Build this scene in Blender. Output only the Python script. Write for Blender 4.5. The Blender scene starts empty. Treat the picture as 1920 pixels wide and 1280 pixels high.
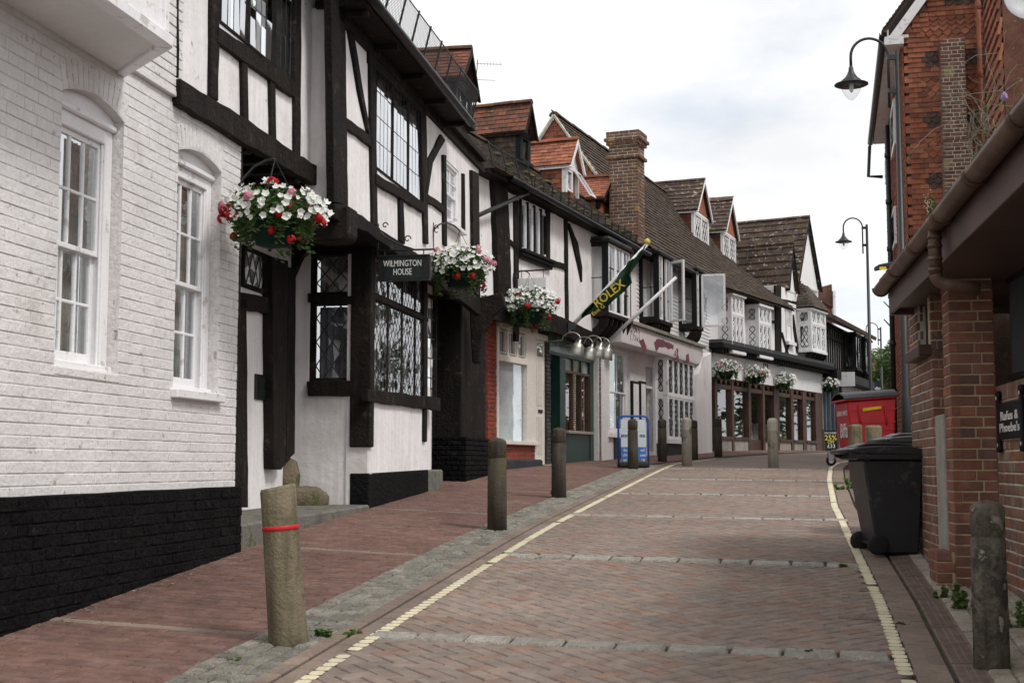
import bpy, math, random
import numpy as np
from mathutils import Vector, Matrix
random.seed(11)
R = random.random
def U(a, b): return a + (b - a) * random.random()
scene = bpy.context.scene
col = scene.collection

# ------------------------------------------------------------------ camera, sky, sun, exposure
EYE, FPX, PITCH = 1.55, 2500.0, math.atan(230 / 2500)
cd = bpy.data.cameras.new('camera'); cam = bpy.data.objects.new('camera', cd); col.objects.link(cam)
cd.sensor_width = 36.0; cd.lens = 36.0 * FPX / 1920.0; cd.clip_start = 0.05; cd.clip_end = 3000
cam.location = (0, 0, EYE); cam.rotation_euler = (math.pi / 2 + PITCH, 0, 0)
scene.camera = cam
SUN_EL, SUN_AZ = math.radians(52), math.radians(128)      # azimuth clockwise from +Y
sv = Vector((math.sin(SUN_AZ) * math.cos(SUN_EL), math.cos(SUN_AZ) * math.cos(SUN_EL), math.sin(SUN_EL)))
sd = bpy.data.lights.new('sun', 'SUN'); sun = bpy.data.objects.new('sun', sd); col.objects.link(sun)
sd.energy = 1.5; sd.angle = math.radians(14); sd.color = (1.0, 0.96, 0.90)
sun.rotation_euler = (-sv).to_track_quat('-Z', 'Y').to_euler(); sun.location = (0, 0, 30)
w = bpy.data.worlds.new('World'); scene.world = w; w.use_nodes = True
nt = w.node_tree; nt.nodes.clear()
def N(t, typ, **kw):
    n = t.nodes.new(typ)
    for k, v in kw.items(): setattr(n, k, v)
    return n
out = N(nt, 'ShaderNodeOutputWorld'); bg = N(nt, 'ShaderNodeBackground'); bg.inputs[1].default_value = 0.1
sky = N(nt, 'ShaderNodeTexSky', sky_type='NISHITA'); sky.sun_disc = False
sky.sun_elevation = SUN_EL; sky.sun_rotation = SUN_AZ
tc = N(nt, 'ShaderNodeTexCoord')
sep = N(nt, 'ShaderNodeSeparateXYZ'); nt.links.new(tc.outputs['Generated'], sep.inputs[0])
def wm(op, a, b=None, t=nt):
    n = N(t, 'ShaderNodeMath', operation=op)
    for i, v in enumerate((a, b)):
        if v is None: continue
        if isinstance(v, (int, float)): n.inputs[i].default_value = v
        else: t.links.new(v, n.inputs[i])
    return n.outputs[0]
zz = wm('ADD', wm('ABSOLUTE', sep.outputs[2]), 0.22)
cmb = N(nt, 'ShaderNodeCombineXYZ')
nt.links.new(wm('DIVIDE', sep.outputs[0], zz), cmb.inputs[0]); nt.links.new(wm('DIVIDE', sep.outputs[1], zz), cmb.inputs[1])
mp = N(nt, 'ShaderNodeMapping'); nt.links.new(cmb.outputs[0], mp.inputs[0]); mp.inputs['Location'].default_value = (3.3, 1.2, 0)
n1 = N(nt, 'ShaderNodeTexNoise'); n1.inputs['Scale'].default_value = 1.15; n1.inputs['Detail'].default_value = 7; n1.inputs['Roughness'].default_value = .55
n2 = N(nt, 'ShaderNodeTexNoise'); n2.inputs['Scale'].default_value = 1.7; n2.inputs['Detail'].default_value = 5
for n in (n1, n2): nt.links.new(mp.outputs[0], n.inputs[0])
r1 = N(nt, 'ShaderNodeValToRGB'); r1.color_ramp.elements[0].position = .34; r1.color_ramp.elements[1].position = .47
r1.color_ramp.elements[0].color = (.62, .62, .62, 1)
nt.links.new(n1.outputs[0], r1.inputs[0])
r2 = N(nt, 'ShaderNodeValToRGB'); r2.color_ramp.elements[0].position = .33; r2.color_ramp.elements[1].position = .6
r2.color_ramp.elements[0].color = (6.35, 6.4, 6.5, 1); r2.color_ramp.elements[1].color = (7.7, 7.7, 7.75, 1)
nt.links.new(n2.outputs[0], r2.inputs[0])
mx = N(nt, 'ShaderNodeMix', data_type='RGBA'); nt.links.new(r1.outputs[0], mx.inputs[0])
nt.links.new(sky.outputs[0], mx.inputs[6]); nt.links.new(r2.outputs[0], mx.inputs[7])
nt.links.new(mx.outputs[2], bg.inputs[0]); nt.links.new(bg.outputs[0], out.inputs[0])
scene.view_settings.view_transform = 'Standard'; scene.view_settings.look = 'None'
scene.view_settings.exposure = 0.57; scene.view_settings.gamma = 1.0; scene.view_settings.use_curve_mapping = False
scene.render.engine = 'CYCLES'; scene.cycles.use_denoising = True
scene.cycles.max_bounces = 6; scene.cycles.transparent_max_bounces = 12

# ------------------------------------------------------------------ geometry of the place
PROF = [(-8, -2.1), (0, -1.57), (7.4, -1.04), (13, -.64), (17.2, -.43), (24.2, -.10), (28, .04), (32, .18), (36, .29), (42, .40), (60, .55), (120, .9), (400, 1.2)]
PX = [a for a, b in PROF]; PZ = [b + EYE for a, b in PROF]
def prof(Y): return float(sum(np.interp(Y + d, PX, PZ) for d in (-1.2, -.6, 0, .6, 1.2)) / 5)
LY = [-8, 27, 32, 40, 60, 120]; LX = [-2.5 - .215 * 8, 3.3, 5.4, 9.4, 20, 52]
RY = [-8, 6.78, 9.04, 12.78, 15.82, 21.04, 25, 27.5, 29, 30.5, 60, 120]; RX = [-1.2, 1.98, 2.46, 3.19, 3.8, 4.98, 5.95, 6.7, 7.35, 8.6, 21, 56]
def Xl(Y): return float(np.interp(Y, LY, LX))
def Xr(Y): return float(np.interp(Y, RY, RX))
def G(x, y):
    l = Xl(y) - .45 - x; r = x - Xr(y) - .3
    return prof(y) + (min(max(l, 0), 3.5)) * .028 + min(max(r, 0), 1.3) * .085
def gnormal(x, y):
    return Vector((G(x - .1, y) - G(x + .1, y), G(x, y - .3) * (1 / 3) - G(x, y + .3) * (1 / 3), .2)).normalized()
CP, SP = math.cos(PITCH), math.sin(PITCH)
def ray(px, py):
    x = (px - 960) / FPX; y = (640 - py) / FPX
    return Vector((x, CP - y * SP, SP + y * CP))
O = Vector((0, 0, EYE))
def atY(px, py, Y): d = ray(px, py); return O + d * (Y / d.y)
def hit(px, py, p, n): d = ray(px, py); return O + d * ((p - O).dot(n) / d.dot(n))
def gnd(px, py):
    d = ray(px, py); Y = 3.0
    while Y < 90:
        q = O + d * (Y / d.y)
        if q.z <= G(q.x, Y): return q
        Y += .02
    return q
def proj(p):
    v = Vector(p) - O; f = v.y * CP + v.z * SP; u = -v.y * SP + v.z * CP
    return 960 + FPX * v.x / f, 640 - FPX * u / f, f
class Fac:                       # a facade: u along the wall, z up, w outwards to the street
    def __init__(s, x, y, slope, side):
        s.o = Vector((x, y, 0)); s.u = Vector((slope, 1, 0)).normalized(); s.side = side
        s.n = Vector((s.u.y, -s.u.x, 0)) * (1 if side == 'L' else -1)
    def p(s, u, z, w=0): return s.o + s.u * u + s.n * w + Vector((0, 0, z))
    def h(s, px, py, w=0):
        q = hit(px, py, s.o + s.n * w, s.n); return ((q - s.o).dot(s.u), q.z)
    def hw(s, px, py, u):        # on the plane across the wall at u: (w, z)
        q = hit(px, py, s.o + s.u * u, s.u); return ((q - s.o).dot(s.n), q.z)
    def g(s, u, w=0): q = s.p(u, 0, w); return G(q.x, q.y)
    def cross(s, u):             # a wall that runs back from this one at u and faces the camera
        f = Fac.__new__(Fac); f.o = s.p(u, 0, 0); f.u = s.n.copy() if s.side == 'L' else -s.n; f.n = -s.u.copy(); f.side = s.side; return f
F1 = Fac(-2.95, 7.7, .184, 'L'); F3 = Fac(-.55, 22, .40, 'L'); F5 = Fac(5.4, 36.9, .575, 'L'); F6 = Fac(10.95, 46.6, .45, 'L')
FR = Fac(3.31, 10.5, .168, 'R'); FT = Fac(7.67, 25.5, .239, 'R')

# ------------------------------------------------------------------ mesh building
class MB:
    def __init__(s): s.v = []; s.f = []
    def add(s, vs, fs):
        o = len(s.v); s.v += [tuple(v) for v in vs]; s.f += [tuple(i + o for i in f) for f in fs]; return s
    def hexa(s, a, b):           # two loops of the same length, joined and capped
        n = len(a); s.add(list(a) + list(b), [tuple(range(n - 1, -1, -1)), tuple(range(n, 2 * n))] + [(i, (i + 1) % n, n + (i + 1) % n, n + i) for i in range(n)]); return s
    def box(s, F, u0, u1, z0, z1, w0, w1):
        return s.hexa([F.p(u0, z0, w0), F.p(u1, z0, w0), F.p(u1, z1, w0), F.p(u0, z1, w0)], [F.p(u0, z0, w1), F.p(u1, z0, w1), F.p(u1, z1, w1), F.p(u0, z1, w1)])
    def prism(s, F, poly, w0, w1):
        return s.hexa([F.p(u, z, w0) for u, z in poly], [F.p(u, z, w1) for u, z in poly])
    def slab(s, quad, t):        # a quad given by its corners, thickened downwards along its normal
        q = [Vector(c) for c in quad]; n = (q[1] - q[0]).cross(q[3] - q[0]).normalized() * t
        return s.hexa([c - n for c in q], q)
    def wbox(s, c, sx, sy, sz, rz=0, tilt=None):
        m = Matrix.Translation(Vector(c)) @ Matrix.Rotation(rz, 4, 'Z')
        if tilt is not None: m = m @ tilt
        P = lambda x, y, z: m @ Vector((x * sx / 2, y * sy / 2, z * sz / 2))
        return s.hexa([P(-1, -1, -1), P(1, -1, -1), P(1, 1, -1), P(-1, 1, -1)], [P(-1, -1, 1), P(1, -1, 1), P(1, 1, 1), P(-1, 1, 1)])
    def tube(s, pts, r, n=8, cap=True):
        pts = [Vector(p) for p in pts]; k = len(pts); rr = r if isinstance(r, (list, tuple)) else [r] * k
        ref = None; vs = []; fs = []
        for i, p in enumerate(pts):
            t = (pts[min(i + 1, k - 1)] - pts[max(i - 1, 0)]).normalized()
            if ref is None: ref = t.orthogonal().normalized()
            ref = (ref - t * ref.dot(t)); ref = ref.normalized() if ref.length > 1e-5 else t.orthogonal().normalized()
            b = t.cross(ref)
            vs += [p + (ref * math.cos(2 * math.pi * j / n) + b * math.sin(2 * math.pi * j / n)) * rr[i] for j in range(n)]
        for i in range(k - 1):
            for j in range(n): fs.append((i * n + j, i * n + (j + 1) % n, (i + 1) * n + (j + 1) % n, (i + 1) * n + j))
        if cap: fs += [tuple(range(n - 1, -1, -1)), tuple(range((k - 1) * n, k * n))]
        return s.add(vs, fs)
    def lathe(s, c, prof_, n=16, m=None):   # profile of (r, z)
        c = Vector(c); vs = []; fs = []
        for r, z in prof_:
            for j in range(n):
                q = Vector((r * math.cos(2 * math.pi * j / n), r * math.sin(2 * math.pi * j / n), z))
                vs.append(c + (m @ q if m else q))
        k = len(prof_)
        for i in range(k - 1):
            for j in range(n): fs.append((i * n + j, i * n + (j + 1) % n, (i + 1) * n + (j + 1) % n, (i + 1) * n + j))
        fs += [tuple(range(n - 1, -1, -1)), tuple(range((k - 1) * n, k * n))]
        return s.add(vs, fs)
    def build(s, name, mat, parent=None, smooth=False, bevel=0):
        me = bpy.data.meshes.new(name); me.from_pydata(s.v, [], s.f); me.materials.append(mat)
        if smooth: me.shade_smooth()
        return link(name, me, parent, bevel=bevel)
INV = {}
def link(name, data, parent=None, mw=None, bevel=0):
    o = bpy.data.objects.new(name, data); col.objects.link(o)
    if parent is not None:
        o.parent = parent; o.matrix_parent_inverse = INV.get(parent.name, Matrix.Identity(4))
    if mw is not None: o.matrix_basis = mw; INV[o.name] = mw.inverted()
    if bevel:
        b = o.modifiers.new('bevel', 'BEVEL'); b.width = bevel; b.segments = 1; b.limit_method = 'ANGLE'; b.angle_limit = .7
        b.affect = 'EDGES'
    return o
def tag(o, label, cat, group=None, kind=None):
    o['label'] = label; o['category'] = cat
    if group: o['group'] = group
    if kind: o['kind'] = kind
    return o
def thing(name, label, cat, loc, group=None):
    o = bpy.data.objects.new(name, None); col.objects.link(o); o.empty_display_size = .2
    o.location = loc; INV[o.name] = Matrix.Translation(-Vector(loc))
    return tag(o, label, cat, group)
def copy_tree(o, parent=None):
    c = o.copy(); col.objects.link(c); inv = o.matrix_parent_inverse.copy(); c.parent = parent; c.matrix_parent_inverse = inv
    for ch in o.children: copy_tree(ch, c)
    return c
def chamfer(lx, ly, lz, b, bot=False):
    """box centred on the origin whose +Y face (the one that shows) has chamfered edges"""
    x, y, z = lx / 2, ly / 2, lz / 2; m = MB()
    a = [(-x, -y, -z), (x, -y, -z), (x, -y, z), (-x, -y, z)]; c = [(-x, y - b, -z), (x, y - b, -z), (x, y - b, z), (-x, y - b, z)]
    d = [(-x + b, y, -z + b), (x - b, y, -z + b), (x - b, y, z - b), (-x + b, y, z - b)]
    vs = a + c + d; fs = []
    for k in (0, 4):
        for i in range(4): fs.append((k + (i + 1) % 4, k + i, k + 4 + i, k + 4 + (i + 1) % 4))
    fs.append((11, 10, 9, 8)); return vs, fs
def pieces(name, parent, items, base, mat, limit=300, rest='stuff'):
    """items: matrices that place BASE (verts, faces); the LIMIT that show largest are objects, the rest one mesh"""
    if not items: return
    def key(m):
        p = m.translation; X, Y, d = proj(p)
        if d < .5: return 1e9
        off = 0 if -60 < X < 1980 and -60 < Y < 1340 else 1e5
        return d + off
    items = sorted(items, key=key)
    me = bpy.data.meshes.new(name); me.from_pydata([tuple(v) for v in base[0]], [], base[1]); me.materials.append(mat)
    inv = INV.get(parent.name, Matrix.Identity(4)) if parent is not None else Matrix.Identity(4)
    for m in items[:limit]:
        o = bpy.data.objects.new(name, me); col.objects.link(o)
        if parent is not None: o.parent = parent; o.matrix_parent_inverse = inv
        o.matrix_basis = m
    rest_items = items[limit:]
    if rest_items:
        bv = np.array([tuple(v) + (1.0,) for v in base[0]]); nv = len(bv)
        V = np.concatenate([(np.array(m) @ bv.T).T[:, :3] for m in rest_items])
        Fs = [tuple(i + k * nv for i in f) for k in range(len(rest_items)) for f in base[1]]
        m2 = bpy.data.meshes.new(name + '_mass'); m2.from_pydata(V.tolist(), [], Fs); m2.materials.append(mat)
        o = link(name + '_mass', m2, parent); o['kind'] = 'stuff'
def fmat(F, u, z, w, su=1, sw=1, sz=1, jig=0, roll=0):
    m = Matrix.Identity(4); a, b, c = F.u, F.n, Vector((0, 0, 1))
    if roll: ca, sa = math.cos(roll), math.sin(roll); a, c = a * ca + c * sa, c * ca - a * sa
    if jig:
        e = Matrix.Rotation(U(-jig, jig), 3, 'Z') @ Matrix.Rotation(U(-jig, jig), 3, F.u)
        a, b, c = e @ a, e @ b, e @ c
    t = F.p(u, z, w)
    for i in range(3): m[i][0] = a[i] * su; m[i][1] = b[i] * sw; m[i][2] = c[i] * sz; m[i][3] = t[i]
    return m
def brick_items(F, u0, u1, z0, z1, bl=.215, bh=.065, j=.01, depth=.05, holes=(), wf=0, bond='stretcher', top=None, dw=.003, jv=None):
    jv = j if jv is None else jv
    """bricks in courses over a rectangle of F with rectangular holes (u0,u1,z0,z1); front faces at w=wf"""
    it = []; ch = bh + j; n = int(math.ceil((z1 - z0) / ch - 1e-6))
    for r in range(n):
        za = z0 + r * ch; zb = min(za + bh, z1)
        if zb - za < .02: continue
        hd = bond == 'english' and r % 2; pat = []
        u = u0 - (bl + j) * (.5 if (r % 2 and bond == 'stretcher') else 0) - (U(0, .03))
        if bond == 'flemish': u -= (bl * .75) * (r % 2)
        k = 0
        while u < u1:
            L = (bl - j) / 2 if (hd or (bond == 'flemish' and k % 2)) else bl
            pat.append((u, u + L)); u += L + jv; k += 1
        spans = [(u0, u1)]
        for a, b, c, d in holes:
            if zb > c + .01 and za < d - .01:
                ns = []
                for s0, s1 in spans:
                    if b <= s0 or a >= s1: ns.append((s0, s1)); continue
                    if a > s0: ns.append((s0, a))
                    if b < s1: ns.append((b, s1))
                spans = ns
        for a, b in pat:
            for s0, s1 in spans:
                x0, x1 = max(a, s0), min(b, s1)
                if x1 - x0 < .025: continue
                um = (x0 + x1) / 2
                if top and (za + zb) / 2 > top(um): continue
                it.append(fmat(F, um, (za + zb) / 2, wf - depth / 2 + U(-dw, dw), (x1 - x0) / bl, 1, (zb - za) / bh, .006))
    return it
def wall_holes(m, F, u0, u1, z0, z1, holes, w1, w0):
    """a wall from w0 (back) to w1 (front) with rectangular openings, as one closed shell"""
    us = sorted({u0, u1} | {x for h in holes for x in h[:2] if u0 < x < u1}); zs = sorted({z0, z1} | {x for h in holes for x in h[2:] if z0 < x < z1})
    def solid(i, k):
        if i < 0 or k < 0 or i >= len(us) - 1 or k >= len(zs) - 1: return False
        uc, zc = (us[i] + us[i + 1]) / 2, (zs[k] + zs[k + 1]) / 2
        return not any(a < uc < b and c < zc < d for a, b, c, d in holes)
    for i in range(len(us) - 1):
        for k in range(len(zs) - 1):
            if not solid(i, k): continue
            a, b, c, d = us[i], us[i + 1], zs[k], zs[k + 1]
            m.add([F.p(a, c, w1), F.p(b, c, w1), F.p(b, d, w1), F.p(a, d, w1)], [(0, 1, 2, 3)])
            m.add([F.p(a, c, w0), F.p(b, c, w0), F.p(b, d, w0), F.p(a, d, w0)], [(3, 2, 1, 0)])
            for di, dk, e in ((-1, 0, ((a, c), (a, d))), (1, 0, ((b, d), (b, c))), (0, -1, ((b, c), (a, c))), (0, 1, ((a, d), (b, d)))):
                if not solid(i + di, k + dk):
                    (p0, q0), (p1, q1) = e; m.add([F.p(p0, q0, w0), F.p(p1, q1, w0), F.p(p1, q1, w1), F.p(p0, q0, w1)], [(0, 1, 2, 3)])
    return m
def pxpoly(F, pts, w=0): return [F.h(x, y, w) for x, y in pts]
def wavy(poly, jit=.006, step=.18):
    out_ = []
    for i, (a, b) in enumerate(poly):
        c, d = poly[(i + 1) % len(poly)]; L = math.hypot(c - a, d - b); k = max(1, int(L / step))
        for j in range(k):
            t = j / k; out_.append((a + (c - a) * t + (U(-jit, jit) if L > .3 else 0), b + (d - b) * t + (U(-jit, jit) if L > .3 else 0)))
    return out_
def timber(F, pts, parent, mat, w0=-.02, w1=.03, name='timber', jit=.009):
    return MB().prism(F, wavy(pxpoly(F, pts, w1), jit), w0, w1).build(name, mat, parent, bevel=.006)

# ------------------------------------------------------------------ materials
def mat(name, cols, rough=.8, nscale=3.0, namt=.25, bump=.25, bscale=45., spec=.3, metal=0, lichen=None, streak=0, fine=.12, bdist=.01, trans=0, wet=0):
    m = bpy.data.materials.new(name); m.use_nodes = True; t = m.node_tree; b = t.nodes['Principled BSDF']; L = t.links.new
    b.inputs['Roughness'].default_value = rough; b.inputs['Specular IOR Level'].default_value = spec; b.inputs['Metallic'].default_value = metal
    geo = N(t, 'ShaderNodeNewGeometry'); oi = N(t, 'ShaderNodeObjectInfo')
    if isinstance(cols[0], (int, float)): cols = [cols]
    rnd = wm('FRACT', wm('ADD', oi.outputs['Random'], geo.outputs['Random Per Island'], t), None, t)
    rp = N(t, 'ShaderNodeValToRGB'); e = rp.color_ramp.elements
    while len(e) < len(cols): e.new(.5)
    for i, c in enumerate(cols): e[i].position = i / max(1, len(cols) - 1); e[i].color = (*c, 1)
    if len(cols) == 1: e[1].color = (*cols[0], 1)
    L(rnd, rp.inputs[0]); c = rp.outputs[0]
    pos = geo.outputs['Position']
    def noise(scale, detail=5, vec=None, rgh=.6):
        n = N(t, 'ShaderNodeTexNoise'); n.inputs['Scale'].default_value = scale; n.inputs['Detail'].default_value = detail; n.inputs['Roughness'].default_value = rgh
        L(vec or pos, n.inputs[0]); k = N(t, 'ShaderNodeMapRange'); k.inputs[1].default_value = .26; k.inputs[2].default_value = .74; L(n.outputs[0], k.inputs[0]); return k.outputs[0]
    def scaled(c, nz, amt):      # c * (1 + amt*(2n-1))
        f = wm('ADD', wm('MULTIPLY', wm('SUBTRACT', nz, .5, t), amt * 2.6, t), 1.0, t)
        k = N(t, 'ShaderNodeVectorMath', operation='SCALE'); L(c, k.inputs[0]); L(wm('MAXIMUM', f, .15, t), k.inputs[3]); return k.outputs[0]
    if namt: c = scaled(c, noise(nscale), namt)
    if fine: c = scaled(c, noise(nscale * 17, 4), fine)
    if streak:
        mpn = N(t, 'ShaderNodeMapping'); mpn.inputs['Scale'].default_value = (14, 14, .8); L(pos, mpn.inputs[0])
        c = scaled(c, noise(1.0, 5, mpn.outputs[0]), streak)
    for spec_ in (lichen or []):
        lc, th, sc = spec_[:3]; soft = spec_[3] if len(spec_) > 3 else .05
        rr = N(t, 'ShaderNodeValToRGB'); rr.color_ramp.elements[0].position = th; rr.color_ramp.elements[1].position = th + soft
        L(noise(sc, 6, None, .65), rr.inputs[0])
        x = N(t, 'ShaderNodeMix', data_type='RGBA'); L(rr.outputs[0], x.inputs[0]); L(c, x.inputs[6]); x.inputs[7].default_value = (*lc, 1); c = x.outputs[2]
    L(c, b.inputs['Base Color'])
    if bump:
        bn = N(t, 'ShaderNodeBump'); bn.inputs['Strength'].default_value = bump; bn.inputs['Distance'].default_value = bdist
        L(noise(bscale, 6), bn.inputs['Height']); L(bn.outputs[0], b.inputs['Normal'])
    if trans:
        b.inputs['Subsurface Weight'].default_value = 0
        tr = N(t, 'ShaderNodeBsdfTranslucent'); L(c, tr.inputs[0]); ms = N(t, 'ShaderNodeMixShader'); ms.inputs[0].default_value = trans
        L(b.outputs[0], ms.inputs[1]); L(tr.outputs[0], ms.inputs[2]); L(ms.outputs[0], t.nodes['Material Output'].inputs[0])
    return m
def glass(name, tint=(.75, .78, .78), ior=1.55, rough=.015, base=.06, wob=0.0):
    m = bpy.data.materials.new(name); m.use_nodes = True; t = m.node_tree; t.nodes.clear(); L = t.links.new
    o = N(t, 'ShaderNodeOutputMaterial'); tr = N(t, 'ShaderNodeBsdfTransparent'); tr.inputs[0].default_value = (*tint, 1)
    g = N(t, 'ShaderNodeBsdfGlossy'); g.inputs['Roughness'].default_value = rough; g.inputs[0].default_value = (.95, .97, 1, 1)
    fr = N(t, 'ShaderNodeFresnel'); fr.inputs[0].default_value = ior
    gq = N(t, 'ShaderNodeNewGeometry'); front = wm('SUBTRACT', 1.0, gq.outputs['Backfacing'], t)     # only the outer face mirrors
    x = N(t, 'ShaderNodeMixShader'); L(wm('MULTIPLY', front, wm('MINIMUM', wm('ADD', fr.outputs[0], base, t), 1.0, t), t), x.inputs[0]); L(tr.outputs[0], x.inputs[1]); L(g.outputs[0], x.inputs[2])
    if wob:
        geo = N(t, 'ShaderNodeNewGeometry'); nz = N(t, 'ShaderNodeTexNoise'); nz.inputs['Scale'].default_value = 2.6; nz.inputs['Detail'].default_value = 1
        L(geo.outputs['Position'], nz.inputs[0]); bn = N(t, 'ShaderNodeBump'); bn.inputs['Strength'].default_value = wob; bn.inputs['Distance'].default_value = .02
        L(nz.outputs[0], bn.inputs['Height']); L(bn.outputs[0], g.inputs['Normal']); L(bn.outputs[0], fr.inputs['Normal'])
    L(x.outputs[0], o.inputs[0]); return m
M = {}
M['white_brick'] = mat('white_brick', [(.70, .675, .67), (.72, .695, .69), (.745, .72, .715)], .6, 1.1, .07, .4, 26, fine=.05, bdist=.016, lichen=[((.56, .52, .49), .62, 1.7, .4), ((.42, .38, .35), .77, 14, .1)])
M['white_mortar'] = mat('white_mortar', (.66, .63, .625), .8, 2, .10, .5, 30, bdist=.012)
M['black_brick'] = mat('black_brick', [(.0055, .005, .0055), (.007, .0065, .007), (.009, .0085, .009)], .75, 2.0, .3, 1.0, 22, spec=.10, bdist=.03, lichen=[((.032, .030, .029), .76, 9, .2), ((.16, .15, .14), .93, 38, .05)])
M['plaster'] = mat('plaster', (.80, .77, .77), .8, .9, .05, .28, 9, fine=.03, bdist=.02, streak=.09, lichen=[((.63, .59, .56), .60, 1.3, .4), ((.42, .38, .35), .84, 9, .1)])
M['plaster_clean'] = mat('plaster_clean', (.80, .79, .79), .75, 1.2, .04, .25, 10, fine=.03, bdist=.015)
M['timber'] = mat('timber', [(.009, .0075, .007), (.016, .012, .0105), (.012, .0095, .0085)], .7, 2.5, .3, .8, 26, spec=.14, streak=.35, bdist=.012, lichen=[((.055, .037, .027), .68, 6, .2)])
M['black_paint'] = mat('black_paint', [(.008, .008, .009), (.012, .012, .013)], .6, 3, .2, .2, 30, spec=.18)
M['iron'] = mat('iron', (.012, .012, .014), .4, 4, .2, .2, 60, spec=.45)
M['white_paint'] = mat('white_paint', (.80, .79, .80), .35, 2.5, .06, .15, 30, spec=.4, fine=.04, lichen=[((.55, .52, .50), .70, 6, .1)])
M['cream_paint'] = mat('cream_paint', (.66, .61, .55), .4, 2, .06, .1, 30, spec=.4)
M['green_paint'] = mat('green_paint', (.010, .038, .031), .35, 2, .2, .1, 30, spec=.45)
M['brown_wood'] = mat('brown_wood', [(.055, .024, .016), (.072, .032, .021)], .45, 3, .3, .3, 30, streak=.2, spec=.4)
M['brown_gutter'] = mat('brown_gutter', (.115, .065, .045), .5, 3, .35, .2, 40, fine=.15, lichen=[((.16, .12, .09), .6, 5, .2)])
M['brown_fascia'] = mat('brown_fascia', (.10, .062, .055), .45, 2, .2, .1, 30, spec=.35)
M['glass'] = glass('glass', (.90, .92, .92), 1.6, .012, .20, .35)
M['glass_lead'] = glass('glass_lead', (.82, .84, .83), 1.75, .02, .48, .04)
M['glass_bay'] = glass('glass_bay', (.92, .93, .92), 1.6, .02, .16, 0)
M['weed'] = mat('weed', [(.13, .21, .06), (.17, .25, .08), (.10, .17, .05)], .6, 5, .2, 0, trans=.3)
M['shop_glass'] = glass('shop_glass', (.94, .95, .95), 1.6, .008, .16, .03)
M['lead'] = mat('lead', (.035, .035, .038), .5, 5, .2, .2, 60, spec=.4)
M['lead_pale'] = mat('lead_pale', (.55, .55, .55), .5, 5, .2, .2, 60, spec=.4)
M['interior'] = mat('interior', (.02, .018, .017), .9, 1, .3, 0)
M['net'] = mat('net', (.30, .30, .34), .9, 3, .1, .3, 120)
M['curtain'] = mat('curtain', [(.52, .50, .47), (.42, .40, .37)], .9, 3, .3, .3, 40, streak=.3)
BR = [(.21, .092, .066), (.28, .118, .080), (.165, .092, .073), (.24, .102, .068), (.125, .084, .075), (.32, .140, .092), (.20, .105, .080), (.26, .088, .066)]
M['brick'] = mat('brick', BR, .85, 7, .25, .55, 60, fine=.18, bdist=.008)
M['brick_old'] = mat('brick_old', [(.22, .13, .095), (.27, .15, .105), (.18, .12, .095), (.29, .12, .075), (.16, .13, .115), (.32, .21, .16)], .9, 8, .25, .7, 55, fine=.2, bdist=.01, lichen=[((.38, .34, .28), .72, 9, .2)])
M['brick_chimney'] = mat('brick_chimney', [(.14, .075, .05), (.19, .10, .065), (.11, .075, .06), (.21, .11, .07)], .9, 8, .3, .6, 50, fine=.2, lichen=[((.36, .24, .06), .76, 4.5, .06)])
M['mortar'] = mat('mortar', (.50, .41, .26), .95, 8, .2, .6, 70, bdist=.006)
M['mortar_pale'] = mat('mortar_pale', (.60, .56, .47), .95, 8, .2, .6, 70, bdist=.006)
M['tile_red'] = mat('tile_red', [(.27, .095, .056), (.33, .125, .072), (.22, .085, .056), (.37, .15, .085), (.25, .09, .056), (.16, .075, .058), (.30, .108, .062)], .85, 6, .2, .4, 50, fine=.14, spec=.2)
M['tile_dark'] = mat('tile_dark', [(.075, .05, .042), (.10, .065, .05), (.06, .045, .04)], .85, 6, .25, .4, 50)
M['tile_brown'] = mat('tile_brown', [(.066, .052, .044), (.088, .064, .052), (.056, .047, .042), (.105, .070, .053), (.076, .060, .050), (.098, .085, .072)], .92, 3, .25, .6, 40, fine=.25, spec=.15, lichen=[((.17, .155, .115), .66, 8, .18), ((.105, .095, .032), .70, 2.0, .2)])
M['tile_mixed'] = mat('tile_mixed', [(.11, .055, .04), (.15, .065, .045), (.09, .055, .043), (.20, .08, .05), (.13, .06, .042)], .9, 3, .28, .5, 40, fine=.18, spec=.15, lichen=[((.24, .20, .12), .74, 9, .12)])
M['stone_slate'] = mat('stone_slate', [(.075, .055, .045), (.095, .068, .055), (.065, .052, .046), (.11, .075, .055)], .92, 3, .3, .7, 35, fine=.2, spec=.15, lichen=[((.34, .32, .28), .68, 7, .1), ((.14, .11, .035), .72, 2.4, .15)])
M['moss'] = mat('moss', [(.10, .10, .035), (.15, .12, .045), (.07, .075, .03)], .95, 9, .3, .8, 40)
M['paver'] = mat('paver', [(.228, .178, .149), (.254, .199, .166), (.208, .171, .149), (.243, .181, .148), (.218, .178, .155), (.246, .154, .120), (.232, .185, .156), (.200, .168, .151)], .85, .55, .17, .6, 70, fine=.2, bdist=.005, spec=.2, lichen=[((.145, .125, .11), .72, .9, .4)])
M['paver_red'] = mat('paver_red', [(.155, .094, .078), (.175, .103, .084), (.145, .092, .079), (.165, .092, .074), (.185, .112, .092), (.15, .086, .071), (.172, .106, .09)], .85, .5, .2, .7, 60, fine=.26, bdist=.005, spec=.2, lichen=[((.10, .075, .06), .72, 3, .3)])
M['paver_edge'] = mat('paver_edge', [(.19, .145, .115), (.21, .16, .13), (.17, .132, .11)], .85, 2, .2, .5, 70, fine=.15, bdist=.005)
M['joint'] = mat('joint', (.055, .046, .039), .95, 4, .35, .5, 50, lichen=[((.07, .075, .035), .66, 5, .1)])
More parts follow.
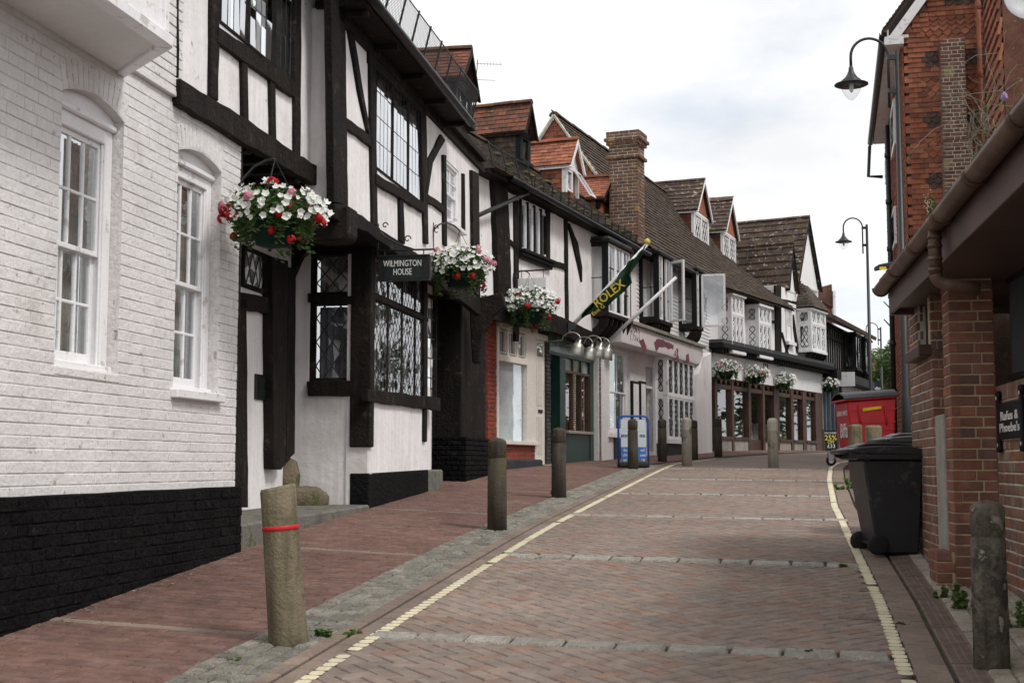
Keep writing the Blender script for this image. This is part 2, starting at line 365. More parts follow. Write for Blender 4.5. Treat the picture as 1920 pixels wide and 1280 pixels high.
M['granite'] = mat('granite', [(.25, .235, .20), (.30, .28, .24), (.20, .19, .165), (.34, .32, .275)], .9, 9, .28, 1.0, 32, fine=.3, bdist=.025, spec=.2, lichen=[((.10, .085, .065), .72, 13, .2)])
M['granite_strip'] = mat('granite_strip', [(.36, .34, .30), (.42, .40, .35), (.32, .30, .265), (.46, .44, .39)], .9, 9, .2, 1.0, 32, fine=.25, bdist=.025, spec=.2, lichen=[((.16, .135, .10), .78, 13, .2)])
M['stone'] = mat('stone', (.16, .125, .085), .9, 3, .3, .7, 30, lichen=[((.09, .10, .035), .56, 4, .15)], fine=.2, bdist=.015)
M['kerbstone'] = mat('kerbstone', (.16, .15, .135), .9, 3, .3, .6, 40, fine=.2, lichen=[((.085, .10, .04), .58, 3, .15)])
M['yellow'] = mat('yellow', [(.60, .54, .37), (.64, .58, .42), (.55, .50, .36)], .75, 6, .15, .3, 60, lichen=[((.24, .18, .14), .82, 26, .1)])
M['rust'] = mat('rust', (.165, .118, .098), .8, 8, .25, .4, 60)
M['verge'] = mat('verge', (.23, .20, .165), .95, 5, .25, .8, 45, fine=.25, bdist=.015, lichen=[((.10, .10, .05), .64, 6, .1)])
M['bollard'] = mat('bollard', [(.180, .150, .098), (.155, .128, .085)], .85, 4, .3, .7, 50, streak=.35, bdist=.008, lichen=[((.085, .098, .035), .48, 2.4, .4), ((.07, .06, .045), .70, 7, .2)])
M['bollard_dark'] = mat('bollard_dark', [(.055, .045, .035), (.07, .055, .04)], .85, 4, .3, .7, 50, streak=.4, bdist=.008, lichen=[((.065, .068, .025), .58, 3, .3), ((.11, .095, .07), .80, 12, .1)])
M['bollard_worn'] = mat('bollard_worn', [(.13, .115, .09)], .9, 4, .3, .9, 40, streak=.4, bdist=.01, lichen=[((.05, .045, .038), .5, 5, .15), ((.30, .28, .22), .70, 10, .12)])
M['bollard_metal'] = mat('bollard_metal', (.36, .34, .28), .55, 4, .15, .2, 50, streak=.15, lichen=[((.18, .16, .12), .66, 5, .1)])
M['red_band'] = mat('red_band', (.55, .02, .025), .5, 4, .1, 0)
M['white_band'] = mat('white_band', (.7, .7, .66), .5, 4, .1, 0)
M['bin_black'] = mat('bin_black', (.020, .021, .023), .42, 3, .15, .25, 120, spec=.45, fine=.1, lichen=[((.05, .05, .052), .68, 7, .08)])
M['bin_red'] = mat('bin_red', (.50, .012, .018), .4, 3, .12, .1, 60, spec=.45)
M['rubber'] = mat('rubber', (.012, .012, .012), .7, 5, .2, .2, 60)
M['steel'] = mat('steel', (.42, .42, .42), .35, 5, .2, .1, 60, metal=1)
M['pewter'] = mat('pewter', (.42, .42, .38), .38, 5, .2, .1, 60, metal=.8)
M['sign_green'] = mat('sign_green', [(.014, .022, .020)], .32, 5, .5, .2, 30, streak=.5, spec=.5)
M['text_white'] = mat('text_white', (.72, .72, .70), .6, 5, .1, 0)
M['text_black'] = mat('text_black', (.01, .01, .01), .6, 5, .1, 0)
M['gold'] = mat('gold', (.55, .42, .07), .5, 5, .1, 0)
M['yellow_plate'] = mat('yellow_plate', (.72, .50, .02), .5, 5, .15, 0)
M['flag'] = mat('flag', (.008, .040, .018), .75, 4, .2, .2, 200)
M['blue'] = mat('blue', (.02, .09, .36), .4, 4, .1, 0)
M['blue_panel'] = mat('blue_panel', (.05, .16, .48), .4, 2, .1, 0)
M['navy'] = mat('navy', (.012, .016, .03), .5, 4, .1, 0)
M['chalkboard'] = mat('chalkboard', (.012, .012, .013), .8, 4, .2, .1)
M['chalk_yellow'] = mat('chalk_yellow', (.65, .60, .10), .9, 20, .3, 0)
M['chalk_white'] = mat('chalk_white', (.65, .62, .62), .9, 20, .3, 0)
M['leaf'] = mat('leaf', [(.05, .105, .024), (.075, .145, .036), (.035, .075, .018), (.11, .17, .05)], .6, 5, .25, 0, spec=.35, trans=.3)
M['leaf_tree'] = mat('leaf_tree', [(.07, .14, .035), (.10, .18, .05), (.05, .10, .028), (.13, .19, .06)], .6, .6, .3, 0, spec=.3, trans=.3)
M['petal_white'] = mat('petal_white', [(.80, .80, .77), (.74, .75, .70)], .6, 30, .06, 0, trans=.2)
M['petal_red'] = mat('petal_red', [(.50, .008, .010), (.38, .006, .010)], .6, 30, .2, 0, trans=.2)
M['petal_pink'] = mat('petal_pink', [(.62, .20, .28), (.60, .28, .34)], .6, 30, .2, 0, trans=.2)
M['basket'] = mat('basket', (.006, .022, .016), .7, 5, .2, .2, 50, spec=.12)
M['twig'] = mat('twig', (.20, .17, .13), .9, 9, .3, .2, 40)
M['bark'] = mat('bark', (.09, .07, .05), .9, 9, .3, .6, 30)
M['lamp_glass'] = glass('lamp_glass', (.92, .92, .92), 1.45, .03, .05)
M['concrete'] = mat('concrete', (.34, .33, .29), .9, 4, .15, .4, 60)
M['fascia_art'] = mat('fascia_art', (.66, .60, .60), .45, 3, .06, 0, lichen=[((.26, .03, .06), .74, 2.6, .04), ((.50, .30, .33), .78, 1.7, .2)])
M['grey_stone'] = mat('grey_stone', (.27, .25, .22), .9, 4, .2, .5, 30)
M['riser_dark'] = mat('riser_dark', (.035, .035, .04), .8, 4, .25, .5, 30)
M['red_door'] = mat('red_door', (.09, .035, .02), .4, 3, .3, .1, 30, streak=.25)
M['blind'] = mat('blind', [(.085, .05, .035), (.11, .065, .045)], .5, 4, .25, .2, 30)
M['ceramic_green'] = mat('ceramic_green', [(.16, .24, .20), (.30, .36, .33), (.05, .10, .08)], .16, 3, .5, .1, 20, spec=.6)
def text(body, c, xd, yd, size, m, parent, name='lettering', sx=1.0, ext=.002, bold=0.0, align='CENTER', shear=0):
    cu = bpy.data.curves.new(name, 'FONT'); cu.body = body; cu.size = size; cu.align_x = align; cu.align_y = 'CENTER'; cu.extrude = ext; cu.offset = bold; cu.shear = shear
    cu.resolution_u = 3; cu.materials.append(m)
    xd = Vector(xd).normalized(); yd = Vector(yd); yd = (yd - xd * yd.dot(xd)).normalized(); zd = xd.cross(yd)
    mw = Matrix.Identity(4)
    for i in range(3): mw[i][0] = xd[i] * sx; mw[i][1] = yd[i]; mw[i][2] = zd[i]; mw[i][3] = c[i]
    tmp = bpy.data.objects.new(name, cu); me = bpy.data.meshes.new_from_object(tmp); bpy.data.objects.remove(tmp)
    o = bpy.data.objects.new(name, me); col.objects.link(o); o.parent = parent
    o.matrix_parent_inverse = INV.get(parent.name, Matrix.Identity(4)); o.matrix_basis = mw
    return o
ZUP = Vector((0, 0, 1))
# ================================================================== GROUND
def sheet(name, m, xs, ys, dz):
    b = MB(); nx = len(xs)
    for y in ys:
        for x in xs: b.v.append((x, y, G(x, y) + dz))
    for j in range(len(ys) - 1):
        for i in range(nx - 1): b.f.append((j * nx + i, j * nx + i + 1, (j + 1) * nx + i + 1, (j + 1) * nx + i))
    o = b.build(name, m, None, True); o['kind'] = 'structure'; return o
gx = [-400, -100, -40, -20] + [-12 + .4 * i for i in range(71)] + [20, 26, 40, 60, 120, 400]
gy = [-40, -8] + [-4 + .5 * i for i in range(130)] + [64, 70, 80, 100, 150, 300, 900]
ground = sheet('ground', M['joint'], gx, gy, -.022)

def band(name, m, fl, fr, ys, dz, kind='structure'):
    b = MB()
    for y in ys:
        l, r = fl(y), fr(y)
        for k in range(7): x = l + (r - l) * k / 6; b.v.append((x, y, G(x, y) + dz))
    for j in range(len(ys) - 1):
        for i in range(6): b.f.append((j * 7 + i, j * 7 + i + 1, j * 7 + i + 8, j * 7 + i + 7))
    o = b.build(name, m, None, True); o['kind'] = kind; return o
W1 = lambda Y: -2.95 + .184 * (Y - 7.7) if Y < 21.5 else -.55 + .4 * (Y - 22) if Y < 36.9 else 5.4 + .575 * (Y - 36.9)
def frange(a, b, s): return [a + s * i for i in range(int((b - a) / s) + 1)]
YEND = 25.0
road = band('road', M['joint'], lambda y: Xl(y) - .3, lambda y: Xr(y) + .2, frange(2, 60, .5), -.016)
far_m = mat('far_paving', [(.215, .170, .144)], .85, 1.3, .15, .4, 60, fine=.2)
far_road = band('road_beyond', far_m, lambda y: Xl(y) - .0, lambda y: Xr(y), frange(YEND - .2, 60, .4), -.004)
red_far = mat('far_red_paving', [(.165, .098, .081)], .85, 1.3, .2, .4, 60, fine=.2)
pavement = band('pavement', M['joint'], lambda y: W1(y) - 1.6, lambda y: Xl(y) - .3, frange(2, 60, .5), -.014)
band('pavement_beyond', red_far, lambda y: W1(y) - .6, lambda y: Xl(y) - .55, frange(YEND - .2, 56, .4), -.002)
verge = band('verge', M['verge'], lambda y: Xr(y) + .43, lambda y: Xr(y) + 9, frange(2, 34, .5), -.008)

ax, ay = Vector((.215, 1)).normalized(), None
RD = Vector((.215, 1, 0)).normalized(); RT = Vector((RD.y, -RD.x, 0))      # along / across the street
RO = Vector((-2.5, 0, 0))
def gmat(x, y, ang, sx=1, sy=1, dz=0, jig=.008):
    n = gnormal(x, y); a = RD * math.cos(ang) + RT * math.sin(ang); a = (a - n * a.dot(n)).normalized()
    a = (a + n * U(-jig, jig)).normalized(); b = n.cross(a).normalized(); n = a.cross(b)
    m = Matrix.Identity(4); t = Vector((x, y, G(x, y) + dz))
    for i in range(3): m[i][0] = a[i] * sx; m[i][1] = n[i]; m[i][2] = -b[i] * sy; m[i][3] = t[i]
    return m
def st(s, t): return RO + RD * s + RT * t        # street coordinates: s along, t across from the left yellow line
def inv_st(x, y): v = Vector((x, y, 0)) - RO; return v.dot(RD), v.dot(RT)
STRIP_S = [inv_st(-.75, 7.98)[0] - 3.45 + 3.45 * i + (.0) for i in range(7)]
def in_strip(s, pad=.0): return any(abs(s - q) < .112 + pad for q in STRIP_S)
pv = chamfer(.192, .05, .092, .006)
it = []; c, sgn = .1, math.sqrt(.5)
for a in range(-20, 330):
    for b_ in range(-340, 340):
        q = (a - b_) % 4
        if q not in (0, 3): continue
        cx, cy = (a + 1, b_ + .5) if q == 0 else (a + .5, b_ + 1)
        s = 5.0 + (cx - cy) * c * sgn * 1; t = (cx + cy) * c * sgn - 12.0
        if not (4.6 < s < 27 and -.02 < t < 3.6): continue
        p = st(s, t)
        if p.y < 5.6 or p.y > YEND or p.x > Xr(p.y) + .02 or in_strip(s): continue
        it.append(gmat(p.x, p.y, (-math.pi / 4) if q == 0 else (math.pi / 4), 1, 1, -.025 + U(-.0015, .0015)))
pieces('paver', road, it, pv, M['paver'])
# edge courses either side of the carriageway and the painted line on them
it = []; yl = []; seg = ([(x * .045, y * .0015, z * .0375) for y in (-1, 1) for x, z in ((-1, -.5), (-.7, -1), (.7, -1), (1, -.5), (1, .5), (.7, 1), (-.7, 1), (-1, .5))], [tuple(range(8)), tuple(range(15, 7, -1))] + [(i, 8 + i, 8 + (i + 1) % 8, (i + 1) % 8) for i in range(8)])
for fn, sd_ in ((Xl, -1), (Xr, 1)):
    y = 5.4
    while y < 31:
        for k in range(2):
            x = fn(y) + sd_ * (.10 + .105 * k); it.append(gmat(x, y + (.1 * (k % 2)), 0, 1, 1.03, -.021))
        y += .198
    y = 5.4
    while y < 30:
        x = fn(y); d = .09 if y < 14 else .10
        if not (U(0, 1) < .03): yl.append(gmat(x, y, math.atan2(fn(y + .2) - fn(y), .2) - math.atan(.215) + U(-.05, .05), U(.92, 1.0) if y < 13 else 1.1, U(.9, 1.08), .0045, .002))
        y += .0985
pieces('edge_paver', road, it, pv, M['paver_edge'])
lines = link('yellow_line', None); lines['kind'] = 'structure'
pieces('painted_block', lines, yl, seg, M['yellow'])
# cross strips of granite blocks
it = []; gb = chamfer(.30, .06, .205, .014)
for q in STRIP_S:
    t = -.05
    while t < 3.25:
        L = U(.24, .36); p = st(q, t + L / 2)
        if p.x < Xr(p.y) + .02 and p.y > 4.5: it.append(gmat(p.x, p.y, math.pi / 2 + U(-.03, .03), (L - .016) / .30, U(.86, 1.08), -.0255 + U(-.004, .003), .012))
        t += L
pieces('granite_block', road, it, gb, M['granite_strip'])
# granite sett band at the pavement edge
it = []; sb = chamfer(.17, .06, .10, .012)
s = 4.6
for row in range(4):
    s = 4.6 + U(0, .1)
    while s < 27:
        L = U(.12, .24); p = st(s + L / 2, -.26 - .105 * row - .05); s += L
        if p.y < 26.5: it.append(gmat(p.x, p.y, U(-.05, .05), (L - .012) / .17, .97, -.020 + U(-.006, .003), .02))
pieces('sett', pavement, it, sb, M['granite'])
# red pavement, rows running across it, with pale rows between
it = []; pale = []
s = 4.0; r = 0
while s < 27:
    t = -.62 - .1 * (r % 2); pal = any(abs(s - q + .2) < .052 for q in STRIP_S)
    while t > -3.2:
        p = st(s, t)
        if p.x < W1(p.y) - .95 and not (12 < p.y < 15): break
        if 3.5 < p.y < YEND and p.x < Xl(p.y) - .5: (pale if pal else it).append(gmat(p.x, p.y, math.pi / 2, 1, 1, -.025 + U(-.002, .002)))
        t -= .2
    s += .1; r += 1
pieces('red_paver', pavement, it, pv, M['paver_red']); pieces('pale_paver', pavement, pale, pv, M['paver_edge'])
# drain channel along the road's far kerb: rusty grates
it = []; m = MB(); n = 0
for y in frange(5.2, 24, .5):
    x0 = Xr(y) + .34; n += 1
    g = MB(); p = Vector((x0, y, 0)); rot = math.atan2(Xr(y + .3) - Xr(y), .3)
    d = Vector((math.sin(rot), math.cos(rot), 0)); tt = Vector((d.y, -d.x, 0))
    def gp(a, b, dz=0): q = p + d * a + tt * b; return (q.x, q.y, G(q.x, q.y) + dz)
    def bar(a0, a1, b0, b1, z1=.002): g.hexa([gp(a0, b0, -.02), gp(a1, b0, -.02), gp(a1, b1, -.02), gp(a0, b1, -.02)][::-1], [gp(a0, b0, z1), gp(a1, b0, z1), gp(a1, b1, z1), gp(a0, b1, z1)][::-1])
    bar(.005, .495, -.08, -.062); bar(.005, .495, .062, .08); bar(.005, .02, -.062, .062); bar(.48, .495, -.062, .062)
    if y < 17:
        for k in range(15): bar(.035 + .03 * k, .051 + .03 * k, -.062, .062, .0)
        bar(.02, .48, -.022, -.012, .001); bar(.02, .48, .012, .022, .001)
    else: bar(.02, .48, -.062, .062, -.002)
    g.build('drain_grate', M['rust'], road)
band('drain_channel', M['rubber'], lambda y: Xr(y) + .26, lambda y: Xr(y) + .43, frange(2, 26, .5), -.013)
# verge stones beside the drain
it = []
for row in range(4):
    y = 5.0
    while y < 22:
        L = U(.13, .26); x = Xr(y) + .50 + .13 * row; y += L
        it.append(gmat(x, y - L / 2, U(-.06, .06), (L - .012) / .17, 1.2, -.026 + U(-.008, .004), .03))
pieces('verge_stone', verge, it, sb, mat('verge_stone', [(.31, .27, .22), (.36, .32, .265), (.27, .24, .20)], .9, 6, .25, .7, 45, fine=.25, bdist=.012))
# small iron covers in the road
for k, (px, py) in enumerate(((1612, 1158), (1640, 1108))):
    q = gnd(px, py); m = MB(); mm = gmat(q.x, q.y, math.pi / 2 + .05, 1, 1, 0, 0)
    def cp(x, y, z): return mm @ Vector((x, z, y))
    sx, sy = (.13, .07) if k == 0 else (.11, .045)
    m.hexa([cp(-sx, -sy, -.01), cp(sx, -sy, -.01), cp(sx, sy, -.01), cp(-sx, sy, -.01)], [cp(-sx, -sy, .004), cp(sx, -sy, .004), cp(sx, sy, .004), cp(-sx, sy, .004)])
    cov = m.build('utility_cover', M['rust'], None)
    tag(cov, ('small rectangular iron cover with a ribbed top set in the road' if k == 0 else 'narrow rusty iron cover across the yellow line'), 'cover')
    for i in range(7):
        r_ = MB(); x0 = -sx * .8 + sx * 1.6 * i / 6; r_.hexa([cp(x0 - .006, -sy * .7, .003), cp(x0 + .006, -sy * .7, .003), cp(x0 + .006, sy * .7, .003), cp(x0 - .006, sy * .7, .003)], [cp(x0 - .006, -sy * .7, .0055), cp(x0 + .006, -sy * .7, .0055), cp(x0 + .006, sy * .7, .0055), cp(x0 - .006, sy * .7, .0055)])
        r_.build('rib', M['rust'], cov)
# ================================================================== WINDOW BUILDERS
def clip(poly, f):
    out_ = []
    for i in range(len(poly)):
        a, b = poly[i], poly[(i + 1) % len(poly)]; fa, fb = f(a), f(b)
        if fa >= 0: out_.append(a)
        if (fa >= 0) != (fb >= 0):
            t = fa / (fa - fb); out_.append((a[0] + (b[0] - a[0]) * t, a[1] + (b[1] - a[1]) * t))
    return out_
def cliprect(poly, u0, u1, z0, z1):
    for f in (lambda p: p[0] - u0, lambda p: u1 - p[0], lambda p: p[1] - z0, lambda p: z1 - p[1]):
        poly = clip(poly, f)
        if len(poly) < 3: return []
    return poly
def lights(F, u0, u1, z0, z1, w, parent, kind='rect', cu=.12, cz=.28, frame=.045, fm='timber', gm='glass_lead', lm='lead', back='interior', single=True, tilt=.018, name='window', depth=.05, bar=.006, slant=0.0, flush=False):
    """one glazed light: frame > panes, lead bars, what hangs behind. slant: rise of z per u (old, racked windows)"""
    Z = lambda u, z: z + slant * (u - u0)
    m = MB()
    for a, b, c, d in ((u0, u0 + frame, z0, z1), (u1 - frame, u1, z0, z1), (u0 + frame, u1 - frame, z0, z0 + frame), (u0 + frame, u1 - frame, z1 - frame, z1)):
        m.prism(F, [(a, Z(a, c)), (b, Z(b, c)), (b, Z(b, d)), (a, Z(a, d))], w - depth, w)
    win = m.build(name, M[fm], parent, bevel=.004)
    a0, a1, b0, b1 = u0 + frame, u1 - frame, z0 + frame, z1 - frame
    wg = w - (.004 if flush else depth * .6); bp = .0015 if flush else .008; cells = []; bars = MB()
    if kind == 'rect':
        nu = max(1, round((a1 - a0) / cu)); nz = max(1, round((b1 - b0) / cz)); du, dz = (a1 - a0) / nu, (b1 - b0) / nz
        for i in range(nu):
            for j in range(nz): cells.append([(a0 + i * du, b0 + j * dz), (a0 + (i + 1) * du, b0 + j * dz), (a0 + (i + 1) * du, b0 + (j + 1) * dz), (a0 + i * du, b0 + (j + 1) * dz)])
        for i in range(1, nu):
            x = a0 + i * du; bars.prism(F, [(x - bar, Z(x, b0)), (x + bar, Z(x, b0)), (x + bar, Z(x, b1)), (x - bar, Z(x, b1))], wg - .002, wg + bp)
        for j in range(1, nz):
            y = b0 + j * dz; bars.prism(F, [(a0, Z(a0, y - bar)), (a1, Z(a1, y - bar)), (a1, Z(a1, y + bar)), (a0, Z(a0, y + bar))], wg - .001, wg + bp + .0005)
    else:
        nu = max(1, round((a1 - a0) / cu)); du = (a1 - a0) / nu; nz = max(1, round((b1 - b0) / cz)); dz = (b1 - b0) / nz
        for i in range(-1, 2 * nu + 2):
            for j in range(-1, 2 * nz + 2):
                if (i + j) % 2: continue
                c0, c1 = a0 + i * du / 2, b0 + j * dz / 2
                q = cliprect([(c0 - du / 2, c1), (c0, c1 - dz / 2), (c0 + du / 2, c1), (c0, c1 + dz / 2)], a0, a1, b0, b1)
                if len(q) >= 3: cells.append(q)
        k = dz / du; L = b1 - b0 + (a1 - a0) * k
        for sgn in (1, -1):
            t = -math.ceil((a1 - a0) / du) - 1
            while t * dz < L:
                # line z = b0 + t*dz (+dz/2) + sgn*k*(u-a0)
                zc = b0 + (t + .5) * dz + (0 if sgn > 0 else k * (a1 - a0)); f = lambda u: zc + sgn * k * (u - a0)
                off = bar * math.hypot(1, k)
                q = cliprect([(a0, f(a0) - off), (a1, f(a1) - off), (a1, f(a1) + off), (a0, f(a0) + off)], a0, a1, b0, b1)
                if len(q) >= 3: bars.prism(F, [(u, Z(u, z)) for u, z in q], wg - .002, wg + bp + .0004 * sgn)
                t += 1
    big = MB()
    for q in cells:
        uc = sum(p[0] for p in q) / len(q); zc = sum(p[1] for p in q) / len(q); tx, tz = U(-tilt, tilt), U(-tilt, tilt)
        A = [F.p(u, Z(u, z), wg + tx * (u - uc) + tz * (z - zc)) for u, z in q]; B = [p - F.n * .003 for p in A]
        if single: MB().hexa(B, A).build('pane', M[gm], win)
        else: big.hexa(B, A)
    if not single: o = big.build('pane', M[gm], win); o['kind'] = 'stuff'
    if bars.v: o = bars.build('lead_lattice' if kind != 'bars' else 'glazing_bars', M[lm], win); o['kind'] = 'stuff'
    if back:
        bm = MB()
        if back == 'interior': bm.prism(F, [(a0, Z(a0, b0)), (a1, Z(a1, b0)), (a1, Z(a1, b1)), (a0, Z(a0, b1))], w - .42, w - .40)
        else:                                   # a hanging curtain with folds
            n = max(8, int((a1 - a0) / .025)); vs = []
            for i in range(n + 1):
                u = a0 + (a1 - a0) * i / n; ww = w - .14 + .018 * math.sin(i * 1.9) + U(-.006, .006)
                vs += [F.p(u, Z(u, b0), ww), F.p(u, Z(u, b1), ww)]
            bm.add(vs, [(2 * i, 2 * i + 2, 2 * i + 3, 2 * i + 1) for i in range(n)])
        bm.build('room' if back == 'interior' else 'curtain', M[back], win)
    return win
def sash_window(F, u0, u1, z0, z1, w, parent, nx=3, fm='white_paint', side=.08, single=True, curtain=True, proud=True, ny=2):
    """a box sash window; the opening is u0..u1, z0..z1, its outer face at w"""
    m = MB(); d = .09
    m.box(F, u0, u0 + side, z0, z1, w - d, w); m.box(F, u1 - side, u1, z0, z1, w - d, w)
    m.box(F, u0 + side, u1 - side, z1 - side, z1, w - d, w); m.box(F, u0 - .02, u1 + .02, z0, z0 + .05, w - d, w + .035)
    m.box(F, u0 + side, u0 + side + .018, z0 + .05, z1 - side, w - .03, w - .012); m.box(F, u1 - side - .018, u1 - side, z0 + .05, z1 - side, w - .03, w - .012)
    win = m.build('window', M[fm], parent, bevel=.006)
    a0, a1, b0, b1 = u0 + side, u1 - side, z0 + .05, z1 - side; zm = b0 + (b1 - b0) * .485
    for zz0, zz1, ww in ((zm, b1, w - .03), (b0, zm + .035, w - .065)):
        s = MB(); st_, mu = .042, .011; bot = .075 if zz0 == b0 else .035
        s.box(F, a0, a0 + st_, zz0, zz1, ww - .03, ww); s.box(F, a1 - st_, a1, zz0, zz1, ww - .03, ww)
        s.box(F, a0 + st_, a1 - st_, zz0, zz0 + bot, ww - .03, ww); s.box(F, a0 + st_, a1 - st_, zz1 - .04, zz1, ww - .03, ww)
        c0, c1, e0, e1 = a0 + st_, a1 - st_, zz0 + bot, zz1 - .04
        for i in range(1, nx): x = c0 + (c1 - c0) * i / nx; s.box(F, x - mu, x + mu, e0, e1, ww - .028, ww - .002)
        for j in range(1, ny): y = e0 + (e1 - e0) * j / ny; s.box(F, c0, c1, y - mu, y + mu, ww - .027, ww - .004)
        s.build('sash', M[fm], win, bevel=.004)
        for i in range(nx):
            for j in range(ny):
                x0, x1 = c0 + (c1 - c0) * i / nx, c0 + (c1 - c0) * (i + 1) / nx; y0, y1 = e0 + (e1 - e0) * j / ny, e0 + (e1 - e0) * (j + 1) / ny
                tx, tz = U(-.012, .012), U(-.012, .012); q = [(x0, y0), (x1, y0), (x1, y1), (x0, y1)]; uc, zc = (x0 + x1) / 2, (y0 + y1) / 2
                A = [F.p(u, z, ww - .016 + tx * (u - uc) + tz * (z - zc)) for u, z in q]
                MB().hexa([p - F.n * .003 for p in A], A).build('pane', M['glass'], win)
    r = MB(); r.box(F, a0 - .05, a1 + .05, b0 - .05, b1 + .05, w - .72, w - .70); r.build('room', M['interior'], win)
    if curtain:
        for s0, s1 in ((a0, a0 + (a1 - a0) * .2), (a1 - (a1 - a0) * .34, a1)):
            n = 10; vs = []
            for i in range(n + 1):
                u = s0 + (s1 - s0) * i / n; ww = w - .19 + .022 * math.sin(i * 2.1); vs += [F.p(u, b0, ww), F.p(u, b1, ww)]
            MB().add(vs, [(2 * i, 2 * i + 2, 2 * i + 3, 2 * i + 1) for i in range(n)]).build('curtain', M['curtain'], win)
    return win
def gutter(F, u0, u1, z0, z1, w, r, m, parent, name='gutter', brackets=True):
    """half-round gutter from (u0,z0) to (u1,z1)"""
    b = MB(); n = 9; k = 12; prf = [(math.cos(math.pi * (1 + i / (n - 1))), math.sin(math.pi * (1 + i / (n - 1)))) for i in range(n)]
    for j in range(k + 1):
        t = j / k; u, z = u0 + (u1 - u0) * t, z0 + (z1 - z0) * t
        for c, s in prf: b.v.append(tuple(F.p(u, z + r * s, w + r * c)))
        for c, s in prf[::-1]: b.v.append(tuple(F.p(u, z + r * .86 * s + .001, w + r * .86 * c)))
    q = 2 * n
    for j in range(k):
        for i in range(q): b.f.append((j * q + i, j * q + (i + 1) % q, (j + 1) * q + (i + 1) % q, (j + 1) * q + i))
    b.f += [tuple(range(q - 1, -1, -1)), tuple(range(k * q, k * q + q))]
    return b.build(name, m, parent, True)
# ================================================================== WHITE PAINTED BRICK HOUSE
h1 = thing('brick_house', 'white painted brick house with black plinth and two tall sash windows', 'house', F1.p(0, G(-2.9, 7.7), 0))
uL = -4.6; uE = F1.h(446, 600)[0]; uS = F1.h(336, 120)[0]
zB = F1.h(444, 259)[1]                                    # underside of the neighbour's jetty beam
zPa, zPb = F1.h(0, 931)[1], F1.h(447, 911)[1]
w1 = (F1.h(109, 450)[0], F1.h(229, 400)[0], F1.h(165, 694)[1], F1.h(160, 168)[1])
w2 = (F1.h(330, 500)[0], F1.h(412, 500)[0], F1.h(375, 738)[1], F1.h(365, 280)[1])
sp1, sp2 = F1.h(229, 228)[1], F1.h(411, 322)[1]
zTop = 6.6
holes = [w1, w2]
m = MB(); wall_holes(m, F1, uL, uE, -.2, zB - .02, holes, -.005, -.30); m.box(F1, uL, uS, zB - .02, zTop, -.30, -.005)
m.build('wall', M['white_mortar'], h1)
bt = chamfer(.222, .05, .0635, .004)
it = brick_items(F1, uL, uE, zPb - .02, zB - .02, .222, .0665, .0085, .05, holes, 0, 'flemish', dw=.0022, jv=.003)
it += brick_items(F1, uL, uS, zB + .012, zTop, .222, .0665, .0085, .05, [w for w in holes if w[3] > zB], .028, 'flemish', dw=.0022, jv=.003)
pieces('brick', h1, it, chamfer(.222, .05, .0665, .003), M['white_brick'], 300)
# plinth
top = lambda u: zPa + (zPb - zPa) * (u - F1.h(0, 931)[0]) / (F1.h(447, 911)[0] - F1.h(0, 931)[0])
uPE = F1.h(452, 960, .05)[0]
m = MB(); m.prism(F1, [(uL, -.3), (uPE, .3), (uPE, top(uPE) - .01), (uL, top(uL) - .01)], -.2, .049); m.build('plinth', M['black_brick'], h1)
it = brick_items(F1, uL, uPE, .0, top(uL) + .3, .222, .0665, .0085, .05, (), .055, 'flemish', top=lambda u: top(u) - .02, dw=.004, jv=.003)
pieces('plinth_brick', h1, it, chamfer(.222, .05, .0665, .006), M['black_brick'], 200)
m = MB(); n = 24; m.prism(F1, [(uL, top(uL) - .035), (uPE, top(uPE) - .035)] + [(uL + (uPE - uL) * (n - i) / n, top(uL + (uPE - uL) * (n - i) / n) + U(-.004, .004)) for i in range(n + 1)], -.1, .052); m.build('plinth_cap', M['black_brick'], h1, bevel=.008)
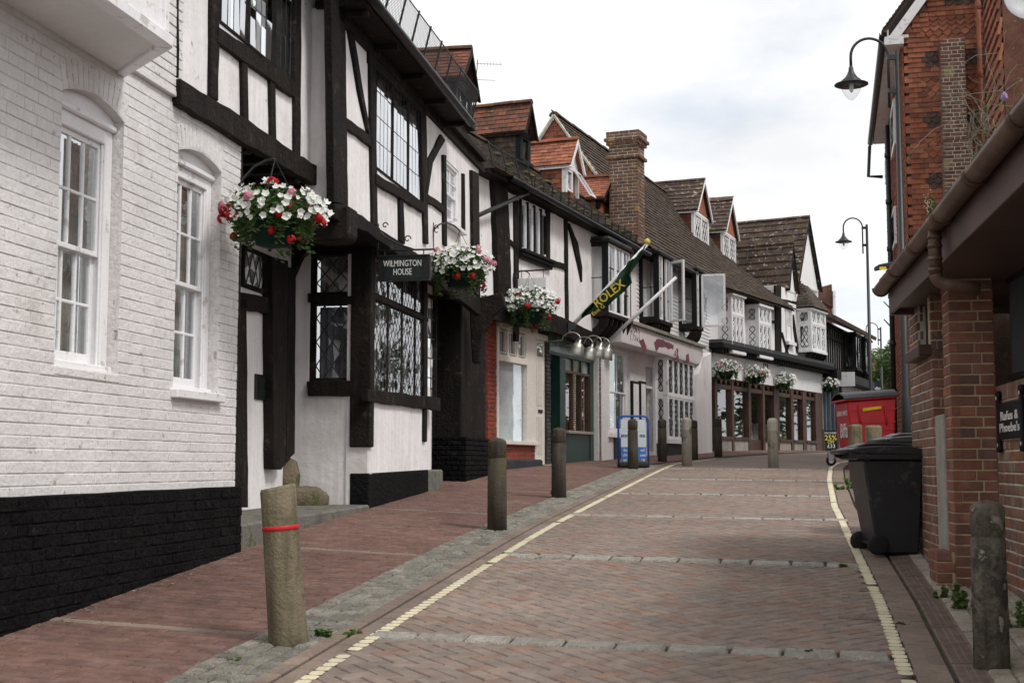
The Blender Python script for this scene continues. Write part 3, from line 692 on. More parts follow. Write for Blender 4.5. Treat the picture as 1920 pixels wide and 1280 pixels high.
# sash windows under segmental arches
for (a, b, c, d), sp, sill in ((w1, sp1, False), (w2, sp2, True)):
    um, half, rise = (a + b) / 2, (b - a) / 2, max(.07, d - sp); Rr = (half * half + rise * rise) / (2 * rise)
    arc = lambda u, k=0: d - Rr + math.sqrt(max(0, (Rr + k) ** 2 - (u - um) ** 2))
    for s in (-1, 1):                                     # spandrels left and right of the arch
        pts = [(um + s * half, d + .004)] + [(um + s * half * (1 - i / 8), arc(um + s * half * (1 - i / 8))) for i in range(9)]
        MB().prism(F1, pts, -.2, .0015).build('spandrel', M['white_brick'], h1)
    for i in range(13):
        t = (i + .5) / 13 * 2 - 1; u = um + t * (half + .03); z = arc(max(a, min(b, u))) + .10
        MBr = fmat(F1, u, z, -.022, (2 * half / 13 - .006) / .222, 1.02, .19 / .0665, .004, roll=-math.asin(max(-1, min(1, t * half / Rr))))
        o = link('arch_brick', h1_ab if 'h1_ab' in globals() else None, h1)
        if 'h1_ab' not in globals():
            h1_ab = bpy.data.meshes.new('arch_brick'); v_, f_ = chamfer(.222, .05, .0665, .004); h1_ab.from_pydata(v_, [], f_); h1_ab.materials.append(M['white_brick'])
            bpy.data.objects.remove(o); o = link('arch_brick', h1_ab, h1)
        o.matrix_basis = MBr
    # arched board over the sashes
    pts = [(a, sp - .03), (b, sp - .03)] + [(b - (b - a) * i / 12, min(arc(b - (b - a) * i / 12) - .001, 99)) for i in range(13)]
    MB().prism(F1, pts, -.16, -.075).build('arch_board', M['white_paint'], h1)
    MB().box(F1, a, b, sp - .075, sp - .03, -.16, -.05).build('head_moulding', M['white_paint'], h1, bevel=.01)
    sash_window(F1, a, b, c, sp - .075, -.085, h1, side=.10 if not sill else .085)
    if sill: MB().box(F1, a - .04, b + .05, c - .055, c + .015, -.05, .055).build('sill', M['white_paint'], h1, bevel=.008)
    else: MB().prism(F1, [(a - .01, c - .06), (b + .02, c - .065), (b + .02, c), (a - .01, c + .004)], -.05, .006).build('sill', M['white_brick'], h1, bevel=.01)
    MB().box(F1, a, a + .001, c, sp, -.3, -.02)
# overhanging canted bay, seen from below
zb = F1.h(232, 147)[1]; q0 = hit(322, 91, Vector((0, 0, zb)), ZUP); q1 = hit(195, 0, Vector((0, 0, zb)), ZUP)
ua, wa = (q0 - F1.o).dot(F1.u), (q0 - F1.o).dot(F1.n); ub = F1.h(232, 147)[0]; uc = F1.h(-420, 100)[0]
ring = lambda e: [(ub + e * 1.2, 0), (ua + e * .5, wa + e), (uc, wa + e), (uc, 0)]
def bay_ring(m, z0, z1, e): m.hexa([F1.p(u, z0, w) for u, w in ring(e)], [F1.p(u, z1, w) for u, w in ring(e)])
m = MB(); bay_ring(m, zb + .07, zTop, -.03); bay = m.build('bay', M['white_paint'], h1)
m = MB(); bay_ring(m, zb + .02, zb + .05, -.075); m.build('soffit', M['plaster_clean'], bay)
m = MB(); rg, rh = ring(.01), ring(-.09)
for i in range(3):
    (a0, b0), (a1, b1), (c0, d0), (c1, d1) = rg[i], rg[i + 1], rh[i], rh[i + 1]
    m.hexa([F1.p(a0, zb, b0), F1.p(a1, zb, b1), F1.p(c1, zb, d1), F1.p(c0, zb, d0)], [F1.p(a0, zb + .085, b0), F1.p(a1, zb + .085, b1), F1.p(c1, zb + .085, d1), F1.p(c0, zb + .085, d0)])
m.build('skirt_moulding', M['white_paint'], bay, bevel=.01)
for u in (ua - .06, ua - .62, ua - .70):
    MB().box(F1, u - .03, u + .03, zb + .09, zTop, wa - .035, wa - .005).build('corner_board', M['white_paint'], bay, bevel=.005)
MB().box(F1, ub, uS + .002, zB + .005, zB + .05, -.02, .032).build('string_course', M['white_brick'], h1, bevel=.006)

# ================================================================== TIMBER FRAMED HOUSE WITH THE HANGING SIGN
WB = .25
h2 = thing('timber_framed_house', 'jettied black and white timber framed house with leaded bay window', 'house', F1.p(F1.h(690, 950)[0], G(-1.6, 15), 0))
uA0, uA1 = uS + .006, F1.h(622, 200, 0)[0]; uB0, uB1 = F1.h(626, 300, WB)[0], F1.h(897, 400, WB)[0]
zE = F1.h(780, 120, WB + .30)[1]                          # eaves
zJB = F1.h(690, 436, WB)[1]                               # underside of the second jetty
wa_hole = (F1.h(411, 20)[0], F1.h(554, 100)[0], F1.h(480, 100)[1], zE - .15)
m = MB(); wall_holes(m, F1, uA0, uA1, zB + .02, zE + .25, [wa_hole], .0, -.25); m.build('upper_wall', M['plaster'], h2)
wb_hole = (F1.h(703, 250, WB)[0], F1.h(790, 300, WB)[0], F1.h(750, 352, WB)[1], zE - .14)
ws_hole = (F1.h(837, 360, WB)[0], F1.h(860, 360, WB)[0], F1.h(850, 425, WB)[1], F1.h(850, 312, WB)[1])
m = MB(); wall_holes(m, F1, uB0 + .02, uB1, zJB + .1, zE, [wb_hole, ws_hole], WB, -.05); m.build('upper_wall', M['plaster'], h2)
T = lambda pts, w=0, name='timber', d=.035, **k: timber(F1, pts, h2, M['timber'], w - .03, w + d, name, **k)
T([(333, -20), (337, -20), (336, 146), (332, 143)]); T([(398, -20), (413, -20), (410, 190), (396, 182)])
T([(410, 48), (556, 154), (554, 184), (409, 80)], d=.045); T([(553, -20), (566, -20), (564, 296), (554, 290)])
T([(455, 106), (465, 113), (467, 228), (457, 220)], jit=.004); T([(508, 148), (517, 153), (519, 270), (510, 262)], jit=.004)
T([(606, -20), (617, -20), (618, 332), (607, 325)])
T([(340, 150), (395, 184), (466, 225), (519, 262), (618, 327), (621, 364), (515, 302), (444, 261), (340, 197)], d=.07, name='jetty_beam', jit=.012)
# second, further jettied half
T([(621, -30), (647, -30), (653, 388), (627, 378)], WB, 'post', .05)
T([(654, 50), (663, 56), (678, 150), (697, 255), (694, 262), (673, 165)], WB); T([(694, 95), (704, 100), (709, 425), (700, 420)], WB)
T([(648, 220), (672, 236), (700, 259), (700, 279), (672, 256), (648, 239)], WB); T([(706, 325), (796, 380), (796, 399), (706, 345)], WB, d=.05)
T([(789, 205), (800, 212), (804, 458), (797, 455)], WB); T([(750, 370), (757, 374), (760, 458), (751, 452)], WB)
T([(828, 252), (836, 262), (812, 305), (803, 365), (798, 358), (806, 298)], WB); T([(800, 361), (834, 386), (834, 399), (800, 377)], WB)
T([(832, 290), (837, 292), (839, 462), (833, 458)], WB); T([(869, 325), (872, 327), (873, 436), (869, 434)], WB); T([(886, 318), (898, 325), (901, 560), (889, 548)], WB, 'post', .05)
T([(628, 380), (652, 386), (780, 474), (900, 558), (902, 592), (790, 508), (690, 436), (628, 410)], WB, 'jetty_beam', .06, jit=.01)
T([(694, 95), (795, 195), (795, 214), (694, 118)], WB, 'head_beam', .04)
# bargain of boards between the eaves brackets
m = MB(); uGe = F1.h(884, 240, WB + .37)[0]; m.box(F1, uB0 - .05, uGe, zE - .02, zE + .05, WB - .2, WB + .33); m.box(F1, uGe, uB1, zE - .02, zE + .05, WB - .2, WB + .12); m.build('soffit_board', M['timber'], h2)
m = MB(); m.box(F1, uB0 - .05, uB1 + .2, zE - .14, zE - .02, WB - .02, WB + .05); m.build('wall_plate', M['timber'], h2)
u = uB0 + .1
while u < uGe: MB().box(F1, u, u + .07, zE - .08, zE - .02, WB + .05, WB + .30).build('rafter_foot', M['timber'], h2); u += 1.1
uGe = F1.h(884, 240, WB + .37)[0]; gutter(F1, uB0 - .1, uGe, zE + .06, zE + .0, WB + .37, .06, M['iron'], h2)
m = MB(); m.box(F1, uA0, uA1 + .1, zE + .25, zE + .33, -.2, .35); m.build('soffit_board', M['timber'], h2)
gutter(F1, uA0, uA1, zE + .34, zE + .34, .40, .075, M['iron'], h2)
# wire guard over the gutter: iron posts with wire mesh between
def wire_guard(F, u0, u1, z, w, hgt, lean, parent, step=.55, cell=.055, zend=None):
    zend = z if zend is None else zend
    zz = lambda u: z + (zend - z) * (u - u0) / (u1 - u0)
    n = max(2, round((u1 - u0) / step))
    for i in range(n + 1):
        u = u0 + (u1 - u0) * i / n; MB().tube([F.p(u, zz(u) - .08, w), F.p(u, zz(u) + hgt + .03, w + lean)], .013, 6).build('guard_post', M['iron'], parent)
    for f in (0, 1): MB().tube([F.p(u0, zz(u0) + hgt * f, w + lean * f), F.p(u1, zz(u1) + hgt * f, w + lean * f)], .008, 5).build('guard_rail', M['iron'], parent)
    m = MB(); k = int((u1 - u0) / cell); j = int(hgt / cell)
    for s in (1, -1):
        for i in range(-j, k + 1):
            a0, b0 = u0 + i * cell, 0; a1, b1 = a0 + hgt, hgt
            if a0 < u0: b0 = u0 - a0; a0 = u0
            if a1 > u1: b1 = hgt - (a1 - u1); a1 = u1
            if s < 0: b0, b1 = hgt - b0, hgt - b1
            m.tube([F.p(a0, zz(a0) + b0, w + lean * b0 / hgt), F.p(a1, zz(a1) + b1, w + lean * b1 / hgt)], .0026, 3, False)
    o = m.build('wire_mesh', M['iron'], parent); o['kind'] = 'stuff'
wire_guard(F1, uB0 - .1, uGe, zE + .10, WB + .37, .30, .10, h2)
# leaded windows upstairs
def split_lights(F, hole, n, w, parent, mull=.05, **k):
    a, b, c, d = hole; L = (b - a - mull * (n - 1)) / n
    for i in range(n):
        x = a + i * (L + mull); lights(F, x, x + L, c, d, w, parent, **k)
        if i: MB().box(F, x - mull, x, c, d, w - .08, w + .004).build('mullion', M[k.get('fm', 'timber')], parent, bevel=.004)
split_lights(F1, wa_hole, 3, .012, h2, kind='rect', cu=.145, cz=.30, back='interior', frame=.03, flush=True, bar=.0045)
split_lights(F1, wb_hole, 3, WB + .012, h2, kind='rect', cu=.16, cz=.26, back='interior', frame=.03, tilt=.012, flush=True, bar=.0045)
sash_window(F1, *ws_hole, WB - .01, h2, nx=2, side=.04, curtain=False)
MB().box(F1, ws_hole[0] - .05, ws_hole[1] + .1, ws_hole[2] - .06, ws_hole[2], WB - .02, WB + .10).build('sill', M['white_paint'], h2, bevel=.008)
# roof behind the gutter
m = MB(); m.slab([F1.p(uA0 - .1, zE + .34, .42), F1.p(uB0 - .1, zE + .34, .42), F1.p(uB0 - .1, zE + 3.4, -2.6), F1.p(uA0 - .1, zE + 3.4, -2.6)], .08)
m.slab([F1.p(uB0 - .1, zE + .08, WB + .33), F1.p(uGe, zE + .06, WB + .33), F1.p(uGe, zE + 2.1, -2.1), F1.p(uB0 - .1, zE + 2.1, -2.1)], .08); m.slab([F1.p(uGe, zE + .06, WB + .10), F1.p(uB1, zE + .06, WB + .10), F1.p(uB1, zE + 1.5, -1.6), F1.p(uGe, zE + 1.5, -1.6)], .08)
m.build('roof', M['tile_brown'], h2)
# porch: recessed door wall
WD = -.9; uD0, uD1 = F1.h(447, 700, WD)[0], F1.h(552, 700, WD)[0]; zF = F1.h(470, 948, WD)[1]
uBay = F1.h(689, 940)[0]
m = MB(); m.box(F1, uE - .3, uBay - .0, zF - .3, zB + .3, WD - .2, WD); m.build('porch_wall', M['plaster'], h2)
m = MB(); m.box(F1, uE + .001, uE + .06, zF - .3, zB + .05, WD + .01, -.005); m.build('porch_side', M['timber'], h2)
m = MB(); m.box(F1, uE - .02, uBay, zB + .05, zB + .10, WD, .02); m.build('porch_ceiling', M['timber'], h2)
u = uE + .1
while u < uBay + 2.2:
    MB().box(F1, u, u + .12, zB - .07, zB + .05, WD + .02, -.0).build('joist', M['timber'], h2); u += .42
D = lambda pts, name='timber', d=.05, w=WD: timber(F1, pts, h2, M['timber'], w - .02, w + d, name)
D([(440, 560), (463, 560), (466, 950), (443, 950)], 'door_post', .08); D([(440, 545), (520, 562), (520, 590), (440, 575)], 'door_head', .08)
D([(511, 480), (541, 490), (536, 868), (528, 880), (514, 878)], 'door_post', .12); D([(541, 500), (555, 505), (553, 850), (538, 865)], 'timber', .06)
lights(F1, F1.h(452, 500, WD)[0], F1.h(505, 500, WD)[0], F1.h(480, 547, WD)[1], F1.h(480, 470, WD)[1], WD + .03, h2, kind='diamond', cu=.2, cz=.3, back='interior')
pq = pxpoly(F1, [(477, 703), (503, 705), (502, 750), (476, 748)], WD); u0 = min(p[0] for p in pq); u1 = max(p[0] for p in pq); z0 = min(p[1] for p in pq); z1 = max(p[1] for p in pq)
pl = MB().box(F1, u0, u1, z0, z1, WD, WD + .025).build('door_plaque', M['iron'], h2, bevel=.005)
MB().box(F1, u0 + .05, u1 - .05, z0 + .04, z1 - .04, WD + .025, WD + .03).build('plaque_face', M['sign_green'], pl)
# step
m = MB(); zs0, zs1 = F1.h(457, 981)[1], F1.h(685, 946)[1]
m.hexa([F1.p(uE + .02, zs0 - .5, -1.0), F1.p(uBay - .01, zs1 - .5, -1.0), F1.p(uBay - .01, zs1 - .5, .03), F1.p(uE + .10, zs0 - .5, .03)], [F1.p(uE + .02, zs0, -1.0), F1.p(uBay - .01, zs1 - .0, -1.0), F1.p(uBay - .01, zs1, .03), F1.p(uE + .10, zs0, .03)])
m.build('doorstep', M['kerbstone'], h2, bevel=.02)
# bay: return wall that faces down the street
C = F1.cross(uBay)
def cx(px, py): return C.h(px, py)
zBt = F1.h(740, 470)[1]
rh = (cx(581, 600)[0], cx(664, 600)[0], cx(620, 716)[1], cx(620, 470)[1])
m = MB(); wall_holes(m, C, WD, -.02, zF - .4, zJB + .1, [rh], 0, -.2); m.build('bay_wall', M['plaster'], h2)
TC = lambda pts, name='timber', d=.04, **k: timber(C, pts, h2, M['timber'], -.02, d, name, **k)
zmid = cx(620, 560)[1]
for a_, b_ in ((rh[0] + .0015, rh[0] + .02), (rh[1] - .02, rh[1] - .0015)): MB().box(C, a_, b_, rh[2] + .001, rh[3] - .001, -.19, -.004).build('window_lining', M['timber'], h2)
lights(C, rh[0] + .02, rh[1] - .02, rh[2], zmid - .03, -.01, h2, kind='diamond', cu=.165, cz=.235, back='net', frame=.05, gm='glass', depth=.03)
lights(C, rh[0] + .02, rh[1] - .02, zmid + .03, rh[3], -.01, h2, kind='diamond', cu=.165, cz=.235, back='curtain', frame=.05, gm='glass', depth=.03)
TC([(577, 550), (667, 556), (667, 572), (577, 566)], 'transom'); TC([(574, 714), (667, 714), (667, 741), (577, 742)], 'sill_beam', .06); TC([(578, 455), (668, 462), (668, 476), (578, 472)], 'head_beam')
m = MB(); zc = cx(678, 838)[1]; m.box(F1, uBay - .05, uBay + .10, zc, zJB, -.205, .04); m.build('corner_post', M['timber'], h2, bevel=.012)
TC([(541, 560), (548, 520), (565, 482), (600, 452), (655, 444), (660, 415), (545, 415), (534, 470), (533, 560)], 'arch_brace', .10)
# dark end of the jetty, overhanging the porch
m = MB(); C2 = F1.cross(uB0 + .02); q = [C2.h(x, y) for x, y in ((612, 392), (654, 384), (654, 440), (645, 450), (600, 452), (545, 445), (560, 410))]; m.prism(C2, q, -.3, .0); m.build('jetty_end', M['timber'], h2, bevel=.02)
m = MB(); m.box(F1, uB0, uB1 + .1, zJB + .0, zJB + .1, WD, WB + .0); m.build('jetty_soffit', M['timber'], h2)
m = MB(); m.box(F1, uA1 - .05, uB0 + .06, zB - .02, zE, -.2, WB - .01); m.build('return_wall', M['timber'], h2)
# bay front
uF1 = F1.h(801, 700)[0]; zSill = F1.h(745, 745)[1]; zHead = F1.h(760, 505)[1]
fh = (uBay + .1, uF1 - .06, zSill, zHead)
m = MB(); wall_holes(m, F1, uBay - .02, uF1, .6, zJB + .02, [fh], 0, -.25); m.build('bay_wall', M['plaster'], h2)
a, b = fh[0], fh[1]; zt = F1.h(690, 555)[1] * .5 + F1.h(800, 598)[1] * .5
for i in range(4):
    L = (b - a) / 4; x = a + i * L
    lights(F1, x + .015, x + L - .015, zSill + .01, zt - .02, .012, h2, kind='diamond', cu=.13, cz=.205, back='curtain', frame=.03, lm='lead', gm='glass_bay', tilt=.010, flush=True, bar=.007)
    lights(F1, x + .015, x + L - .015, zt + .03, zHead, .012, h2, kind='diamond', cu=.13, cz=.205, back='curtain', frame=.03, lm='lead', gm='glass_bay', tilt=.010, flush=True, bar=.007)
    if i: MB().box(F1, x - .02, x + .02, zSill, zHead, -.08, .016).build('mullion', M['timber'], h2, bevel=.005)
MB().box(F1, a, b, zt - .025, zt + .03, -.05, .03).build('transom', M['timber'], h2, bevel=.005)
T([(690, 728), (826, 746), (826, 770), (690, 752)], name='sill_beam', d=.05)
MB().box(F1, a - .02, uF1, zHead, zHead + .08, -.05, .04).build('head_beam', M['timber'], h2, bevel=.006)
T([(795, 480), (802, 483), (801, 828), (796, 826)], name='post')
u2 = F1.h(826, 700)[0]
m = MB(); m.box(F1, uF1, u2, .7, zJB + .02, -.35, -.12); m.build('bay_wall', M['plaster'], h2)
lights(F1, uF1 + .02, F1.h(816, 600, -.12)[0], zSill + .05, zHead - .1, -.09, h2, kind='rect', cu=.2, cz=.3, back='interior', frame=.05)
zp0, zp1 = F1.h(689, 887)[1], F1.h(800, 880)[1]
MB().prism(F1, [(uBay - .03, .5), (uF1 + .01, .5), (uF1 + .01, zp1), (uBay - .03, zp0)], -.2, .022).build('plinth', M['black_brick'], h2, bevel=.01)
MB().box(C, -.35, .021, .5, zp0 - .002, -.1, .002).build('plinth_return', M['plaster'], h2)
q = gnd(822, 905); MB().box(F1, uF1 + .03, u2 + .05, q.z - .3, F1.h(820, 880)[1], -.5, .03).build('doorstep', M['kerbstone'], h2, bevel=.02)
# dark carriage passage beside the bay
uP1 = F1.h(912, 700, 0)[0]
m = MB(); m.box(F1, u2, uP1, .7, zJB + .05, -1.2, -1.1); m.build('passage_back', M['black_paint'], h2)
m = MB(); m.box(F1, u2 - .05, u2 + .02, .7, zJB + .02, -1.2, -.12); m.build('passage_side', M['timber'], h2)
it = brick_items(F1, u2, uP1 - .2, .9, 1.75, .215, .065, .012, .05, (), -1.04, 'stretcher'); pieces('passage_brick', h2, it, chamfer(.215, .05, .065, .006), M['black_brick'], 60)
for k in range(7):
    x = u2 + .05 + k * .2; MB().box(F1, x, x + .185, 1.75, zJB, -1.1, -1.07).build('board', M['black_paint'], h2, bevel=.006)
uq = F1.h(868, 800)[0]
m = MB(); m.box(F1, uq, uP1 + .05, 1.0, zJB + .02, -.50, -.02); m.build('post', M['timber'], h2, bevel=.02)
it = brick_items(F1, uq - .06, uP1 + .12, G(-.7, 20.5) - .1, 1.95, .215, .065, .01, .05, (), .06, 'flemish'); CQ = F1.cross(uq - .06)
it += brick_items(CQ, -.55, .06, G(-.7, 20.5) - .1, 1.95, .215, .065, .01, .05, (), .0, 'flemish')
pieces('pier_brick', h2, it, chamfer(.215, .05, .065, .005), M['black_brick'], 80)
MB().box(F1, uq - .01, uP1 + .07, .9, 1.93, -.5, .012).build('pier', M['black_brick'], h2)
CB = F1.cross(uq + .1); q = [CB.h(x, y) for x, y in ((880, 575), (890, 560), (940, 548), (948, 575), (925, 592), (905, 625), (898, 680), (885, 680))]
MB().prism(CB, q, -.14, .0).build('bracket', M['timber'], h2, bevel=.015)
# rough stones at the foot of the door post
def boulder(name, c, sx, sy, sz, m, label, cat='stone', seed=1):
    rnd = random.Random(seed); b = MB(); nu, nv = 14, 9
    for j in range(nv + 1):
        th = math.pi * j / nv
        for i in range(nu):
            ph = 2 * math.pi * i / nu; k = 1 + rnd.uniform(-.09, .09)
            x, y, z = math.sin(th) * math.cos(ph), math.sin(th) * math.sin(ph), math.cos(th)
            f = lambda v: math.copysign(abs(v) ** .75, v)
            b.v.append((c[0] + sx * f(x) * k, c[1] + sy * f(y) * k, c[2] + sz * f(z) * k))
    for j in range(nv):
        for i in range(nu): b.f.append((j * nu + i, (j + 1) * nu + i, (j + 1) * nu + (i + 1) % nu, j * nu + (i + 1) % nu))
    o = b.build(name, m, None, True); return tag(o, label, cat)
zst = zs1 - .02
p = C.p(C.h(548, 900)[0] + .0, 0, .14); boulder('foot_stone', (p.x, p.y, zst + .26), .13, .12, .27, M['stone'], 'upright rough brown stone block at the foot of the door post', seed=3)
p = C.p(C.h(585, 930)[0], 0, .16); boulder('foot_stone', (p.x, p.y, zst + .07), .24, .15, .15, M['stone'], 'low rounded brown boulder lying on the doorstep against the white wall', seed=5)
# ================================================================== ROOF, DORMER AND ORIEL BUILDERS
def plane_tiles(name, P0, Uv, Vv, lu, lv, tw, gauge, thick, m, parent, limit=120, inside=None, jig=.02, lap=1.35, clipped=True, stagger=True):
    """overlapping tiles over a rectangle spanned by Uv (along the courses) and Vv (up the slope), or the part of it that INSIDE keeps"""
    Uv, Vv = Vector(Uv).normalized(), Vector(Vv).normalized(); n = Uv.cross(Vv).normalized()
    it = []; rows = int(lv / gauge) + 1
    for r in range(rows):
        v = r * gauge; u = -(tw / 2 if (r % 2 and stagger) else 0)
        while u < lu:
            a, b = max(0, u), min(lu, u + tw); u += tw
            if b - a < .03: continue
            uc = (a + b) / 2
            if inside and not inside(uc, v + gauge * .5): continue
            t = P0 + Uv * uc + Vv * (v + gauge * lap / 2 - .01) + n * (thick * .5 + U(0, .006))
            lean = thick * .9 / gauge + U(-jig, jig); vv = (Vv - n * lean).normalized(); nn = Uv.cross(vv).normalized()
            rot = Matrix.Rotation(U(-jig, jig), 3, nn); uu, vv = rot @ Uv, rot @ vv
            q = Matrix.Identity(4)
            for i in range(3): q[i][0] = uu[i] * ((b - a - .006) / tw); q[i][1] = nn[i]; q[i][2] = vv[i]; q[i][3] = t[i]
            it.append(q)
    pieces(name, parent, it, chamfer(tw, thick, gauge * lap, thick * .25), m, limit)
def ridge_tiles(P0, P1, r, m, parent, L=.3):
    d = (P1 - P0); n = max(1, int(d.length / L)); d = d / n; s = d.normalized().cross(ZUP).normalized()
    for i in range(n):
        a, b = P0 + d * i + ZUP * U(-.01, .01), P0 + d * (i + 1.03); mm = MB(); ring = []
        for p, rr in ((a, r), (b, r * .94)):
            ring.append([p + s * (rr * math.cos(t)) + ZUP * (rr * .8 * math.sin(t) - r * .25) for t in [math.pi * k / 6 for k in range(7)]])
        mm.hexa(ring[0], ring[1]); mm.build('ridge_tile', m, parent)
def dormer(F, wf, apex, eave, bottom, L, parent, roofm, cheekm, frame='white_paint', front='boards', tw=.17, gauge=.105, over=.13, ov=.09, lights_n=2, tl=60, win=True, thick=.014, barge=None, kind='rect'):
    ua, za = F.h(*apex, wf + over); ul, zl = F.h(*eave, wf + over); ur = 2 * ua - ul; zb = F.h(*bottom, wf)[1]
    b = MB(); b.prism(F, [(ul + ov, zb - .3), (ur - ov, zb - .3), (ur - ov, zl), (ua, za - .06), (ul + ov, zl)], wf - L, wf - .06)
    d = b.build('dormer', M[cheekm], parent)
    hw = ua - ul; hh = za - zl; sl = math.hypot(hw, hh); V = (F.u * hw + ZUP * hh) / sl; Vr = (-F.u * hw + ZUP * hh) / sl
    for P, vv in ((F.p(ul, zl, wf + over), V), (F.p(ur, zl, wf + over), Vr)):
        q = MB(); back = -F.n * (L + over); q.hexa([P, P + vv * sl, P + vv * sl + back, P + back], [c - ZUP * .05 for c in (P, P + vv * sl, P + vv * sl + back, P + back)]); q.build('dormer_roof', M[roofm], d)
    plane_tiles('roof_tile', F.p(ul, zl, wf + over) , -F.n, V, L + over, sl, tw, gauge, thick, M[roofm], d, tl) if F.side == 'R' else plane_tiles('roof_tile', F.p(ul, zl, wf + over) - F.n * (L + over), F.n, V, L + over, sl, tw, gauge, thick, M[roofm], d, tl)
    ridge_tiles(F.p(ua, za + .03, wf + over), F.p(ua, za + .03, wf - L), .09, M[roofm], d)
    # cheek hung with tiles
    plane_tiles('cheek_tile', F.p(ul + ov - .002, zb - .25, wf - L), F.n, ZUP, L - .06, zl - zb + .22, .17, .10, .013, M[cheekm], d, 50)
    MB().box(F, ul + ov - .03, ul + ov + .05, zb - .05, zl + .02, wf - .08, wf + .01).build('corner_board', M[frame], d); MB().box(F, ur - ov - .05, ur - ov + .02, zb - .05, zl + .02, wf - .08, wf + .01).build('corner_board', M[frame], d)
    MB().box(F, ul + .02, ur - .02, zl - .05, zl + .02, wf - .06, wf + .02).build('head_board', M[frame], d)
    # gable triangle
    if front == 'boards':
        k = max(3, int(hh / .11))
        for i in range(k):
            z0, z1 = zl + hh * i / k, zl + hh * (i + 1) / k; s0, s1 = 1 - i / k, 1 - (i + 1) / k
            MB().prism(F, [(ua - (hw - ov) * s0, z0), (ua + (hw - ov) * s0, z0), (ua + (hw - ov) * s1, z1 - .01), (ua - (hw - ov) * s1, z1 - .01)], wf - .05, wf + .012 * (1 if i % 2 else .4)).build('gable_board', M['timber'], d)
    else:
        MB().prism(F, [(ua - hw + ov, zl), (ua + hw - ov, zl), (ua, za - .08)], wf - .05, wf + .004).build('gable', M[front], d)
    bm = M[barge or frame]
    for s in (-1, 1):
        MB().prism(F, [(ua + s * (hw + .02), zl - .06), (ua + s * (hw - .06), zl - .06), (ua, za - .10), (ua, za + .01)], wf + over - .03, wf + over + .012).build('bargeboard', bm, d)
    MB().box(F, ul - .0, ul + .03, zl - .07, zl - .015, wf - L, wf + over).build('eaves_board', bm, d)
    if win:
        a, c = ul + ov + .05, ur - ov - .05; n = lights_n; w_ = (c - a) / n
        for i in range(n): lights(F, a + i * w_, a + (i + 1) * w_, zb, zl - .05, wf + .01, parent, kind=kind, cu=.25, cz=.4, frame=.05, fm=frame, gm='glass', single=False, tilt=.02, bar=.012, lm=frame)
        MB().box(F, ul + ov - .05, ur - ov + .05, zb - .06, zb, wf - .05, wf + .06).build('sill', M[frame], d)
    return d
def oriel(F, u0, u1, d, z0, z1, parent, fm, nf=3, side_kind='rect', scu=.3, scz=.5, kind='rect', cu=.3, cz=.5, brackets=5, single=False, gm='glass', open_=(), lm=None, trans=None, back='interior', bw=.05, bm='timber', bh=.42, base=.09, sills=True, side_fm=None):
    lm = lm or fm; CL = F.cross(u0); sfm = side_fm or fm
    o = MB().box(F, u0 - .03, u1 + .03, z0 - base, z0, -.02, d + .03).build('oriel', M[bm], parent, bevel=.008)
    MB().box(F, u0 - .05, u1 + .05, z1, z1 + .07, -.02, d + .06).build('oriel_roof', M[bm], o, bevel=.008)
    MB().prism(F, [(u0 - .02, z1 + .07), (u1 + .02, z1 + .07), (u1, z1 + .13), (u0, z1 + .13)], -.02, d + .02).build('oriel_lead', M['lead'], o)
    for u in (u0, u1 - .06): MB().box(F, u, u + .06, z0, z1, d - .06, d).build('oriel_post', M[sfm], o, bevel=.004)
    MB().box(F, u0, u0 + .05, z0, z1, -.02, .04).build('oriel_post', M[sfm], o); MB().box(F, u1 - .05, u1, z0, z1, 0, d - .06).build('oriel_side', M[sfm], o)
    MB().box(F, u0 + .1, u1 - .1, z0 + .01, z1, -.02, -.01).build('room', M['interior'], o)
    spans = [(z0, z1)] if trans is None else [(z0, trans - .025), (trans + .025, z1)]
    if trans is not None: MB().box(F, u0 + .004, u1 - .004, trans - .025, trans + .025, 0, d + .006).build('transom', M[fm], o)
    for a, b in spans: lights(CL, .04, d - .06, a, b, -.004, o, kind=side_kind, cu=scu, cz=scz, frame=.07 if sfm != 'white_paint' else .06, fm=sfm, gm=gm, single=single, lm=lm if side_kind != 'diamond' else 'lead', back=None, bar=.010)
    L = (u1 - u0 - .12) / nf
    for i in range(nf):
        for a, b in spans:
            if i in open_: continue
            lights(F, u0 + .06 + i * L, u0 + .06 + (i + 1) * L, a, b, d - .004, o, kind=kind, cu=cu, cz=cz, frame=.05, fm=fm, gm=gm, single=single, lm=lm, back=None, bar=.010, tilt=.05 if kind == 'diamond' else .02)
    for i in range(brackets):
        u = u0 + .04 + (u1 - u0 - .13) * i / max(1, brackets - 1); q = F.cross(u); n = 8
        outer = [(d * (1 - .0) * math.cos(t) ** .8 if math.cos(t) > 0 else 0, z0 - base - bh * math.sin(t)) for t in [math.pi / 2 * k / n for k in range(n + 1)]]
        inner = [(max(-.02, x * .72 - .06), z0 - base - (z0 - base - z) * .62 - .01) for x, z in outer][::-1]
        MB().prism(q, outer + inner, -bw, 0).build('oriel_bracket', M['timber'], o)
    return o
def swag_board(F, u0, u1, z0, z1, n, m, parent, w=.02):
    """weatherboards, each lapping over the one below"""
    h = (z1 - z0) / n
    for i in range(n):
        a = z0 + h * i; MB().hexa([F.p(u0, a, w - .03), F.p(u1, a, w - .03), F.p(u1, a + h + .01, w - .03), F.p(u0, a + h + .01, w - .03)], [F.p(u0, a, w + .018), F.p(u1, a, w + .018), F.p(u1, a + h + .01, w), F.p(u0, a + h + .01, w)]).build('weatherboard', m, parent)

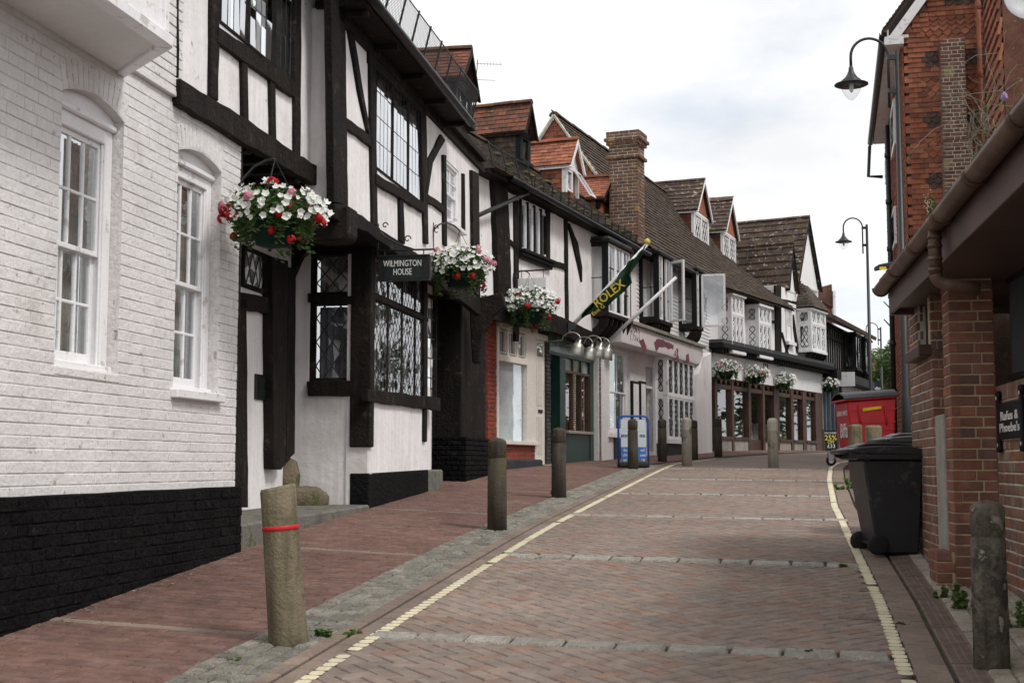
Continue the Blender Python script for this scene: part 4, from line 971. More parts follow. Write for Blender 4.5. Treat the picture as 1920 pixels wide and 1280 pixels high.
# ================================================================== LOW TIMBER HOUSE WITH THE CREAM AND THE GREEN SHOPS
WU = .14
h3 = thing('timber_framed_shop_house', 'low timber framed house with wire guarded eaves above cream and green shopfronts', 'house', F3.p(0, G(-.5, 22), 0))
u30 = F3.h(894, 450, WU)[0]; u31 = F3.h(1118, 700)[0]; zJ3 = F3.h(1040, 602, WU)[1]; zE3 = F3.h(1060, 392, WU + .28)[1]
u3e = F3.h(1205, 445, .3)[0]
w3 = (F3.h(974, 430, WU)[0], F3.h(1024, 440, WU)[0], F3.h(1000, 478, WU)[1], F3.h(1000, 390, WU)[1])
m = MB(); wall_holes(m, F3, u30, u3e, zJ3 - .1, zE3 + .1, [w3], WU, -.3); m.build('upper_wall', M['plaster'], h3)
T3 = lambda pts, name='timber', d=.04, w=WU, mm='timber', **k: timber(F3, pts, h3, M[mm], w - .03, w + d, name, **k)
T3([(926, 300), (950, 316), (957, 440), (960, 566), (936, 566), (932, 440)], 'post', .10, jit=.015)
T3([(965, 372), (973, 376), (974, 640), (968, 640)]); T3([(958, 448), (972, 462), (972, 471), (958, 457)]); T3([(1030, 486), (1064, 496), (1064, 506), (1030, 496)])
T3([(1060, 405), (1065, 408), (1067, 604), (1063, 604)]); T3([(1065, 418), (1069, 418), (1084, 455), (1092, 500), (1092, 530), (1085, 495), (1075, 455)])
T3([(1025, 388), (1032, 392), (1032, 488), (1026, 486)]); T3([(926, 330), (1098, 415), (1098, 428), (926, 345)], 'wall_plate')
T3([(880, 560), (1040, 588), (1118, 625), (1118, 655), (1040, 622), (880, 590)], 'jetty_beam', .10)
m = MB(); m.box(F3, u30 - .1, u31, zJ3 - .12, zJ3 - .02, -.6, WU + .02); m.build('jetty_soffit', M['timber'], h3)
for i in range(4):
    L = (w3[1] - w3[0]) / 4; a = w3[0] + i * L
    lights(F3, a + .01, a + L - .01, w3[2], w3[3], WU + .015, h3, kind='rect', cu=.4, cz=.8, frame=.045, fm='white_paint', gm='glass', back='interior', tilt=.02)
    MB().box(F3, a - .03, a + .015, w3[2], w3[3] + .04, WU - .05, WU + .045).build('mullion', M['black_paint'], h3, bevel=.005)
for i, (dz, dw) in enumerate(((0, .16), (-.06, .12), (-.11, .08))):
    MB().box(F3, w3[0] - .12, w3[1] + .14, w3[2] - .06 + dz, w3[2] + dz - .005, WU, WU + dw).build('sill_moulding', M['black_paint'], h3, bevel=.008)
# eaves, gutter, guard
MB().box(F3, u30 - .1, u3e, zE3 - .04, zE3 + .03, -.2, WU + .24).build('soffit_board', M['timber'], h3)
gutter(F3, u30 + .7, u3e, zE3 + .04, zE3 - .02, WU + .31, .07, M['iron'], h3)
wire_guard(F3, u30 - .1, u30 + 1.7, zE3 + .15, WU + .33, .30, -.10, h3, .6, .07)
wire_guard(F3, u30 + 1.7, u3e - 1.2, zE3 + .05, WU + .36, .16, .02, h3, .45, .07)
# diagonal downpipe
p0, p1 = F3.h(985, 362, WU + .2), F3.h(902, 405, WU + .2)
MB().tube([F3.p(p0[0], p0[1], WU + .25), F3.p(p1[0] + .05, p1[1] + .02, WU + .12), F3.p(p1[0], p1[1] - .1, WU + .10), F3.p(p1[0], zJ3, WU + .10)], .04, 8).build('downpipe', M['iron'], h3, True)
# low roof
we, zr, wr = WU + .32, zE3 + 1.08, -.72
m = MB(); m.prism(F3.cross(u30), [(we, zE3 + .05), (wr, zr), (wr - 1.6, zE3 + .1)], -(u3e - u30), 0); rf = m.build('roof', M['tile_brown'], h3)
Vs = (F3.n * (wr - we) + ZUP * (zr - zE3 - .05)); 
plane_tiles('roof_tile', F3.p(u30, zE3 + .05, we), F3.u, Vs, u3e - u30, Vs.length, .17, .10, .018, M['tile_brown'], rf, 120, jig=.05)
ridge_tiles(F3.p(u30, zr + .03, wr), F3.p(u3e, zr + .03, wr), .10, M['tile_brown'], rf)
for k in range(46):                                        # cushions of moss along the eaves
    u = U(u30 + .5, u3e); t = R() ** 2 * .7; c = F3.p(u, zE3 + .09 + Vs.z * t, we + (wr - we) * t); b = MB(); s = U(.03, .09)
    b.lathe(c, [(s * 1.3, -.01), (s * 1.1, s * .3), (s * .6, s * .55), (.004, s * .62)], 7); b.build('moss_cushion', M['moss'], rf, True)
# dormers: the first stands on the neighbour's roof
dormer(F1, -.15, (885, 93), (868, 143), (878, 232), 1.6, h2, 'tile_mixed', 'tile_brown', 'black_paint', 'boards', lights_n=1, barge='timber')
dormer(F3, -.05, (997, 193), (985, 244), (992, 308), 1.35, h3, 'tile_mixed', 'tile_brown', 'black_paint', 'boards', lights_n=1, barge='timber')
d3 = dormer(F3, -.10, (1084, 263), (1070, 307), (1080, 366), 1.15, h3, 'tile_red', 'tile_red', 'white_paint', 'plaster_clean', lights_n=2, barge='white_paint', win=False)
ua, za = F3.h(1084, 263, .03); ul, zl = F3.h(1070, 307, .03); ur = 2 * ua - ul; zb = F3.h(1080, 366, -.1)[1]
lights(F3, ul + .14, ua + .02, zb, zl - .05, -.09, h3, kind='rect', cu=.3, cz=.6, frame=.05, fm='white_paint', gm='glass', single=False)
MB().box(F3, ua, ur - .12, zb, zl, -.5, -.48).build('room', M['interior'], h3)
for k in range(1):                                         # a top hung casement propped open
    q = MB(); fx = lambda u, t, o=0: F3.p(u, zl - .04 - t * .86, -.07 + t * .55 + o)
    uu0, uu1 = ua + .0, ur - .12
    for a, b, c, d in ((uu0, uu0 + .04, 0, .62), (uu1 - .04, uu1, 0, .62), (uu0 + .04, uu1 - .04, 0, .05), (uu0 + .04, uu1 - .04, .57, .62)):
        q.hexa([fx(a, c), fx(b, c), fx(b, d), fx(a, d)], [fx(a, c, .035), fx(b, c, .035), fx(b, d, .035), fx(a, d, .035)])
    cs = q.build('open_casement', M['white_paint'], h3); MB().hexa([fx(uu0 + .03, .04, .01), fx(uu1 - .03, .04, .01), fx(uu1 - .03, .58, .01), fx(uu0 + .03, .58, .01)], [fx(uu0 + .03, .04, .015), fx(uu1 - .03, .04, .015), fx(uu1 - .03, .58, .015), fx(uu0 + .03, .58, .015)]).build('pane', M['glass'], cs)
dormer(F3, -.35, (1150, 331), (1132, 368), (1140, 396), 1.3, h3, 'tile_red', 'tile_red', 'timber', 'tile_red', barge='timber', win=False)

# ---- cream shop
WS = -.12
def rect(F, x0, y0, x1, y1, w): a, b = F.h(x0, y0, w), F.h(x1, y1, w); return min(a[0], b[0]), max(a[0], b[0]), min(a[1], b[1]), max(a[1], b[1])
uc0, uc1 = F3.h(915, 700, WS)[0], F3.h(1022, 700, WS)[0]; zg = F3.g((uc0 + uc1) / 2); uw0 = F3.h(931, 700, WS)[0]; uw1 = F3.h(990, 700, WS)[0]; up1 = F3.h(1004, 700, WS)[0]
zsl = F3.h(960, 826, WS)[1]; zwt = F3.h(960, 680, WS)[1]; ztl = F3.h(960, 668, WS)[1]; ztt = F3.h(960, 628, WS)[1]; zfb = F3.h(970, 622, WS)[1]; zft = zJ3 - .12
MB().box(F3, uc0 + .02, uw0 - .01, zg - .2, zft, -.6, WS - .03).build('brick_pier', M['mortar'], h3)
it = brick_items(F3, uc0, uw0, zg - .1, zft, .215, .065, .01, .06, (), WS, 'flemish'); it += brick_items(F3.cross(uc0), -.2, WS, zg - .1, zft, .215, .065, .01, .06, (), 0, 'flemish')
pieces('pier_brick', h3, it, chamfer(.215, .06, .065, .004), mat('brick_red', [(.20, .045, .03), (.25, .055, .035), (.16, .04, .03)], .8, 7, .2, .4, 60), 90)
shp = MB().box(F3, uw0, up1, zfb, zft, WS - .1, WS + .05).build('shop_fascia', M['cream_paint'], h3, bevel=.006)
text('ClearCut', F3.p(F3.h(984, 625, WS)[0], (zfb + zft) / 2 + .02, WS + .054), F3.u, ZUP, .20, M['text_white'], shp, sx=.8)
text('HAIRDRESSING', F3.p(F3.h(949, 611, WS)[0], (zfb + zft) / 2 + .10, WS + .054), F3.u, ZUP, .07, M['text_white'], shp, sx=.7)
MB().box(F3, uw0, uw0 + .07, zsl, zfb, WS - .08, WS + .02).build('shop_post', M['cream_paint'], h3, bevel=.006)
MB().box(F3, uw1 - .08, up1, zsl, zfb, WS - .08, WS + .02).build('shop_post', M['cream_paint'], h3, bevel=.006)
MB().box(F3, uw0 + .07, uw1 - .08, zwt - .0, ztl, WS - .08, WS + .03).build('transom', M['cream_paint'], h3, bevel=.006)
MB().box(F3, uw0 - .03, up1 + .02, zsl - .07, zsl, WS - .1, WS + .08).build('shop_sill', M['cream_paint'], h3, bevel=.008)
L = (uw1 - uw0 - .15) / 3
for i in range(3):
    a = uw0 + .07 + i * L; lights(F3, a + .05, a + L - .05, ztl + .03, zfb - .03, WS - .01, h3, kind='rect', cu=.12, cz=.3, frame=.02, fm='cream_paint', gm='shop_glass', single=False, back=None)
    MB().box(F3, a, a + .05, ztl, zfb, WS - .06, WS + .01).build('mullion', M['cream_paint'], h3); MB().box(F3, a + L - .05, a + L, ztl, zfb, WS - .06, WS + .01).build('mullion', M['cream_paint'], h3)
g = MB().box(F3, uw0 + .07, uw1 - .08, zsl, zwt, WS - .05, WS - .044).build('shop_window', M['shop_glass'], h3)
MB().box(F3, uw0 + .07, uw1 - .08, zsl, zfb, WS - .10, WS - .09).build('reflection_panel', mat('pale_reflection', (.70, .76, .78), .9, .8, .35, 0), h3)  # added pale panel behind the glass, coloured to stand in for a bright reflection
MB().box(F3, uw0, up1, zg - .2, zsl - .07, WS - .2, WS - .02).build('stall_riser', M['mortar'], h3)
pieces('riser_brick', h3, brick_items(F3, uw0 + .02, up1 - .02, zg + .12, zsl - .07, .215, .065, .01, .05, (), WS - .005), chamfer(.215, .05, .065, .004), bpy.data.materials['brick_red'], 60)
b = MB(); b.box(F3, uw0 - .05, up1 + .08, zg - .2, zg + .15, WS - .1, WS + .12); b.build('stone_footing', M['riser_dark'], h3, bevel=.03)
# reeded pilaster and letterbox panel beside the window
q0, q1 = F3.h(1005, 750, WS)[0], F3.h(1018, 750, WS)[0]
pn = MB().box(F3, up1 + .01, q1 + .12, zg + .05, zfb - .05, WS - .1, WS - .01).build('shop_door', M['cream_paint'], h3, bevel=.006)
for i in range(4):
    x = up1 + .08 + i * (q1 - up1) / 5
    for a, b in ((zg + .25, zg + .95), (zg + 1.15, zfb - .45)): MB().box(F3, x, x + .035, a, b, WS - .01, WS + .008).build('reed', M['cream_paint'], pn, bevel=.004)
MB().box(F3, up1 + .1, q1 + .02, zfb - .36, zfb - .12, WS - .01, WS - .005).build('door_light', M['shop_glass'], pn); MB().box(F3, up1 + .16, q1 - .02, zg + 1.02, zg + 1.08, WS - .01, WS + .006).build('letter_plate', M['iron'], pn)
MB().box(F3, up1, q1 + .14, zfb - .05, zfb + .06, WS - .1, WS + .06).build('door_cornice', M['cream_paint'], h3, bevel=.01)
MB().box(F3, up1 + .05, q1 + .2, zg - .1, zg + .06, WS - .1, WS + .16).build('door_step', M['grey_stone'], h3, bevel=.01)
# ---- green jeweller's shop
ug0, ug1 = F3.h(1023, 750, WS)[0], F3.h(1114, 750, WS)[0]; zg = F3.g((ug0 + ug1) / 2)
MB().box(F3, ug0 + .05, ug1 + .6, zg - .3, zJ3 - .1, -.9, -.86).build('room', M['interior'], h3)
pieces('pier_brick', h3, brick_items(F3, ug0 + .02, F3.h(1031, 750, WS)[0], zg - .1, zJ3 - .1, .215, .065, .008, .06, (), WS + .02, 'flemish'), chamfer(.215, .06, .065, .006), mat('brick_dark', [(.045, .042, .045), (.07, .065, .068), (.055, .05, .052)], .6, 7, .2, .5, 40), 60)
MB().box(F3, ug0, F3.h(1031, 750, WS)[0], zg - .2, zJ3 - .1, -.5, WS - .03).build('dark_pier', M['riser_dark'], h3)
ud0, ud1 = F3.h(1031, 750, WS)[0], F3.h(1047, 750, WS)[0]; ugw0 = F3.h(1059, 750, WS)[0]; ugw1 = F3.h(1105, 750, WS)[0]
zfl, zfh = F3.h(1070, 668, WS)[1] - .05, F3.h(1070, 624, WS)[1] + .15
dr = MB().box(F3, ud0, ud1 + .1, zg + .02, zfl, -.5, -.44).build('shop_door', M['red_door'], h3)
MB().box(F3, ud0 + .1, ud1 - .02, zg + 1.1, zfl - .2, -.44, -.435).build('door_light', M['shop_glass'], dr); MB().box(F3, ud0 + .08, ud1, zg + .02, zg + .95, -.44, -.43).build('door_panel', M['green_paint'], dr)
MB().tube([F3.p(ud1 + .02, zg + 1.15, -.38), F3.p(ud1 + .02, zg + 1.55, -.38)], .014, 6).build('door_handle', M['gold'], dr); MB().box(F3, ud0 + .16, ud0 + .26, zg + .5, zg + .95, -.43, -.425).build('door_notice', M['yellow_plate'], dr)
MB().box(F3, ud1 + .05, ugw0, zg - .1, zfl, WS - .3, WS + .02).build('shop_post', M['green_paint'], h3, bevel=.006); MB().box(F3, ugw1, ug1 - .06, zg - .1, zfl, WS - .3, WS + .02).build('shop_post', M['green_paint'], h3, bevel=.006)
zs = F3.h(1080, 808, WS)[1]
MB().box(F3, ugw0, ugw1, zg - .2, zs - .05, WS - .2, WS + .005).build('stall_riser', M['green_paint'], h3); MB().box(F3, ugw0 - .05, ugw1 + .05, zs - .06, zs, WS - .2, WS + .10).build('shop_sill', M['grey_stone'], h3, bevel=.008)
MB().box(F3, ug0 + .1, ug1, zfl, zfh, WS - .2, WS + .03).build('fascia_frame', M['green_paint'], h3)
L = (ug1 - ug0 - .25) / 5
for i in range(5): MB().box(F3, ug0 + .14 + i * L, ug0 + .13 + (i + 1) * L, zfl + .06, zfh - .04, WS + .03, WS + .036).build('fascia_panel', M['ceramic_green'], h3)
zt = F3.h(1080, 700, WS)[1]; L = (ugw1 - ugw0) / 3
for i in range(3):
    a = ugw0 + i * L; MB().box(F3, a + .03, a + L - .03, zs, zt, WS - .05, WS - .044).build('shop_window', M['shop_glass'], h3); MB().box(F3, a + .02, a + L - .02, zt + .03, zfl, WS - .04, WS - .034).build('top_light', M['ceramic_green'], h3)
    MB().box(F3, a - .02, a + .03, zs, zfl, WS - .08, WS - .0).build('mullion', M['red_door'], h3)
    for k in range(26):
        z = zs + .02 + (zt - zs - .03) * k / 26; MB().box(F3, a + .05, a + L - .05, z, z + (zt - zs) / 26 - .012, WS - .14, WS - .10).build('blind_slat', M['blind'], h3)
MB().box(F3, ugw0, ugw1, zt - .02, zt + .03, WS - .08, WS + .01).build('transom', M['red_door'], h3); MB().box(F3, ugw1 - .03, ugw1 + .0, zs, zt, WS - .08, WS).build('mullion', M['red_door'], h3)
MB().box(F3, ug1 - .06, ug1 + .12, zg - .1, zJ3 - .05, WS - .3, WS + .12).build('post', M['black_paint'], h3, bevel=.01)
# swan neck lamps on the fascia
for k, (x, y) in enumerate(((1082, 655), (1105, 663), (1122, 660), (1137, 663))):
    ww = .55 ; u, z = F3.h(x, y, ww); Lp = thing('swan_neck_lamp', 'dull metal dome lamp on a curved arm over the green shopfront', 'lamp', F3.p(u, z, ww), 'dome lamps over the green shopfront')
    mr = Matrix.Rotation(.35, 3, F3.u)
    b = MB(); b.lathe(F3.p(u, z, ww), [(.15, -.10), (.155, -.085), (.13, .0), (.12, .03), (.118, .04), (.095, .09), (.06, .125), (.03, .14), (.022, .2)], 18, mr); b.build('shade', M['pewter'], Lp, True)
    b = MB(); b.lathe(F3.p(u, z, ww), [(.13, -.098), (.125, -.03), (.05, .06)], 14, mr); b.build('inside', M['black_paint'], Lp)
    top_ = F3.p(u, z, ww) + mr @ Vector((0, 0, .2)); a = [top_ + ZUP * .14 * math.sin(t) - F3.n * (.18 - .18 * math.cos(t)) for t in [math.pi * i / 10 for i in range(11)]]
    b = MB(); b.tube(a + [F3.p(u, z + .17, WS + .05)], .012, 6); b.build('arm', M['pewter'], Lp, True)

# ================================================================== WEATHERBOARDED HOUSE WITH THREE ORIELS AND THE WHITE SHOP
h4 = thing('weatherboarded_house', 'white weatherboarded house with three dark oriel windows above a white shop', 'house', F3.p(F3.h(1220, 850)[0], G(3, 32), 0))
u40 = u31; u41 = F3.h(1330, 760)[0]; zJ4 = F3.h(1200, 625)[1]; zE4 = F3.h(1300, 500, .35)[1]; zg4 = F3.g(F3.h(1220, 850)[0])
MB().box(F3, u40 + .02, F3.h(1440, 590)[0], zJ4 - .05, zE4 + .05, -.3, .0).build('upper_wall', M['white_paint'], h4)
ob, ot = F3.h(1141, 582, .5)[1], F3.h(1141, 452, .5)[1]
orl = []
for (xl, xr, yb, yt, br) in ((1096, 1183, 583, 452, 6), (1196, 1258, 598, 478, 5), (1270, 1316, 612, 510, 5)):
    u0 = F3.h(xl, (yb + yt) / 2)[0]; u1 = F3.h(xr, (yb + yt) / 2, .5)[0]; z0 = F3.h(xl + 40, yb, .5)[1]; z1 = F3.h(xl + 40, yt, .5)[1]
    orl.append((u0, u1, z0, z1))
    parent = h3 if xl < 1100 else h4
    oriel(F3, u0, u1, .5, z0, z1, parent, 'white_paint', nf=3 if xl < 1200 else 2, brackets=br, kind='rect', cu=.25, cz=.45, side_kind='rect', scu=.4, scz=.6, side_fm='black_paint', single=True, lm='black_paint', open_=(1,) if xl > 1190 else ())
last = orl[0][1]
for (a, b) in ((orl[0][1], orl[1][0]), (orl[1][1], orl[2][0]), (orl[2][1], F3.h(1345, 600)[0])): swag_board(F3, a + .02, b - .02, zJ4 - .05, zE4, 22, M['white_paint'], h4)
for (a, b) in ((orl[1][0], orl[1][1]), (orl[2][0], orl[2][1])): swag_board(F3, a, b, zJ4 - .05, min(orl[1][2], orl[2][2]) - .1, 7, M['white_paint'], h4)
# casements standing open
for k, (o_, ang) in enumerate(((orl[1], .95), (orl[2], 1.75))):
    u0, u1, z0, z1 = o_; hx = u1 - .06; base = F3.p(hx, 0, .50); dv = F3.u * -math.cos(ang) + F3.n * math.sin(ang); Wd = .5 if k == 0 else .62
    f = Fac.__new__(Fac); f.o = base; f.u = dv.normalized(); f.n = Vector((f.u.y, -f.u.x, 0)); f.side = 'L'
    lights(f, .0, Wd, z0 + .02, z1 - .03, .02, h4, kind='rect', cu=.6, cz=.9, frame=.055, fm='white_paint', gm='glass', single=True, back=None, name='open_casement', lm='white_paint', tilt=.03)
# shop fascia, projecting
zf0, zf1 = F3.h(1170, 642, .42)[1], F3.h(1170, 604, .42)[1]; uf0, uf1 = F3.h(1166, 620, .42)[0], F3.h(1318, 665, .42)[0]
fs = MB().box(F3, uf0, uf1, zf0, zf1, -.1, .42).build('shop_fascia', M['white_paint'], h4, bevel=.006); MB().box(F3, uf0 + .04, uf1 - .03, zf0 + .03, zf1 - .03, .42, .425).build('fascia_print', M['fascia_art'], fs)
MB().box(F3, uf0 - .06, uf1 + .06, zf1, zf1 + .08, -.1, .50).build('fascia_cornice', M['grey_stone'], h4, bevel=.01)
for pts in (((1198, 640), (1206, 634), (1211, 648), (1212, 662), (1205, 664), (1203, 650)), ((1226, 640), (1236, 634), (1250, 640), (1263, 646), (1262, 655), (1248, 652), (1236, 652), (1230, 660)), ((1268, 652), (1272, 655), (1271, 664), (1275, 678), (1267, 675), (1269, 664)), ((1286, 666), (1291, 662), (1293, 678), (1288, 682))):
    MB().prism(F3, wavy(pxpoly(F3, pts, .426), .02, .1), .4245, .4285).build('print_patch', mat('plum_print', (.14, .02, .035), .5, 4, .2, 0) if 'plum_print' not in bpy.data.materials else bpy.data.materials['plum_print'], fs)
rs = random.Random(8)
for row in range(2):                                       # flowing brush lettering, not legible in the photograph
    uu = uf0 + .62; zz0 = zf0 + (.36 if row == 0 else .17)
    for k in range(5):
        hgt = .16 if k == 0 else rs.uniform(.05, .10); pts = [F3.p(uu + .06 * math.sin(t * 1.7) + .02 * t, zz0 + hgt * math.sin(t * 1.3 + k), .428) for t in [i * .42 for i in range(8)]]
        MB().tube(pts, .006, 4).build('lettering', M['text_black'], fs); uu += rs.uniform(.13, .18)
# ground floor
m = MB(); ub0, ub1 = F3.h(1226, 760)[0], F3.h(1303, 760, .35)[0]; wins = [rect(F3, 1142, 812, 1176, 660, 0), rect(F3, 1212, 846, 1224, 690, 0)]
wall_holes(m, F3, u40 + .12, u41, zg4 - .5, zf0 + .1, wins, 0, -.3); m.build('shop_wall', mat('painted_brick', (.72, .70, .69), .6, 1.5, .08, .6, 14, bdist=.012), h4)
a, b, c, d = wins[0]
sash_window(F3, a, b, c, d, .0, h4, nx=2, ny=1, side=.07, curtain=False); MB().box(F3, a - .05, b + .05, c - .08, c, -.05, .08).build('shop_sill', M['white_paint'], h4)
a, b, c, d = wins[1]; dd = MB().box(F3, a, b, c, d, -.3, -.25).build('shop_door', M['riser_dark'], h4); MB().box(F3, a + .06, b - .06, c + .9, d - .1, -.25, -.245).build('door_light', M['shop_glass'], dd); MB().box(F3, a, b, d - .5, d - .44, -.25, -.02).build('door_transom', M['white_paint'], dd)
MB().box(F3, b, b + .16, zg4 - .4, d + .1, -.1, .06).build('pilaster', M['white_paint'], h4)
for x0, x1 in ((1182, 1194), (1197, 1207)):
    a, b, c, d = rect(F3, x0, 790, x1, 716, .0); bd = MB().box(F3, a, b, c, d, .0, .06).build('menu_case', M['black_paint'], h4, bevel=.005); MB().box(F3, a + .06, b - .06, c + .06, d - .06, .06, .064).build('menu_sheet', M['white_paint'], bd)
oriel(F3, ub0, ub1, .35, F3.h(1260, 822, .35)[1], zf0 - .02, h4, 'white_paint', nf=5, kind='diamond', cu=.14, cz=.24, side_kind='diamond', scu=.10, scz=.2, brackets=0, gm='glass_lead', lm='lead', trans=F3.h(1260, 742, .35)[1], bm='white_paint', base=.12)
MB().box(F3, ub0 + .02, ub1 - .02, zg4 - .4, F3.h(1260, 822, .35)[1] - .12, -.1, .32).build('stall_riser', M['riser_dark'], h4)
MB().box(F3, F3.h(1150, 840)[0], F3.h(1174, 840)[0], zg4 - .4, zg4 + .35, 0, .05).build('plinth', M['riser_dark'], h4, bevel=.02)
b = MB(); pe = [F3.h(x, y, .45) for x, y in ((1306, 855), (1336, 852), (1334, 660), (1318, 668), (1309, 700))]; b.prism(F3, [(p[0], p[1] - (.3 if i < 2 else 0)) for i, p in enumerate(pe)], -.2, .45); b.build('end_pier', M['plaster'], h4, bevel=.03)
# roof
Rw, Rz = F3.hw(1040, 219, u3e); u4e = F3.h(1470, 590, .3)[0]; ez = F3.h(1215, 462, .4)[1]
m = MB(); CG = F3.cross(u3e + .04); m.prism(CG, [(.36, ez), (Rw, Rz), (2 * Rw - .4, ez)], -(u4e - u3e), 0); rf4 = m.build('roof', M['tile_brown'], h4)
Vs4 = F3.n * (Rw - .36) + ZUP * (Rz - ez)
plane_tiles('roof_tile', F3.p(u3e - .06, ez, .40), F3.u, Vs4, u4e - u3e, Vs4.length, .24, .155, .030, M['tile_brown'], rf4, 300, jig=.05)
ridge_tiles(F3.p(u3e - .05, Rz + .04, Rw), F3.p(u4e, Rz + .04, Rw), .13, M['tile_brown'], rf4, .4)
hw_ = .36 - Rw; plane_tiles('gable_tile', F3.p(u3e + .036, ez, 2 * Rw - .4), F3.n, ZUP, 2 * hw_, Rz - ez, .19, .115, .014, M['tile_red'], rf4, 150, inside=lambda a, v: v < (Rz - ez) * (1 - abs(a - hw_) / hw_) - .05)
for s, (wa_, wb_) in enumerate(((.42, Rw), (2 * Rw - .46, Rw))): MB().tube([F3.p(u3e - .03, ez, wa_), F3.p(u3e - .03, Rz + .03, wb_)], .045, 5).build('verge_mortar', M['mortar_pale'], rf4)
gutter(F3, u3e, F3.h(1445, 585, .5)[0], ez - .03, ez - .06, .44, .07, M['iron'], h4)
MB().box(F3, u3e, u4e, ez - .08, ez + .01, -.1, .36).build('soffit_board', M['timber'], h4)
dormer(F3, -.75, (1322, 338), (1308, 393), (1316, 480), 3.0, h4, 'stone_slate', 'tile_mixed', 'white_paint', 'tile_red', tw=.30, gauge=.19, thick=.03, barge='white_paint', kind='diamond')
dormer(F3, -.75, (1374, 376), (1362, 431), (1368, 506), 2.6, h4, 'stone_slate', 'tile_mixed', 'white_paint', 'tile_red', tw=.30, gauge=.19, thick=.03, barge='white_paint', kind='diamond')
# chimney at the party wall
CH = F3.cross(u3e - .75); wa0, za0 = CH.h(1142, 340); wa1 = CH.h(1196, 340)[0]; ztop = CH.h(1170, 246)[1]; dpt = .55
ch = thing('brick_chimney', 'tall weathered brick chimney with corbelled top rising between two tiled roofs', 'chimney', F3.p(u3e - .75, zE3, (wa0 + wa1) / 2))
zb_ = zE3 + .1
def stack_ring(z0, z1, e, jitter=.004):
    q = []; q += brick_items(F3.cross(u3e - .75 - e), wa0 - e, wa1 + e, z0, z1, .215, .065, .011, .06, (), 0, 'stretcher', dw=jitter)
    fr = Fac.__new__(Fac); fr.o = F3.p(0, 0, wa1 + e); fr.u = F3.u; fr.n = F3.n; fr.side = 'L'
    q += brick_items(fr, u3e - .75 - e, u3e - .75 + dpt + e, z0, z1, .215, .065, .011, .06, (), 0, 'stretcher', dw=jitter)
    MB().box(F3, u3e - .75 - e + .006, u3e - .75 + dpt + e - .01, z0, z1 - .005, wa0 - e + .01, wa1 + e - .006).build('core', M['mortar_pale'], ch); return q
it = stack_ring(zb_, ztop - .62, .0) + stack_ring(ztop - .62, ztop - .54, .05) + stack_ring(ztop - .54, ztop - .30, .0) + stack_ring(ztop - .30, ztop - .22, .05) + stack_ring(ztop - .22, ztop - .14, .09) + stack_ring(ztop - .14, ztop, .05)
pieces('brick', ch, it, chamfer(.215, .06, .065, .004), M['brick_chimney'], 300)
# ================================================================== GABLED HOUSE WITH THE BROWN SHOPFRONT
h5 = thing('gabled_house', 'white gabled house with stone slate roof and oriels above a brown shopfront', 'house', F5.p(4, G(8, 41), 0))
u50, u51 = F5.h(1338, 760)[0], F5.h(1540, 760)[0]; zg5 = F5.g(4); zCan = F5.h(1440, 668, .3)[1]; zE5 = F5.h(1470, 545)[1]
u5s = F5.h(1456, 600)[0]; zL5 = F5.h(1400, 553, .5)[1]
MB().box(F5, u50 - .6, u5s, zCan, zL5 + .15, -.4, 0).build('upper_wall', M['plaster_clean'], h5); MB().box(F5, u5s, u51 + .3, zCan, zE5 + .1, -.4, 0).build('upper_wall', M['plaster_clean'], h5)
a5 = u50 - .9; Vl = F5.n * -3.6 + ZUP * 2.9
rl5 = MB().hexa([F5.p(a5, zL5 - .05, .5), F5.p(u5s + .3, zL5 - .05, .5), F5.p(u5s + .3, zL5 + 2.85, -3.1), F5.p(a5, zL5 + 2.85, -3.1)], [F5.p(a5, zL5, .5), F5.p(u5s + .3, zL5, .5), F5.p(u5s + .3, zL5 + 2.9, -3.1), F5.p(a5, zL5 + 2.9, -3.1)]).build('roof', M['tile_brown'], h5)
plane_tiles('roof_tile', F5.p(a5, zL5, .53), F5.u, Vl, u5s + .3 - a5, 2.6, .24, .155, .03, M['tile_brown'], rl5, 100, jig=.05)
MB().box(F5, u50 - .6, u51 + .3, zg5 - .6, zCan, -1.6, -1.5).build('room', M['interior'], h5)
zf0, zf1 = F5.h(1440, 722)[1], zCan - .06
fb = MB().box(F5, u50, u51, zf0, zf1, -.3, .06).build('shop_fascia', M['white_paint'], h5)
for i in range(3): MB().box(F5, F5.h(1428, 700)[0] + i * .16, F5.h(1428, 700)[0] + i * .16 + .09, zf0 + .25, zf1 - .12, .06, .066).build('lettering', M['text_black'], fb)
cn = MB().box(F5, u50 - .35, u51 + .25, zCan - .05, zCan + .10, -.3, .45).build('canopy', M['black_paint'], h5, bevel=.02)
MB().prism(F5, [(u50 - .35, zCan + .10), (u51 + .25, zCan + .10), (u51 + .2, zCan + .2), (u50 - .3, zCan + .2)], -.3, .42).build('canopy_lead', M['lead'], cn)
n = 46
for i in range(n): x = u50 - .2 + (u51 - u50 + .3) * i / n; MB().box(F5, x, x + .09, zCan - .16, zCan - .05, .05, .36).build('dentil', M['black_paint'], cn)
zs, zt = F5.h(1440, 822)[1], F5.h(1440, 740)[1]
cols_ = [(1338, 1343), (1370, 1374), (1401, 1406), (1428, 1432), (1449, 1459), (1481, 1486), (1503, 1510), (1527, 1540)]
for a, b in cols_: MB().box(F5, F5.h(a, 780)[0], F5.h(b, 780)[0], zg5 - .3, zf0, -.12, .05).build('shop_post', M['brown_wood'], h5, bevel=.01)
